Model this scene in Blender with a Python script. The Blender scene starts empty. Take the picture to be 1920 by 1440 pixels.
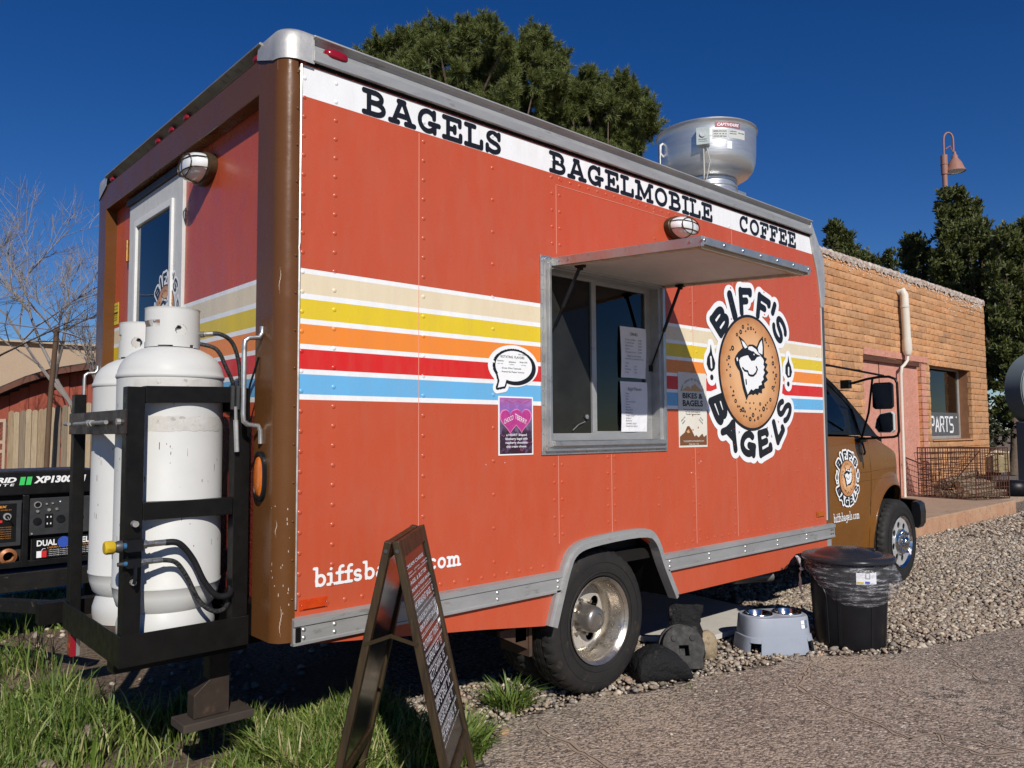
import bpy, bmesh, math, random
import numpy as np
from mathutils import Vector, Matrix
from mathutils.geometry import tessellate_polygon
random.seed(7); rng = np.random.default_rng(7)
SC = bpy.context.scene
COL = SC.collection
PI = math.pi

# ------------------------------------------------------------------ camera
def make_camera():
    yaw, pitch, roll = 0.831916, 0.061606, -0.005767
    f = Vector((math.cos(pitch)*math.cos(yaw), math.cos(pitch)*math.sin(yaw), math.sin(pitch)))
    r = Vector((math.sin(yaw), -math.cos(yaw), 0)); u = r.cross(f)
    r2 = math.cos(roll)*r + math.sin(roll)*u
    u2 = -math.sin(roll)*r + math.cos(roll)*u
    cd = bpy.data.cameras.new('camera'); co = bpy.data.objects.new('camera', cd)
    COL.objects.link(co)
    m = Matrix((( r2.x, u2.x, -f.x, -1.35917), (r2.y, u2.y, -f.y, -2.69402), (r2.z, u2.z, -f.z, 1.30889), (0, 0, 0, 1)))
    co.matrix_world = m
    cd.sensor_width = 36; cd.lens = 1455.07/1920*36
    cd.clip_start = 0.05; cd.clip_end = 3000
    SC.camera = co
make_camera()

# ------------------------------------------------------------------ world and sun
SUN_DIR = Vector((-0.3693, -0.7451, 0.5554)).normalized()   # towards the sun
SUN_EL = math.asin(SUN_DIR.z)
w = bpy.data.worlds.new('World'); SC.world = w; w.use_nodes = True
nt = w.node_tree; bg = nt.nodes['Background']
sky = nt.nodes.new('ShaderNodeTexSky'); sky.sky_type = 'NISHITA'; sky.sun_disc = False
sky.sun_elevation = SUN_EL
sky.sun_rotation = math.atan2(SUN_DIR.x, SUN_DIR.y)
sky.altitude = 1400; sky.air_density = 1.0; sky.dust_density = 0.0; sky.ozone_density = 4.2
hs = nt.nodes.new('ShaderNodeHueSaturation'); hs.inputs['Saturation'].default_value = 1.30; hs.inputs['Hue'].default_value = 0.514
nt.links.new(sky.outputs[0], hs.inputs['Color']); nt.links.new(hs.outputs[0], bg.inputs[0]); bg.inputs[1].default_value = 0.070
sl = bpy.data.lights.new('sun', 'SUN'); sl.energy = 4.5; sl.angle = math.radians(0.5); sl.color = (1.0, 0.95, 0.87)
so = bpy.data.objects.new('sun', sl); COL.objects.link(so)
so.rotation_euler = SUN_DIR.to_track_quat('Z', 'Y').to_euler()
vs = SC.view_settings; vs.view_transform = 'Standard'; vs.look = 'None'; vs.exposure = 0.0; vs.gamma = 1.0
vs.use_curve_mapping = False

# ------------------------------------------------------------------ materials
MATS = {}
def node_mat(name):
    m = bpy.data.materials.new(name); m.use_nodes = True
    n = m.node_tree.nodes; b = n['Principled BSDF']
    return m, m.node_tree, n, b
def N(nt, t, **kw):
    n = nt.nodes.new(t)
    for k, v in kw.items():
        if k.startswith('i'):
            n.inputs[int(k[1:])].default_value = v
        else: setattr(n, k, v)
    return n
def mixc(nt, fac, a, b, mode='MIX'):
    m = nt.nodes.new('ShaderNodeMix'); m.data_type = 'RGBA'; m.blend_type = mode
    def put(s, v):
        if isinstance(v, (tuple, list)): m.inputs[s].default_value = (*v[:3], 1)
        elif isinstance(v, (int, float)): m.inputs[s].default_value = v
        else: nt.links.new(v, m.inputs[s])
    put(0, fac); put(6, a); put(7, b)
    return m.outputs[2]
def mth(nt, op, a, b=None, clamp=False):
    m = nt.nodes.new('ShaderNodeMath'); m.operation = op; m.use_clamp = clamp
    for i, v in enumerate((a, b)):
        if v is None: continue
        if isinstance(v, (int, float)): m.inputs[i].default_value = v
        else: nt.links.new(v, m.inputs[i])
    return m.outputs[0]
def ramp(nt, x, stops, interp='LINEAR'):
    r = nt.nodes.new('ShaderNodeValToRGB'); r.color_ramp.interpolation = interp
    e = r.color_ramp.elements
    while len(e) < len(stops): e.new(0.5)
    for i, (p, c) in enumerate(stops):
        e[i].position = p; e[i].color = (*c, 1) if isinstance(c, (tuple, list)) else (c, c, c, 1)
    nt.links.new(x, r.inputs[0]); return r.outputs[0]
def coords(nt, kind='Object'):
    return nt.nodes.new('ShaderNodeTexCoord').outputs[kind]
def noise(nt, vec, scale, detail=4, rough=0.6, out=0):
    n = nt.nodes.new('ShaderNodeTexNoise'); n.inputs['Scale'].default_value = scale
    n.inputs['Detail'].default_value = detail; n.inputs['Roughness'].default_value = rough
    nt.links.new(vec, n.inputs['Vector']); return n.outputs[out]
def stretch(nt, vec, s):
    m = nt.nodes.new('ShaderNodeMapping'); m.inputs['Scale'].default_value = s
    nt.links.new(vec, m.inputs[0]); return m.outputs[0]
def bump(nt, h, strength, dist, prev=None):
    b = nt.nodes.new('ShaderNodeBump'); b.inputs['Strength'].default_value = strength; b.inputs['Distance'].default_value = dist
    nt.links.new(h, b.inputs['Height'])
    if prev is not None: nt.links.new(prev, b.inputs['Normal'])
    return b.outputs[0]
PRINTED = {}
def M(name, c=None, rough=0.5, metal=0.0, c2=None, scale=6.0, mix=0.5, spot=None, spot_c=(0.1, 0.08, 0.06), spot_scale=30, spot_t=0.62,
      bs=None, bst=0.2, bd=0.01, st=(1, 1, 1), rvar=0.1, spec=None, coat=0.0):
    """plain paint or plastic with large variation, small spots of wear, roughness variation and relief"""
    if name in MATS: return MATS[name]
    m, nt, n, b = node_mat(name)
    co = stretch(nt, coords(nt), st)
    base = c
    if c2 is not None:
        f = ramp(nt, noise(nt, co, scale, 5, 0.65), [(0.5-0.5*mix, 0.0), (0.5+0.5*mix, 1.0)])
        base = mixc(nt, f, c, c2)
    if spot:
        f = ramp(nt, noise(nt, co, spot_scale, 6, 0.7), [(spot_t, 0.0), (spot_t+0.06, spot)])
        base = mixc(nt, f, base, spot_c)
    if isinstance(base, (tuple, list)): b.inputs['Base Color'].default_value = (*base, 1)
    else: nt.links.new(base, b.inputs['Base Color'])
    if rvar:
        r = ramp(nt, noise(nt, co, scale*2.3, 4), [(0.3, max(0.02, rough-rvar)), (0.7, min(1, rough+rvar))])
        nt.links.new(r, b.inputs['Roughness'])
    else: b.inputs['Roughness'].default_value = rough
    b.inputs['Metallic'].default_value = metal
    b.inputs['Specular IOR Level'].default_value = 0.3
    if spec is not None: b.inputs['Specular IOR Level'].default_value = spec
    if coat: b.inputs['Coat Weight'].default_value = coat; b.inputs['Coat Roughness'].default_value = 0.06
    if bs: nt.links.new(bump(nt, noise(nt, co, bs, 5, 0.65), bst, bd), b.inputs['Normal'])
    MATS[name] = m; return m

# ------------------------------------------------------------------ mesh helpers
class MB:
    def __init__(s): s.v = []; s.f = []; s.m = []; s.cur = 0
    def mat(s, i): s.cur = i; return s
    def add(s, vs, fs):
        o = len(s.v); s.v.extend([tuple(p) for p in vs])
        for f in fs: s.f.append([i+o for i in f]); s.m.append(s.cur)
        return s
    def box(s, x0, x1, y0, y1, z0, z1):
        vs = [(x0,y0,z0),(x1,y0,z0),(x1,y1,z0),(x0,y1,z0),(x0,y0,z1),(x1,y0,z1),(x1,y1,z1),(x0,y1,z1)]
        return s.add(vs, [(0,3,2,1),(4,5,6,7),(0,1,5,4),(1,2,6,5),(2,3,7,6),(3,0,4,7)])
    def obox(s, c, ex, ey, ez):   # oriented box: centre and three half-extent vectors
        c, ex, ey, ez = map(Vector, (c, ex, ey, ez)); vs = []
        for k in (-1, 1):
            for (i, j) in ((-1,-1),(1,-1),(1,1),(-1,1)): vs.append(c+i*ex+j*ey+k*ez)
        return s.add(vs, [(0,3,2,1),(4,5,6,7),(0,1,5,4),(1,2,6,5),(2,3,7,6),(3,0,4,7)])
    def bar(s, a, b, w, h, up=(0,0,1)):  # rectangular bar from a to b
        a, b = Vector(a), Vector(b); d = (b-a); L = d.length; d.normalize()
        up = Vector(up); side = d.cross(up)
        if side.length < 1e-4: side = d.cross(Vector((1,0,0)))
        side.normalize(); u = side.cross(d)
        return s.obox((a+b)/2, side*w/2, d*L/2, u*h/2)
    def tube(s, pts, r, n=8, caps=True):
        pts = [Vector(p) for p in pts]; rs = r if isinstance(r, (list, tuple)) else [r]*len(pts)
        base = len(s.v); prev = None; rings = []
        for i, p in enumerate(pts):
            if i == 0: d = pts[1]-p
            elif i == len(pts)-1: d = p-pts[i-1]
            else: d = (pts[i+1]-p).normalized()+(p-pts[i-1]).normalized()
            if d.length < 1e-9: d = Vector((0,0,1))
            d.normalize()
            if prev is None:
                a = d.cross(Vector((0,0,1)));
                if a.length < 1e-3: a = d.cross(Vector((1,0,0)))
            else: a = prev - d*prev.dot(d)
            a.normalize(); prev = a; b = d.cross(a)
            rings.append([p+(a*math.cos(t)+b*math.sin(t))*rs[i] for t in [2*PI*k/n for k in range(n)]])
        vs = [q for R in rings for q in R]; fs = []
        for i in range(len(rings)-1):
            for k in range(n):
                k2 = (k+1) % n; fs.append((i*n+k, i*n+k2, (i+1)*n+k2, (i+1)*n+k))
        if caps: fs.append(tuple(range(n-1,-1,-1))); fs.append(tuple((len(rings)-1)*n+k for k in range(n)))
        return s.add(vs, fs)
    def cyl(s, a, b, r, n=16, r2=None): return s.tube([a, b], [r, r if r2 is None else r2], n)
    def lathe(s, prof, c=(0,0,0), axis='z', n=32, closed=False, a0=0, a1=2*PI, flip=False):
        """prof: (radius, height) pairs round the axis through c"""
        c = Vector(c); full = abs(a1-a0-2*PI) < 1e-6; cnt = n if full else n+1; vs = []
        for (r, h) in prof:
            for k in range(cnt):
                t = a0+(a1-a0)*k/n; x, y = r*math.cos(t), r*math.sin(t)
                if axis == 'z': q = (x, y, h)
                elif axis == 'y': q = (x, h, y)
                else: q = (h, x, y)
                vs.append(c+Vector(q))
        fs = []; m = len(prof)
        for i in range(m if closed else m-1):
            j = (i+1) % m
            for k in range(n):
                k2 = (k+1) % cnt
                f = (i*cnt+k, i*cnt+k2, j*cnt+k2, j*cnt+k); fs.append(f[::-1] if flip else f)
        return s.add(vs, fs)
    def poly(s, outer, holes, fn):
        """flat tessellated polygon with holes; fn maps (u,v) -> xyz"""
        loops = [outer]+list(holes); tri = tessellate_polygon([[Vector((p[0], p[1], 0)) for p in l] for l in loops])
        flat = [p for l in loops for p in l]
        return s.add([fn(*p) for p in flat], [tuple(t) for t in tri])
    def prism(s, outer, holes, fn, d):
        """polygon with holes extruded by vector d"""
        d = Vector(d); s.poly(outer, holes, fn); s.poly(outer, holes, lambda u, v: Vector(fn(u, v))+d)
        for l in [outer]+list(holes):
            n = len(l); vs = [Vector(fn(*p)) for p in l]; vs += [v+d for v in vs]
            s.add(vs, [(i, (i+1) % n, (i+1) % n+n, i+n) for i in range(n)])
        return s
    def quad(s, a, b, c, d): return s.add([a, b, c, d], [(0,1,2,3)])
    def build(s, name, mats, parent=None, smooth=None, bevel=None, loc=None, seg=2, local=False):
        me = bpy.data.meshes.new(name); me.from_pydata(s.v, [], s.f)
        if not isinstance(mats, (list, tuple)): mats = [mats]
        for m in mats: me.materials.append(m)
        if len(mats) > 1: me.polygons.foreach_set('material_index', s.m)
        bm = bmesh.new(); bm.from_mesh(me)
        if smooth is not None or bevel: bmesh.ops.remove_doubles(bm, verts=bm.verts, dist=1e-5)
        bmesh.ops.recalc_face_normals(bm, faces=bm.faces); bm.to_mesh(me); bm.free()
        if smooth is not None:
            me.shade_smooth(); me.set_sharp_from_angle(angle=math.radians(smooth))
        me.update()
        o = bpy.data.objects.new(name, me); COL.objects.link(o)
        if parent:
            o.parent = parent
            if not local and parent.parent is None and parent.type == 'EMPTY':
                o.matrix_parent_inverse = (Matrix.Translation(parent.location) @ parent.rotation_euler.to_matrix().to_4x4()).inverted()
        if loc: o.location = loc
        if bevel:
            b = o.modifiers.new('Bevel', 'BEVEL'); b.width = bevel; b.segments = seg; b.limit_method = 'ANGLE'; b.angle_limit = math.radians(40)
        return o
def thing(name, label, cat, loc=(0,0,0), group=None, rz=0):
    o = bpy.data.objects.new(name, None); COL.objects.link(o); o.location = loc; o.rotation_euler = (0,0,rz)
    o.empty_display_size = 0.1
    o['label'] = label; o['category'] = cat
    if group: o['group'] = group
    return o
def tag(o, label, cat, group=None):
    o['label'] = label; o['category'] = cat
    if group: o['group'] = group
    return o
def structure(o): o['kind'] = 'structure'; return o
def stuff(o, label=None):
    o['kind'] = 'stuff'
    if label: o['label'] = label
    return o
def fast_mesh(name, V, F, mats, mi=None, smooth=False, attr=None):
    """numpy mesh of triangles or quads"""
    V = np.asarray(V, np.float32); F = np.asarray(F, np.int32); k = F.shape[1]
    me = bpy.data.meshes.new(name); me.vertices.add(len(V)); me.vertices.foreach_set('co', V.ravel())
    me.loops.add(F.size); me.loops.foreach_set('vertex_index', F.ravel())
    me.polygons.add(len(F)); me.polygons.foreach_set('loop_start', np.arange(0, F.size, k, dtype=np.int32))
    me.polygons.foreach_set('loop_total', np.full(len(F), k, np.int32))
    for m in (mats if isinstance(mats, (list, tuple)) else [mats]): me.materials.append(m)
    if mi is not None: me.polygons.foreach_set('material_index', np.asarray(mi, np.int32))
    if smooth: me.polygons.foreach_set('use_smooth', np.ones(len(F), bool))
    if attr is not None:
        a = me.attributes.new('tone', 'FLOAT', 'POINT'); a.data.foreach_set('value', np.asarray(attr, np.float32))
    me.update(calc_edges=True)
    o = bpy.data.objects.new(name, me); COL.objects.link(o); return o

# ------------------------------------------------------------------ flat graphics: strokes -> distance field -> outline -> mesh
def arc(cx, cy, rx, ry, a0, a1, n=10):
    return [(cx+rx*math.cos(math.radians(a0+(a1-a0)*i/n)), cy+ry*math.sin(math.radians(a0+(a1-a0)*i/n))) for i in range(n+1)]
GL = {
 'B': (0.88, [[(.24,.1),(.24,.9)],[(.08,.91),(.46,.91)],[(.08,.09),(.48,.09)],[(.24,.52),(.46,.52)],arc(.44,.715,.22,.195,90,-90),arc(.47,.305,.26,.215,90,-90)]),
 'A': (0.98, [[(.2,.12),(.44,.9)],[(.78,.12),(.52,.9)],[(.32,.36),(.66,.36)],[(.07,.09),(.34,.09)],[(.62,.09),(.91,.09)],[(.36,.91),(.56,.91)]]),
 'G': (0.95, [arc(.42,.5,.29,.40,48,325,18),[(.66,.91),(.66,.66)],[(.68,.1),(.68,.38)],[(.5,.42),(.84,.42)]]),
 'E': (0.86, [[(.24,.1),(.24,.9)],[(.08,.91),(.7,.91)],[(.08,.09),(.72,.09)],[(.70,.91),(.70,.70)],[(.73,.09),(.73,.32)],[(.24,.5),(.48,.5)],[(.5,.61),(.5,.39)]]),
 'F': (0.84, [[(.24,.1),(.24,.9)],[(.08,.91),(.7,.91)],[(.08,.09),(.44,.09)],[(.70,.91),(.70,.70)],[(.24,.5),(.48,.5)],[(.5,.61),(.5,.39)]]),
 'L': (0.84, [[(.24,.1),(.24,.9)],[(.08,.91),(.44,.91)],[(.08,.09),(.70,.09)],[(.72,.09),(.72,.36)]]),
 'S': (0.78, [arc(.38,.71,.23,.2,35,268,12),arc(.38,.29,.25,.2,90,-145,12),[(.62,.91),(.62,.70)],[(.12,.09),(.12,.32)]]),
 'M': (1.16, [[(.22,.1),(.24,.9)],[(.92,.1),(.90,.9)],[(.24,.9),(.57,.22),(.90,.9)],[(.08,.91),(.28,.91)],[(.88,.91),(1.06,.91)],[(.08,.09),(.38,.09)],[(.76,.09),(1.06,.09)]]),
 'O': (0.92, [arc(.45,.5,.32,.40,0,360,24)]),
 'I': (0.50, [[(.25,.1),(.25,.9)],[(.08,.91),(.42,.91)],[(.08,.09),(.42,.09)]]),
 'C': (0.86, [arc(.42,.5,.29,.40,48,312,18),[(.66,.91),(.66,.66)]]),
 "'": (0.3, [[(.15,.95),(.15,.75)]]),
 'b': (0.72, [[(.2,.08),(.2,.97)],[(.06,.97),(.2,.97)],arc(.4,.33,.22,.26,0,360,16)]),
 'i': (0.46, [[(.24,.08),(.24,.6)],[(.08,.6),(.24,.6)],[(.06,.07),(.42,.07)],[(.23,.86),(.24,.87)]]),
 'f': (0.48, [[(.24,.08),(.24,.75)],arc(.38,.78,.14,.16,180,70,6),[(.08,.6),(.42,.6)],[(.06,.07),(.42,.07)]]),
 's': (0.56, [arc(.28,.46,.16,.14,35,268,8),arc(.28,.2,.17,.13,90,-145,8)]),
 'a': (0.68, [arc(.28,.22,.17,.15,0,360,12),[(.48,.1),(.48,.42)],arc(.32,.44,.16,.16,0,140,6),[(.48,.08),(.62,.08)]]),
 'g': (0.66, [arc(.3,.38,.19,.2,0,360,14),[(.5,.6),(.5,.0)],arc(.3,.0,.2,.2,0,-140,8),[(.48,.6),(.62,.6)]]),
 'e': (0.62, [arc(.31,.33,.21,.26,0,320,16),[(.12,.33),(.5,.33)]]),
 'l': (0.42, [[(.22,.08),(.22,.97)],[(.06,.97),(.22,.97)],[(.06,.07),(.38,.07)]]),
 'c': (0.6, [arc(.32,.33,.21,.26,45,315,14)]),
 'o': (0.64, [arc(.32,.33,.21,.26,0,360,16)]),
 'm': (1.0, [[(.2,.08),(.2,.58)],[(.08,.58),(.2,.58)],arc(.36,.4,.15,.18,170,0,7),[(.51,.4),(.51,.08)],arc(.67,.4,.15,.18,170,0,7),[(.82,.4),(.82,.08)],[(.08,.07),(.3,.07)],[(.44,.07),(.6,.07)],[(.75,.07),(.94,.07)]]),
 '.': (0.3, [[(.15,.1),(.151,.1)]]),
}
def stroke_text(txt, x0, x1, z0, h):
    W = sum(GL[c][0] for c in txt); sx = (x1-x0)/W; x = x0; out = []
    for c in txt:
        wd, st = GL[c]
        for p in st: out.append([(x+a*sx, z0+b*h) for a, b in p])
        x += wd*sx
    return out
class Field:
    def __init__(s, x0, x1, y0, y1, h):
        s.x0, s.y0, s.h = x0, y0, h
        s.nx = int((x1-x0)/h)+2; s.ny = int((y1-y0)/h)+2
        s.X, s.Y = np.meshgrid(x0+np.arange(s.nx)*h, y0+np.arange(s.ny)*h); s.D = np.full(s.X.shape, 1e3)
    def seg(s, a, b, r):
        ax, ay = a; bx, by = b; m = r*1.0+0.06
        i0 = max(0, int((min(ax,bx)-m-s.x0)/s.h)); i1 = min(s.nx, int((max(ax,bx)+m-s.x0)/s.h)+2)
        j0 = max(0, int((min(ay,by)-m-s.y0)/s.h)); j1 = min(s.ny, int((max(ay,by)+m-s.y0)/s.h)+2)
        X = s.X[j0:j1, i0:i1]; Y = s.Y[j0:j1, i0:i1]; dx, dy = bx-ax, by-ay; q = dx*dx+dy*dy+1e-12
        t = np.clip(((X-ax)*dx+(Y-ay)*dy)/q, 0, 1)
        d = np.hypot(X-ax-t*dx, Y-ay-t*dy)-r
        s.D[j0:j1, i0:i1] = np.minimum(s.D[j0:j1, i0:i1], d)
    def strokes(s, sts, r):
        for p in sts:
            for a, b in zip(p[:-1], p[1:]): s.seg(a, b, r)
    def polygon(s, P):
        d = np.full(s.X.shape, 1e3); ins = np.zeros(s.X.shape, bool); n = len(P)
        for i in range(n):
            (ax, ay), (bx, by) = P[i], P[(i+1) % n]; dx, dy = bx-ax, by-ay; q = dx*dx+dy*dy+1e-12
            t = np.clip(((s.X-ax)*dx+(s.Y-ay)*dy)/q, 0, 1); d = np.minimum(d, np.hypot(s.X-ax-t*dx, s.Y-ay-t*dy))
            c = (ay > s.Y) != (by > s.Y)
            if dy != 0: ins ^= c & (s.X < ax+(s.Y-ay)*dx/dy)
        return np.where(ins, -d, d)
def contours(D, x0, y0, h, lev=0.0):
    D = np.pad(D-lev, 1, constant_values=1e3); x0 -= h; y0 -= h
    ins = D < 0; ny, nx = D.shape
    k = ins[:-1,:-1].astype(int)+2*ins[:-1,1:]+4*ins[1:,1:]+8*ins[1:,:-1]
    T = {1:[(3,0)],2:[(0,1)],3:[(3,1)],4:[(1,2)],5:[(3,2),(1,0)],6:[(0,2)],7:[(3,2)],8:[(2,3)],9:[(2,0)],10:[(0,3),(2,1)],11:[(2,1)],12:[(1,3)],13:[(1,0)],14:[(0,3)]}
    nxt = {}; pos = {}
    def edge(j, i, e):
        if e == 0: key = (0,j,i); a=(j,i); b=(j,i+1)
        elif e == 1: key = (1,j,i+1); a=(j,i+1); b=(j+1,i+1)
        elif e == 2: key = (0,j+1,i); a=(j+1,i); b=(j+1,i+1)
        else: key = (1,j,i); a=(j,i); b=(j+1,i)
        if key not in pos:
            da, db = D[a], D[b]
            if abs(da) > 500: da = h*0.5
            if abs(db) > 500: db = h*0.5
            t = da/(da-db) if da != db else .5
            t = min(max(t, 0), 1)
            pos[key] = (x0+(a[1]+(b[1]-a[1])*t)*h, y0+(a[0]+(b[0]-a[0])*t)*h)
        return key
    J, I = np.nonzero((k > 0) & (k < 15))
    for j, i in zip(J.tolist(), I.tolist()):
        for a, b in T[int(k[j, i])]: nxt[edge(j, i, a)] = edge(j, i, b)
    loops = []
    while nxt:
        s0, c = nxt.popitem(); L = [s0]
        while c != s0 and c in nxt: L.append(c); c = nxt.pop(c)
        if len(L) > 5: loops.append([pos[q] for q in L])
    return loops
def simplify(L, tol):
    if len(L) < 8: return L
    keep = [0]; 
    def rec(a, b):
        if b-a < 2: return
        ax, ay = L[a]; bx, by = L[b]; dx, dy = bx-ax, by-ay; q = math.hypot(dx, dy)+1e-12; m = 0; mi = a
        for i in range(a+1, b):
            d = abs((L[i][0]-ax)*dy-(L[i][1]-ay)*dx)/q if q > 1e-9 else math.hypot(L[i][0]-ax, L[i][1]-ay)
            if d > m: m = d; mi = i
        if m > tol: rec(a, mi); keep.append(mi); rec(mi, b)
    h = len(L)//2; rec(0, h); keep.append(h); rec(h, len(L)-1); keep.append(len(L)-1)
    return [L[i] for i in sorted(set(keep))]
def fill(loops):
    """2D loops -> (verts, faces) with holes, via a filled 2D curve"""
    cu = bpy.data.curves.new('outline', 'CURVE'); cu.dimensions = '2D'; cu.fill_mode = 'BOTH'
    for L in loops:
        if len(L) < 3: continue
        sp = cu.splines.new('POLY'); sp.points.add(len(L)-1); sp.use_cyclic_u = True
        sp.points.foreach_set('co', [c for p in L for c in (p[0], p[1], 0, 1)])
    ob = bpy.data.objects.new('outline', cu); me = bpy.data.meshes.new_from_object(ob)
    vs = [tuple(v.co[:2]) for v in me.vertices]; fs = [tuple(p.vertices) for p in me.polygons]
    bpy.data.objects.remove(ob); bpy.data.curves.remove(cu); bpy.data.meshes.remove(me)
    return vs, fs
def field_fill(F, D, lev=0.0, tol=0.0006):
    return fill([simplify(l, tol) for l in contours(D, F.x0, F.y0, F.h, lev)])
_TC = {}
def text2d(txt, size=1.0, shear=0.0, bold=0.0, space=1.0, align='LEFT'):
    """text in the built-in font -> (verts, faces), width"""
    key = (txt, shear, bold, space)
    if key not in _TC:
        cu = bpy.data.curves.new('t', 'FONT'); cu.body = txt; cu.size = 1; cu.shear = shear; cu.offset = bold; cu.space_character = space; cu.resolution_u = 3
        ob = bpy.data.objects.new('t', cu); me = bpy.data.meshes.new_from_object(ob)
        vs = [tuple(v.co[:2]) for v in me.vertices]; fs = [tuple(p.vertices) for p in me.polygons]
        bpy.data.objects.remove(ob); bpy.data.curves.remove(cu); bpy.data.meshes.remove(me)
        _TC[key] = (vs, fs)
    vs, fs = _TC[key]
    return vs, fs
def put_text(mb, txt, O, U, V, x, y, w=None, h=0.1, shear=0, bold=0, align='LEFT', space=1.0):
    """letters of cap height h (built-in font), squeezed to width w, on the plane O + x*U + y*V"""
    vs, fs = text2d(txt, shear=shear, bold=bold, space=space)
    if not vs: return
    x0 = min(v[0] for v in vs); x1 = max(v[0] for v in vs); y0 = 0; y1 = 0.70
    sy = h/y1; sx = (w/(x1-x0)) if w else sy
    off = {'LEFT': 0, 'CENTER': -(x1-x0)*sx/2, 'RIGHT': -(x1-x0)*sx}[align]
    O, U, V = Vector(O), Vector(U), Vector(V)
    mb.add([O+U*(x+off+(a-x0)*sx)+V*(y+b*sy) for a, b in vs], fs)
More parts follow.
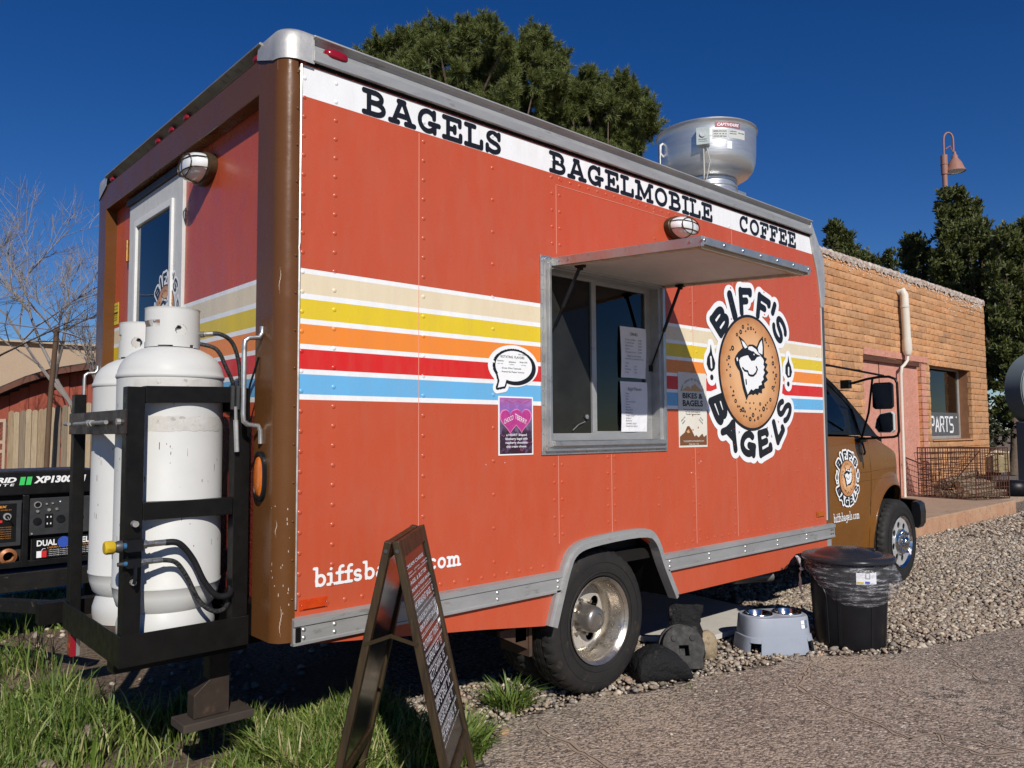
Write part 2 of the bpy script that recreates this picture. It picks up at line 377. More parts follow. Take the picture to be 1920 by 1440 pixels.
LOGO={'letters': [('B', [(-0.4688, 0.2993), (-0.3206, 0.4315), (-0.2294, 0.313), (-0.3508, 0.201)]), ('I', [(-0.2798, 0.4658), (-0.1881, 0.5194), (-0.1417, 0.3556), (-0.202, 0.3387)]), ('F', [(-0.1465, 0.5374), (0.0457, 0.558), (-0.0079, 0.3976), (-0.1171, 0.3745)]), ('F', [(0.0921, 0.5483), (0.2897, 0.4954), (0.2145, 0.3581), (0.071, 0.385)]), ("'", [(0.3038, 0.4933), (0.3643, 0.485), (0.3135, 0.404), (0.2681, 0.4161)]), ('S', [(0.3873, 0.4409), (0.5187, 0.2825), (0.3744, 0.1972), (0.2643, 0.3426)]), ('B', [(-0.3435, -0.1388), (-0.2746, -0.2945), (-0.3777, -0.363), (-0.5009, -0.1745)]), ('A', [(-0.2754, -0.3129), (-0.1717, -0.3344), (-0.192, -0.5151), (-0.3635, -0.3778)]), ('G', [(-0.1189, -0.3855), (0.0425, -0.3922), (0.0263, -0.5597), (-0.1638, -0.5123)]), ('E', [(0.0642, -0.3897), (0.1902, -0.3689), (0.256, -0.5052), (0.0728, -0.5558)]), ('L', [(0.255, -0.3215), (0.3343, -0.2894), (0.4203, -0.3666), (0.306, -0.49)]), ('S', [(0.3009, -0.249), (0.3776, -0.1501), (0.5594, -0.1987), (0.4354, -0.3575)])], 'blk': [(-0.1425, 0.2275), (-0.12, 0.199), (-0.0949, 0.1557), (-0.1275, 0.1379), (-0.155, 0.1215), (-0.1811, 0.0984), (-0.1961, 0.0761), (-0.1864, 0.0467), (-0.164, 0.0222), (-0.1412, 0.0062), (-0.1244, -0.0446), (-0.1064, -0.1041), (-0.0666, -0.178), (-0.0458, -0.1472), (-0.0031, -0.1373), (0.0163, -0.1437), (0.0382, -0.1326), (0.071, -0.1422), (0.0886, -0.124), (0.1219, -0.1301), (0.1233, -0.1008), (0.1611, -0.0933), (0.1507, -0.0616), (0.1998, -0.04), (0.1736, -0.0142), (0.2092, 0.0099), (0.1758, 0.0307), (0.2015, 0.0635), (0.1677, 0.0751), (0.1948, 0.1018), (0.1592, 0.1104), (0.161, 0.1823), (0.1505, 0.2471), (0.1048, 0.214), (0.0742, 0.1718), (0.0283, 0.1836), (-0.0211, 0.1801), (-0.0412, 0.1682), (-0.0817, 0.2001)], 'wht': [(-0.1494, 0.0702), (-0.1296, 0.0904), (-0.0892, 0.1023), (-0.0405, 0.1114), (-0.025, 0.0949), (-0.0014, 0.0761), (0.04, 0.0812), (0.0711, 0.1051), (0.1169, 0.115), (0.145, 0.1006), (0.1578, 0.0835), (0.1482, 0.0606), (0.1645, 0.0462), (0.1464, 0.0248), (0.1644, 0.0077), (0.1391, -0.0202), (0.1485, -0.0376), (0.117, -0.0567), (0.1246, -0.0741), (0.0821, -0.0845), (0.0779, -0.1023), (0.0396, -0.1036), (0.0142, -0.1175), (-0.0099, -0.1078), (-0.0318, -0.1233), (-0.0554, -0.1457), (-0.0821, -0.0947), (-0.0989, -0.0435), (-0.1068, -0.005), (-0.1218, 0.0158), (-0.1369, 0.0322)], 'wht2': [(-0.1166, 0.2044), (-0.082, 0.1931), (-0.0446, 0.1636), (-0.0742, 0.1528), (-0.0959, 0.1687)], 'wht3': [(0.1358, 0.2253), (0.1451, 0.1722), (0.1395, 0.1271), (0.0927, 0.1375), (0.0841, 0.168), (0.1092, 0.201)], 'wht4': [(-0.0298, 0.169), (0.0113, 0.1736), (0.0602, 0.1575), (0.0891, 0.1328), (0.1255, 0.1173), (0.0753, 0.1231), (0.0098, 0.1409), (-0.0387, 0.1508)], 'wht5': [(-0.1817, 0.0855), (-0.1657, 0.0925), (-0.1603, 0.0722), (-0.1732, 0.0629)], 'lens': [(0.0199, 0.1108), (-0.0162, 0.1086), (0.0185, 0.0799)], 'mouth': [[(-0.0485, 0.0064), (-0.0382, -0.0149), (-0.014, -0.0208), (0.0188, -0.0193), (0.0528, -0.0002), (0.0706, 0.0254), (0.058, 0.0407)], [(-0.1086, 0.0251), (-0.0854, 0.009), (-0.0485, 0.0064)], [(-0.0721, -0.0511), (-0.0684, -0.0769)]], 'flame': [[(-0.457, 0.1515), (-0.466, 0.1055), (-0.496, 0.0708), (-0.5033, 0.0294), (-0.4844, -0.0024), (-0.4517, -0.0131), (-0.4219, 0.0049), (-0.4133, 0.0385), (-0.4269, 0.0667), (-0.4434, 0.0905)], [(0.4959, 0.1402), (0.4901, 0.1024), (0.4549, 0.0679), (0.4521, 0.0167), (0.482, -0.0117), (0.5253, -0.0033), (0.5422, 0.0303), (0.5292, 0.0671), (0.5083, 0.0941)]], 'fin': [[(-0.4586, 0.073), (-0.4545, 0.0279), (-0.4536, 0.014)], [(0.4969, 0.0561), (0.4972, 0.0281), (0.4962, 0.0113)]], 'dot': [(-0.4531, -0.0501), (0.4869, -0.0562)], 'dots': [((-0.0887, 0.2936), 0.014), ((-0.0276, 0.2875), 0.0105), ((0.0086, 0.2924), 0.0123), ((-0.1174, 0.2581), 0.0158), ((-0.1626, 0.2371), 0.0123), ((0.1857, 0.2309), 0.0123), ((-0.2179, 0.1464), 0.0175), ((-0.262, 0.0849), 0.014), ((0.2789, 0.0767), 0.0158), ((0.3172, -0.0042), 0.014), ((0.2669, -0.0897), 0.014), ((0.233, -0.1718), 0.014), ((-0.1966, -0.1896), 0.014), ((-0.1126, -0.2434), 0.0175), ((-0.1397, -0.249), 0.0123), ((0.1422, -0.2352), 0.0175), ((0.0084, -0.2773), 0.0158), ((-0.0287, -0.3037), 0.0158), ((0.0686, -0.2969), 0.0123), ((0.0998, -0.2032), 0.0123), ((0.1096, -0.2798), 0.0105), ((-0.2514, -0.0288), 0.0105), ((-0.0264, 0.3148), 0.007), ((0.0398, 0.2888), 0.007), ((0.0656, 0.2715), 0.007), ((-0.0561, 0.2676), 0.007), ((0.1985, 0.212), 0.007), ((0.2252, 0.1913), 0.007), ((-0.2462, 0.1326), 0.007), ((-0.2855, 0.0666), 0.007), ((-0.2699, 0.0405), 0.007), ((-0.2897, 0.0032), 0.007), ((-0.2507, 0.0246), 0.007), ((0.3059, 0.0509), 0.0088), ((0.2793, 0.015), 0.0088), ((0.2982, -0.0287), 0.0088), ((0.3057, -0.0538), 0.007), ((0.2722, 0.1173), 0.0088), ((-0.2484, -0.103), 0.007), ((-0.2187, -0.1291), 0.0088), ((-0.2307, -0.1565), 0.007), ((-0.2152, -0.1544), 0.007), ((-0.1716, -0.2239), 0.0088), ((-0.1512, -0.2236), 0.007), ((-0.0738, -0.1963), 0.007), ((-0.0271, -0.1997), 0.007), ((0.0203, -0.1987), 0.007), ((-0.0255, -0.2335), 0.007), ((0.0415, -0.2385), 0.007), ((0.091, -0.2474), 0.007), ((0.1708, -0.2089), 0.0088), ((0.1922, -0.1924), 0.007), ((-0.0877, -0.256), 0.0088), ((-0.1032, -0.2828), 0.007), ((-0.0715, -0.2868), 0.007), ((0.0265, -0.3112), 0.0088), ((0.185, -0.2327), 0.007), ((0.2817, -0.1091), 0.007), ((0.2884, -0.0817), 0.007)]}
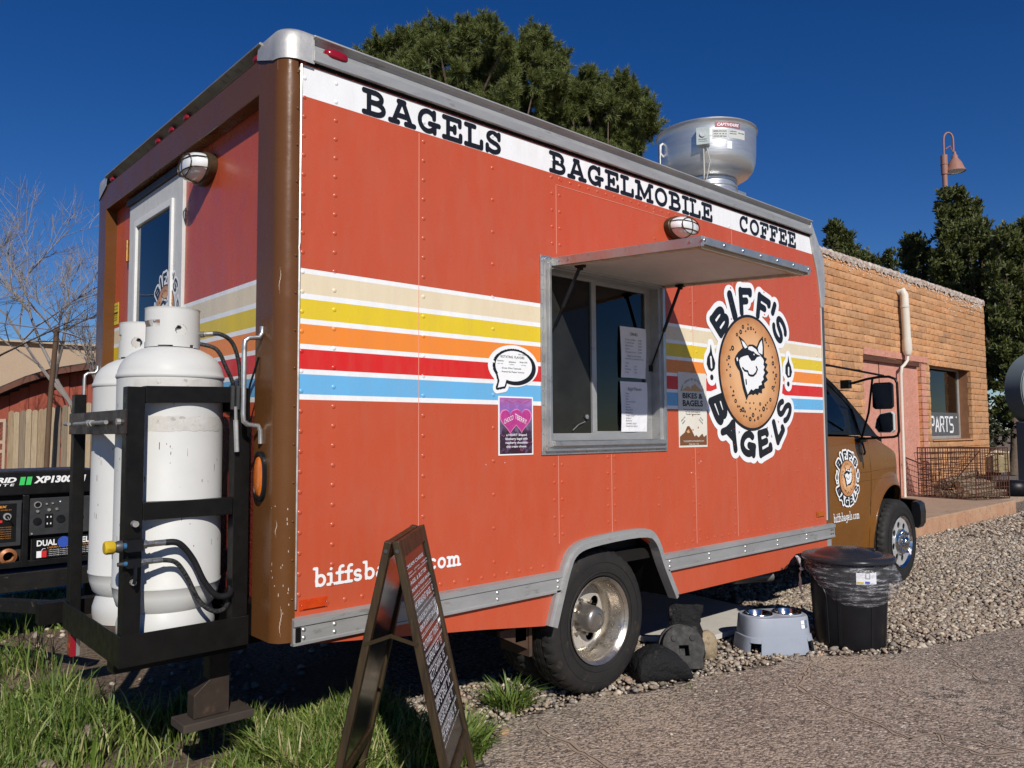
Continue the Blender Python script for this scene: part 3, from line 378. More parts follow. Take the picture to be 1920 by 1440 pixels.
CROWNS={'pineA':{'l':[(7.83,11.85,9.73,0.23),(10.25,9.57,8.44,0.2),(7.1,10.63,8.39,0.2),(8.7,10.01,9.6,0.17),(9.1,11.18,8.87,0.22),(8.39,9.96,8.03,0.21),(7.77,10.17,7.72,0.2),(9.48,9.43,9.18,0.23),(7.66,9.92,8.7,0.22),(9.98,8.7,8.08,0.2),(9.17,10.65,7.8,0.22),(8.69,10.77,10.13,0.23),(7.52,10.4,7.78,0.21),(8.26,10.75,7.71,0.16),(9.54,9.32,9.41,0.18),(10.39,9.53,8.2,0.18),(9.21,9.22,7.25,0.2),(9.48,8.44,8.49,0.19),(9.75,8.58,9.01,0.17),(9.59,10.5,9.22,0.17),(9.46,9.97,9.71,0.16),(8.31,11.78,8.01,0.15),(10.39,10.05,8.69,0.21),(10.89,9.4,9.94,0.2),(10.57,9.55,10.02,0.18),(9.82,9.21,7.5,0.21),(7.67,11.87,9.21,0.22),(7.7,10.61,7.14,0.21),(7.87,11.57,9.42,0.21),(9.34,10.72,7.59,0.2),(7.53,10.36,8.06,0.19),(9.52,9.58,8.98,0.17),(9.87,10.63,8.36,0.16),(8.84,8.89,8.03,0.19),(9.28,10.17,9.72,0.21),(8.49,9.73,8.16,0.17),(10.61,10.13,9.42,0.15),(8.41,10.28,8.84,0.15),(11.08,9.68,9.41,0.17),(9.09,11.51,9.6,0.22),(9.59,11.11,10.57,0.19),(9.58,10.61,7.36,0.19),(8.52,9.2,7.32,0.17),(10.04,9.73,7.62,0.17),(9.96,9.12,9.35,0.2),(8.21,9.37,8.59,0.18),(7.5,9.96,7.83,0.19),(8.59,9.16,9.42,0.18),(8.51,10.02,8.75,0.15),(8.44,12.08,8.99,0.16),(9.05,11.01,8.26,0.15),(7.8,9.87,9.11,0.15),(9.26,9.38,7.09,0.23),(7.76,12.02,8.5,0.22),(10.55,8.98,8.5,0.16),(9.15,11.05,7.65,0.16),(8.47,10.25,9.25,0.21),(8.29,10.24,7.49,0.22),(10.69,10.26,8.4,0.22),(8.41,9.18,7.87,0.2),(8.85,8.9,7.73,0.18),(10.64,10.08,9.09,0.22),(8.96,11.98,9.6,0.2),(9.36,9.54,9.63,0.17),(8.91,10.22,8.01,0.2),(7.89,10.38,7.03,0.21),(8.02,11.72,8.35,0.2),(8.99,8.62,8.22,0.21),(9.27,9.58,7.88,0.18),(9.21,11.64,8.55,0.23),(9.43,11.28,7.5,0.15),(7.85,11.04,9.74,0.22),(8.05,10.71,9.51,0.19),(9.08,9.62,8.46,0.18),(10.14,8.95,8.63,0.23),(8.63,9.03,7.89,0.19),(8.8,11.29,10.21,0.21),(7.82,11.37,7.59,0.16),(9.47,9.83,7.78,0.16),(7.99,10.15,8.4,0.2),(10.1,9.36,9.85,0.18),(9.92,8.67,9.62,0.21),(9.02,8.69,7.67,0.16),(9.46,9.09,9.04,0.18),(9.19,11.66,8.77,0.16),(8.86,10.11,8.68,0.22),(9.36,9.87,9.27,0.23),(9.97,10.74,10.76,0.18),(9.07,10.32,9.47,0.2),(8.44,12.27,10.29,0.16),(8.84,9.04,9.58,0.22),(9.43,9.66,9.46,0.17),(8.27,11.86,9.22,0.16),(8.01,10.16,6.65,0.17),(10.44,9.43,9.35,0.19),(8.52,11.12,10.24,0.18),(7.63,10.5,9.0,0.17),(8.02,12.12,8.92,0.22),(10.7,8.92,9.29,0.23),(10.2,8.46,8.43,0.19),(9.34,11.67,7.57,0.22),(7.57,11.88,8.73,0.2),(7.63,10.53,8.57,0.16),(9.92,8.19,8.52,0.18),(10.35,9.42,10.14,0.19),(9.06,10.87,8.91,0.22),(8.49,10.46,8.72,0.15),(7.89,10.82,9.82,0.21),(9.08,11.83,10.08,0.19),(8.66,8.97,6.91,0.2),(10.14,10.05,7.94,0.19),(9.78,10.89,8.34,0.17),(8.59,11.89,7.96,0.19),(10.14,9.5,9.34,0.17),(8.65,10.24,9.47,0.17),(9.24,10.2,9.24,0.15),(8.1,9.59,7.35,0.17),(7.01,10.45,7.85,0.22),(7.57,11.64,8.05,0.21),(8.09,10.89,7.78,0.2),(8.1,12.44,9.77,0.16),(10.22,8.72,9.19,0.2),(9.63,9.85,8.92,0.16),(9.02,11.84,7.97,0.22),(9.8,9.62,7.25,0.21),(9.16,10.1,7.53,0.21),(7.3,10.33,8.68,0.15),(8.98,9.56,6.96,0.18),(10.98,10.06,9.04,0.21),(7.52,10.24,8.66,0.19),(9.55,10.37,9.67,0.15),(8.5,10.31,6.84,0.22),(7.68,11.4,9.06,0.19),(10.21,9.38,7.83,0.2),(8.43,11.25,8.73,0.2),(10.11,10.78,9.5,0.18),(9.81,10.41,7.84,0.21),(9.37,10.53,10.41,0.2),(8.48,9.32,9.34,0.22),(9.33,10.54,8.39,0.22),(8.42,10.78,7.14,0.17),(8.28,10.32,9.27,0.18),(9.13,9.08,7.6,0.22),(7.43,11.16,7.67,0.21),(6.84,10.71,8.36,0.18),(11.06,9.88,8.54,0.22),(8.24,10.52,8.38,0.18),(7.73,11.59,9.83,0.23),(9.27,8.99,8.73,0.18),(9.83,11.39,7.61,0.22),(8.07,11.3,9.66,0.2),(11.54,9.61,10.09,0.17),(8.92,11.1,7.55,0.16),(8.07,9.84,9.24,0.16),(10.08,10.06,8.6,0.18),(7.17,11.36,9.05,0.22),(8.23,10.85,7.02,0.23),(8.72,10.43,10.0,0.21),(8.56,11.47,9.06,0.15),(7.45,10.85,7.65,0.16),(7.53,11.79,9.57,0.22),(9.69,9.15,9.46,0.17),(8.92,8.74,9.2,0.15),(9.39,10.43,8.83,0.16)],'e':[(7.17,10.79,6.99,0.3),(7.28,10.89,6.17,0.3),(9.21,11.32,6.79,0.3),(8.71,11.5,6.29,0.3),(7.95,10.33,7.08,0.3),(9.29,10.82,5.62,0.3),(8.39,11.66,6.51,0.3),(10.34,10.22,7.9,0.3),(9.97,10.09,5.84,0.3),(9.72,8.57,6.82,0.3),(8.96,9.4,7.17,0.3),(10.37,10.05,6.5,0.3),(10.11,9.1,7.37,0.3),(7.51,11.59,6.64,0.3),(7.95,11.69,7.65,0.3),(8.46,11.71,6.45,0.3),(9.76,10.52,6.27,0.3),(8.83,9.64,6.98,0.3),(9.9,9.39,7.01,0.3),(9.91,8.54,6.31,0.3),(8.93,10.28,7.91,0.3),(8.87,9.64,5.54,0.3),(9.57,8.74,6.84,0.3),(8.77,11.77,6.69,0.3),(8.35,9.83,6.3,0.3),(9.28,11.32,6.06,0.3),(9.75,9.95,5.17,0.3),(9.98,8.44,6.04,0.3),(8.74,10.6,7.0,0.3),(10.35,9.92,6.28,0.3),(9.19,9.3,5.72,0.3),(8.24,10.94,6.96,0.3),(9.0,10.33,5.77,0.3),(7.79,11.36,6.01,0.3),(9.72,10.12,6.06,0.3),(8.96,10.68,4.79,0.3),(8.52,11.38,7.58,0.3),(9.98,8.8,6.26,0.3),(8.58,10.99,8.04,0.3),(9.43,9.8,5.31,0.3),(9.53,8.78,7.09,0.3),(9.99,9.78,5.99,0.3),(8.04,10.09,6.03,0.3),(9.24,9.73,7.36,0.3),(9.39,10.73,7.27,0.3),(9.01,9.25,7.4,0.3),(7.46,10.61,6.19,0.3),(10.27,9.28,6.96,0.3),(7.96,10.97,7.1,0.3),(10.29,8.56,7.03,0.3),(8.7,10.81,5.32,0.3),(8.28,11.47,6.78,0.3),(8.4,10.34,6.65,0.3),(8.41,10.9,7.07,0.3),(9.77,9.65,5.69,0.3),(7.83,10.76,5.17,0.3),(9.05,10.75,7.35,0.3),(9.41,11.28,6.01,0.3),(7.33,11.23,5.65,0.3),(8.08,12.39,7.28,0.3),(10.02,10.32,7.26,0.3),(9.85,9.69,5.37,0.3),(7.66,10.86,6.7,0.3),(10.76,9.85,6.92,0.3),(8.97,9.69,7.43,0.3),(8.09,12.03,7.31,0.3),(8.23,10.95,6.54,0.3),(9.47,10.02,5.64,0.3),(8.96,9.92,7.74,0.3),(8.63,11.07,5.14,0.3),(9.64,9.66,5.89,0.3),(7.86,12.34,6.73,0.3),(8.65,11.07,6.36,0.3),(9.82,9.62,6.76,0.3),(8.34,11.69,7.59,0.3),(8.24,10.18,5.26,0.3),(9.18,9.07,6.04,0.3),(8.59,11.34,4.81,0.3),(7.96,10.61,6.7,0.3),(7.89,12.36,7.92,0.3),(9.71,9.63,7.33,0.3)],'b':(9.45,10.5),'top':10.76},'pineB':{'l':[(11.4,8.3,7.42,0.22),(11.6,9.31,8.28,0.19),(10.87,9.09,8.66,0.22),(12.05,8.89,7.42,0.17),(11.93,7.39,8.23,0.18),(12.17,8.08,8.2,0.23),(12.05,8.27,8.11,0.18),(10.77,8.96,8.25,0.17),(12.62,8.68,7.0,0.16),(10.65,9.13,8.19,0.22),(11.48,7.98,7.22,0.2),(11.26,8.01,8.36,0.2),(12.26,8.35,8.77,0.22),(11.74,8.75,8.43,0.22),(12.3,8.67,7.11,0.16),(11.41,9.59,7.96,0.21),(12.2,8.26,7.47,0.2),(11.81,8.92,9.27,0.21),(11.07,8.78,7.46,0.23),(11.78,9.12,8.54,0.22),(11.73,7.7,8.57,0.16),(12.36,8.31,7.05,0.17),(12.11,8.33,8.43,0.16),(11.98,8.84,9.08,0.21),(12.07,7.98,7.54,0.17),(11.78,9.31,9.42,0.17),(11.94,8.37,7.79,0.2),(11.1,8.56,6.82,0.18),(11.23,9.63,7.76,0.22),(11.86,9.0,8.21,0.23),(11.16,8.4,7.56,0.23),(12.66,8.28,8.62,0.16),(11.26,8.71,8.86,0.16),(11.29,8.35,6.75,0.21),(10.72,9.21,7.77,0.16),(12.23,8.71,8.54,0.21),(11.12,8.97,8.38,0.22),(11.75,8.45,7.99,0.22),(10.89,8.73,7.72,0.18),(12.49,7.87,8.28,0.2),(11.53,9.58,7.47,0.23),(10.82,8.62,6.94,0.2),(12.1,8.11,7.86,0.19),(11.72,9.05,7.47,0.21),(12.49,8.27,7.27,0.17),(11.46,8.68,8.72,0.23),(12.06,8.51,8.93,0.23),(11.12,9.22,8.18,0.21),(12.83,8.38,8.21,0.21),(10.99,8.91,8.91,0.23),(11.4,8.58,7.08,0.21),(12.53,8.08,8.84,0.2),(11.98,8.59,9.18,0.19),(11.62,7.89,7.0,0.19),(11.46,7.78,8.85,0.16),(11.17,8.98,8.69,0.19),(11.35,8.1,6.61,0.15),(11.05,9.15,7.53,0.18),(12.56,7.86,8.07,0.23),(11.19,8.71,7.79,0.15),(11.98,8.81,7.93,0.17),(10.55,9.04,7.9,0.21),(12.35,8.83,7.42,0.16),(11.54,8.51,8.54,0.21),(11.32,8.66,9.25,0.17),(12.1,8.27,7.67,0.22),(12.52,8.37,9.25,0.18),(11.85,9.2,8.82,0.23)],'e':[(12.01,8.86,5.51,0.3),(10.83,9.08,6.29,0.3),(11.8,7.34,5.75,0.3),(12.19,8.42,6.14,0.3),(12.85,8.91,4.59,0.3),(11.83,8.32,4.96,0.3),(12.82,8.85,6.92,0.3),(11.92,8.4,4.57,0.3),(12.41,8.47,5.08,0.3),(11.55,9.26,5.61,0.3),(12.25,8.16,6.74,0.3),(12.11,8.36,6.44,0.3),(12.4,8.28,5.68,0.3),(11.8,8.28,5.81,0.3),(11.59,10.01,5.97,0.3),(11.6,8.83,5.76,0.3),(10.99,8.5,6.59,0.3),(10.32,8.84,5.56,0.3),(10.62,8.53,6.3,0.3),(11.2,9.05,5.63,0.3),(11.26,9.36,4.82,0.3),(11.96,8.05,5.46,0.3),(12.0,7.93,4.81,0.3),(11.73,8.27,6.79,0.3),(13.09,8.62,6.37,0.3),(11.36,8.57,4.89,0.3),(12.19,8.86,4.37,0.3),(12.93,8.19,5.84,0.3),(11.83,8.72,5.5,0.3),(12.12,8.67,5.28,0.3),(12.13,9.43,7.23,0.3)],'b':(12.01,8.84),'top':9.42},'junA':{'l':[(26.74,6.27,8.36,0.21),(27.7,5.96,8.38,0.19),(26.43,6.33,9.07,0.2),(27.5,6.06,8.08,0.22),(26.62,6.29,9.45,0.22),(27.42,5.86,8.64,0.22),(27.34,5.97,9.41,0.15),(27.28,6.09,9.03,0.17),(26.83,6.58,8.53,0.22),(26.2,6.34,8.65,0.17),(26.92,6.31,7.83,0.17),(27.11,6.35,9.23,0.19),(27.39,6.2,9.4,0.15),(27.36,5.93,9.0,0.18),(27.44,6.24,8.21,0.17),(26.99,6.58,7.87,0.22),(27.04,6.6,8.16,0.18),(26.98,6.36,9.79,0.15),(27.23,6.13,8.61,0.17),(27.02,5.57,8.62,0.19),(27.06,6.03,7.7,0.17),(27.41,6.2,8.42,0.16),(26.58,6.27,8.55,0.2),(26.47,5.96,9.59,0.17),(27.54,5.78,9.01,0.15),(27.61,6.02,7.9,0.21),(26.64,5.94,9.42,0.16),(27.28,6.0,8.73,0.15),(27.79,5.83,9.35,0.18),(27.81,5.83,8.55,0.22),(26.17,6.3,9.49,0.22),(26.73,6.21,8.07,0.17),(26.54,6.11,8.86,0.18),(26.17,6.43,8.93,0.22),(26.32,6.48,9.2,0.16),(26.96,6.22,7.59,0.22),(26.8,6.15,8.67,0.22),(26.67,6.34,8.87,0.22),(27.05,5.91,8.41,0.22),(27.29,6.23,7.92,0.18),(26.46,6.52,8.24,0.16),(27.4,5.82,8.09,0.2)],'e':[],'b':(27.23,6.51),'top':9.79},'junB':{'l':[(25.15,4.7,2.9,0.2),(25.17,4.92,6.62,0.21),(24.07,5.88,6.55,0.19),(24.08,5.96,6.04,0.14),(24.85,5.83,5.64,0.2),(24.88,5.07,6.72,0.17),(25.26,5.52,5.72,0.15),(24.94,5.91,6.36,0.16),(24.14,5.34,5.9,0.17),(25.66,5.34,7.3,0.2),(24.68,5.42,6.55,0.18),(25.03,4.91,3.05,0.16),(24.31,5.05,7.31,0.17),(25.39,5.4,5.45,0.18),(24.96,4.72,4.95,0.19),(25.98,4.69,4.96,0.17),(25.05,4.63,4.62,0.21),(26.52,5.12,3.81,0.2),(25.64,5.51,7.25,0.17),(24.79,5.02,5.93,0.17),(26.53,4.85,5.39,0.15),(25.14,5.0,7.35,0.21),(25.21,4.95,7.05,0.16),(25.93,5.08,5.54,0.18),(24.32,5.13,6.58,0.19),(25.28,4.54,5.63,0.15),(25.08,5.15,5.76,0.15),(24.63,5.28,6.23,0.19),(25.75,5.0,4.83,0.17),(25.78,5.08,3.73,0.16),(25.35,4.75,6.01,0.17),(26.21,4.89,4.33,0.16),(25.3,5.2,7.01,0.15),(25.3,5.32,6.22,0.15),(26.27,4.94,4.99,0.14),(24.69,5.91,6.04,0.17),(26.03,5.09,7.41,0.18),(26.26,5.1,4.42,0.17),(25.15,5.81,6.98,0.18),(23.97,5.62,6.77,0.21),(25.68,5.08,4.2,0.15),(26.15,4.88,5.5,0.17),(24.54,5.28,6.84,0.17),(25.36,5.09,3.24,0.18),(25.66,4.97,6.46,0.19),(24.9,5.46,7.26,0.18),(24.8,5.37,6.03,0.16),(25.81,5.18,5.06,0.17),(26.05,5.21,6.23,0.16),(25.72,5.2,4.39,0.18),(26.07,4.79,3.59,0.19),(26.45,5.04,6.0,0.2),(25.38,4.72,6.31,0.19),(25.33,5.89,6.04,0.14),(25.15,5.93,6.84,0.16),(25.85,4.77,3.27,0.18),(24.36,5.35,5.33,0.17),(25.89,5.15,5.96,0.17),(25.34,5.06,6.39,0.2),(25.16,5.64,7.13,0.15),(26.0,5.24,7.03,0.21),(24.76,5.61,5.63,0.2),(25.66,4.9,4.12,0.18),(25.48,4.61,3.8,0.18),(24.94,5.53,5.83,0.15),(26.01,4.76,6.05,0.17),(26.08,5.07,3.34,0.17),(26.28,5.21,4.66,0.17),(24.18,5.43,7.1,0.16),(26.21,5.24,2.88,0.14),(24.06,5.36,6.18,0.17),(25.92,5.05,7.63,0.14),(24.59,6.05,5.91,0.2),(25.72,5.25,4.0,0.18),(25.62,5.09,5.27,0.17),(25.42,4.99,5.67,0.15),(25.58,4.86,5.22,0.19),(24.64,5.13,6.44,0.19),(24.26,5.87,6.37,0.14),(26.11,4.84,3.1,0.16),(24.6,5.58,6.55,0.19),(25.29,5.04,3.44,0.15),(25.06,5.34,5.89,0.18),(26.09,5.32,4.88,0.18),(25.81,4.86,5.67,0.14),(23.88,5.92,6.25,0.15),(24.82,4.63,6.79,0.16),(25.53,4.68,4.45,0.16),(25.05,5.04,4.56,0.15),(24.95,6.0,5.8,0.15),(26.6,4.96,4.14,0.18),(25.45,5.2,5.48,0.18),(25.65,4.6,4.72,0.14),(25.75,4.88,6.72,0.19),(25.72,4.74,5.1,0.2),(24.09,5.52,6.94,0.2),(24.6,5.31,7.37,0.19),(24.13,5.61,6.41,0.16),(25.04,5.03,3.74,0.14),(25.59,5.0,3.96,0.14),(25.58,4.69,6.17,0.15),(25.64,5.43,5.71,0.2)],'e':[],'b':(25.41,5.45),'top':7.63},'junC':{'l':[(27.9,8.32,7.61,0.23),(27.86,7.78,7.73,0.22),(27.76,7.75,6.43,0.17),(28.35,7.49,6.99,0.17),(28.25,7.98,6.8,0.19),(28.64,7.77,7.35,0.24),(27.71,7.91,7.02,0.23),(28.12,8.3,7.4,0.2),(28.47,7.4,6.72,0.18),(28.17,7.9,7.21,0.2),(28.21,8.17,6.91,0.23),(27.68,7.78,8.05,0.17),(27.93,8.2,7.86,0.18),(28.67,7.86,6.47,0.19),(28.31,7.51,6.38,0.21),(28.36,7.76,7.94,0.24),(28.24,7.82,7.41,0.22),(28.62,7.83,7.0,0.23),(28.74,7.9,6.73,0.16),(28.55,7.81,7.68,0.17),(28.64,7.93,6.26,0.21),(28.16,8.16,7.62,0.19),(28.54,7.66,6.2,0.18),(27.59,8.11,7.05,0.21),(27.95,8.0,7.91,0.24),(28.18,7.51,6.73,0.23),(27.67,7.92,7.24,0.17),(28.49,7.51,7.25,0.22),(28.71,7.68,7.55,0.18),(27.99,8.08,6.63,0.16),(28.07,8.15,8.15,0.18),(27.9,7.85,7.52,0.19)],'e':[],'b':(28.39,8.16),'top':8.15},'junD':{'l':[(24.36,3.67,6.58,0.13),(24.35,3.77,3.55,0.13),(23.7,3.85,5.11,0.13),(23.94,3.78,6.86,0.18),(24.41,3.59,3.55,0.13),(24.05,3.9,4.02,0.18),(24.02,3.61,2.89,0.14),(24.01,4.23,4.06,0.13),(23.8,3.85,5.85,0.14),(23.89,4.23,2.98,0.13),(23.52,4.08,5.32,0.13),(23.81,3.92,6.19,0.13),(23.87,3.73,6.38,0.13),(23.82,4.2,3.85,0.16),(24.24,3.57,5.58,0.18),(23.69,3.64,3.84,0.14),(23.76,4.09,4.97,0.13),(23.9,3.62,4.61,0.14),(23.66,4.21,6.11,0.14),(23.85,3.94,5.49,0.16),(24.02,3.96,4.8,0.14),(23.9,3.86,4.5,0.18),(24.05,3.71,3.34,0.16),(23.31,4.19,5.48,0.13),(24.0,4.11,3.12,0.18),(23.81,3.7,5.32,0.16),(23.55,4.13,3.23,0.14),(23.39,4.16,5.2,0.13),(23.74,4.08,5.56,0.14),(23.94,4.07,3.8,0.18),(24.37,3.73,4.16,0.18),(23.59,3.75,3.42,0.15),(24.37,3.63,6.91,0.15),(23.93,4.03,6.89,0.15),(24.13,4.1,3.33,0.15),(23.81,3.75,2.81,0.14),(23.95,3.83,4.96,0.15),(23.86,3.52,3.75,0.13),(24.49,3.71,5.21,0.13),(24.24,3.81,6.01,0.13),(23.45,3.95,3.5,0.18),(24.42,3.61,3.29,0.16),(23.75,3.96,4.14,0.17),(23.79,3.6,6.1,0.14),(24.24,3.79,6.75,0.15),(23.87,3.59,4.82,0.16),(23.94,3.86,3.63,0.16),(23.32,4.14,4.22,0.16),(24.17,3.62,7.07,0.13),(24.08,3.89,4.22,0.18),(23.76,3.68,5.54,0.18),(24.09,3.58,4.47,0.17),(23.63,4.04,4.67,0.18),(24.16,3.77,3.03,0.16),(23.84,4.09,6.32,0.14),(23.21,3.85,6.46,0.16),(23.1,4.09,5.76,0.13),(23.62,3.83,3.06,0.15),(23.86,3.69,4.42,0.17),(23.52,3.98,2.63,0.17),(23.53,3.93,4.45,0.18),(23.98,3.51,4.0,0.16),(23.47,3.89,5.69,0.18),(23.13,4.09,4.49,0.16),(23.98,4.03,5.99,0.13),(24.11,3.57,5.76,0.16),(23.63,4.24,4.84,0.16),(23.34,4.06,6.45,0.15),(24.26,3.99,3.85,0.16),(23.65,3.9,2.79,0.14),(24.31,3.55,5.03,0.19),(24.42,3.59,6.17,0.18),(24.38,3.9,3.22,0.17),(23.7,4.1,4.34,0.13),(24.24,3.65,5.96,0.17),(23.62,3.83,6.66,0.15),(24.05,4.25,2.77,0.16),(23.95,4.13,6.13,0.15),(23.21,4.09,4.99,0.15),(24.21,3.65,3.11,0.13),(23.76,4.23,3.61,0.13),(23.26,3.91,5.06,0.17),(24.11,3.92,5.69,0.19),(23.22,3.98,6.63,0.19),(24.25,3.61,5.39,0.16),(23.84,3.51,6.23,0.15),(23.98,3.81,4.7,0.14),(24.51,3.59,3.02,0.14),(24.04,3.9,6.54,0.19),(23.99,4.05,5.34,0.17),(24.12,3.56,4.27,0.14),(24.02,3.7,5.8,0.14),(23.86,3.46,4.61,0.19),(23.75,4.23,5.7,0.13)],'e':[],'b':(23.94,4.08),'top':7.07},'junE':{'l':[(28.04,10.95,8.13,0.18),(27.61,10.76,8.66,0.22),(27.74,10.85,8.35,0.25),(28.16,10.32,7.94,0.22),(28.2,10.39,8.31,0.2),(28.12,10.69,8.52,0.18),(27.68,10.55,7.89,0.18),(27.77,10.73,9.11,0.26),(28.14,10.59,8.82,0.22),(28.49,10.55,7.48,0.24),(28.1,10.94,7.72,0.2),(28.24,10.72,7.74,0.23),(28.24,10.77,7.5,0.17),(27.97,10.71,8.22,0.19),(28.46,10.41,7.71,0.22),(28.2,10.26,7.21,0.24),(27.75,10.92,8.96,0.17),(28.22,10.54,8.13,0.24),(28.23,10.43,8.63,0.22),(28.41,10.3,8.18,0.23),(27.74,10.64,8.86,0.25)],'e':[],'b':(28.31,10.95),'top':9.11},'junF':{'l':[(30.72,11.12,7.96,0.25),(31.35,10.62,8.11,0.19),(30.87,10.96,8.41,0.27),(30.64,11.17,8.38,0.27),(30.75,10.59,8.14,0.25),(30.56,10.67,7.75,0.24),(30.53,10.8,8.02,0.22),(30.95,10.76,7.57,0.25),(31.34,10.64,7.82,0.28),(31.0,10.42,7.46,0.21),(30.75,10.97,7.7,0.22)],'e':[],'b':(31.09,11.13),'top':8.41},'junG':{'l':[(30.45,9.93,8.03,0.19),(30.45,9.92,7.6,0.22),(30.45,9.78,8.25,0.18),(30.54,9.71,7.85,0.19),(30.65,9.76,7.47,0.27)],'e':[],'b':(30.72,10.1),'top':8.25},'shrub':{'l':[(18.86,2.92,1.44,0.11),(18.33,2.72,1.18,0.11),(18.24,2.97,1.12,0.09),(18.49,3.16,1.05,0.12),(18.35,2.9,1.3,0.12),(18.04,3.25,1.26,0.11),(17.82,3.17,1.39,0.12),(18.15,3.02,1.54,0.12),(18.64,2.93,1.52,0.11),(18.27,3.08,1.25,0.09),(17.93,3.11,1.27,0.1),(18.24,3.17,1.46,0.11),(18.26,3.29,1.09,0.12),(18.02,3.16,0.99,0.11),(18.44,2.74,1.05,0.1),(18.63,2.96,1.09,0.09),(17.98,3.26,0.99,0.09),(18.44,2.83,1.26,0.08),(18.85,2.75,1.37,0.11),(18.22,2.96,1.36,0.12),(18.46,2.64,1.23,0.11),(18.38,3.3,1.52,0.11),(18.37,2.96,1.5,0.09),(17.86,3.28,1.37,0.1),(18.85,2.86,1.34,0.1),(18.21,3.15,1.17,0.09),(17.91,3.27,1.15,0.1),(18.19,2.98,1.0,0.09),(18.32,3.11,1.37,0.11),(18.75,2.93,1.0,0.12),(18.32,2.98,1.24,0.12)],'e':[],'b':(18.39,3.04),'top':1.54}}

# ------------------------------------------------------------------ the setting: ground, asphalt, gravel, slab
def asph_edge(x):
    P = [(-9,-.55),(.2,-.62),(.64,-.30),(1.09,.0),(1.5,-.09),(1.78,-.185),(2.9,-.44),(3.45,-.8),(4.67,-1.1),(8,-1.9),(14,-3.2),(40,-9)]
    return float(np.interp(x, [p[0] for p in P], [p[1] for p in P]))
def mat_dirt():
    m, nt, n, b = node_mat('dirt'); co = coords(nt)
    c = mixc(nt, ramp(nt, noise(nt, co, 1.3, 6), [(0.35, 0), (0.65, 1)]), (0.17, 0.115, 0.075), (0.34, 0.25, 0.17))
    c = mixc(nt, ramp(nt, noise(nt, co, 45, 4), [(0.45, 0), (0.6, 1)]), c, (0.10, 0.065, 0.045))
    nt.links.new(c, b.inputs['Base Color']); b.inputs['Roughness'].default_value = 0.95
    h = noise(nt, co, 18, 8, 0.75)
    nt.links.new(bump(nt, h, 0.9, 0.05), b.inputs['Normal']); return m
def mat_gravel_bed():
    m, nt, n, b = node_mat('gravel_bed'); co = coords(nt)
    v = nt.nodes.new('ShaderNodeTexVoronoi'); v.inputs['Scale'].default_value = 42; nt.links.new(co, v.inputs['Vector'])
    sep = nt.nodes.new('ShaderNodeSeparateColor'); nt.links.new(v.outputs['Color'], sep.inputs[0])
    c = ramp(nt, sep.outputs[0], [(0, (0.16,0.11,0.085)), (0.3, (0.27,0.21,0.17)), (0.6, (0.36,0.29,0.24)), (0.85, (0.24,0.22,0.22)), (1, (0.5,0.44,0.38))])
    c = mixc(nt, ramp(nt, v.outputs['Distance'], [(0.3, 0.0), (0.7, 0.8)]), c, (0.08, 0.055, 0.04))
    nt.links.new(c, b.inputs['Base Color']); b.inputs['Roughness'].default_value = 0.9
    inv = mth(nt, 'SUBTRACT', 1.0, v.outputs['Distance'])
    nt.links.new(bump(nt, inv, 1.0, 0.03), b.inputs['Normal']); return m
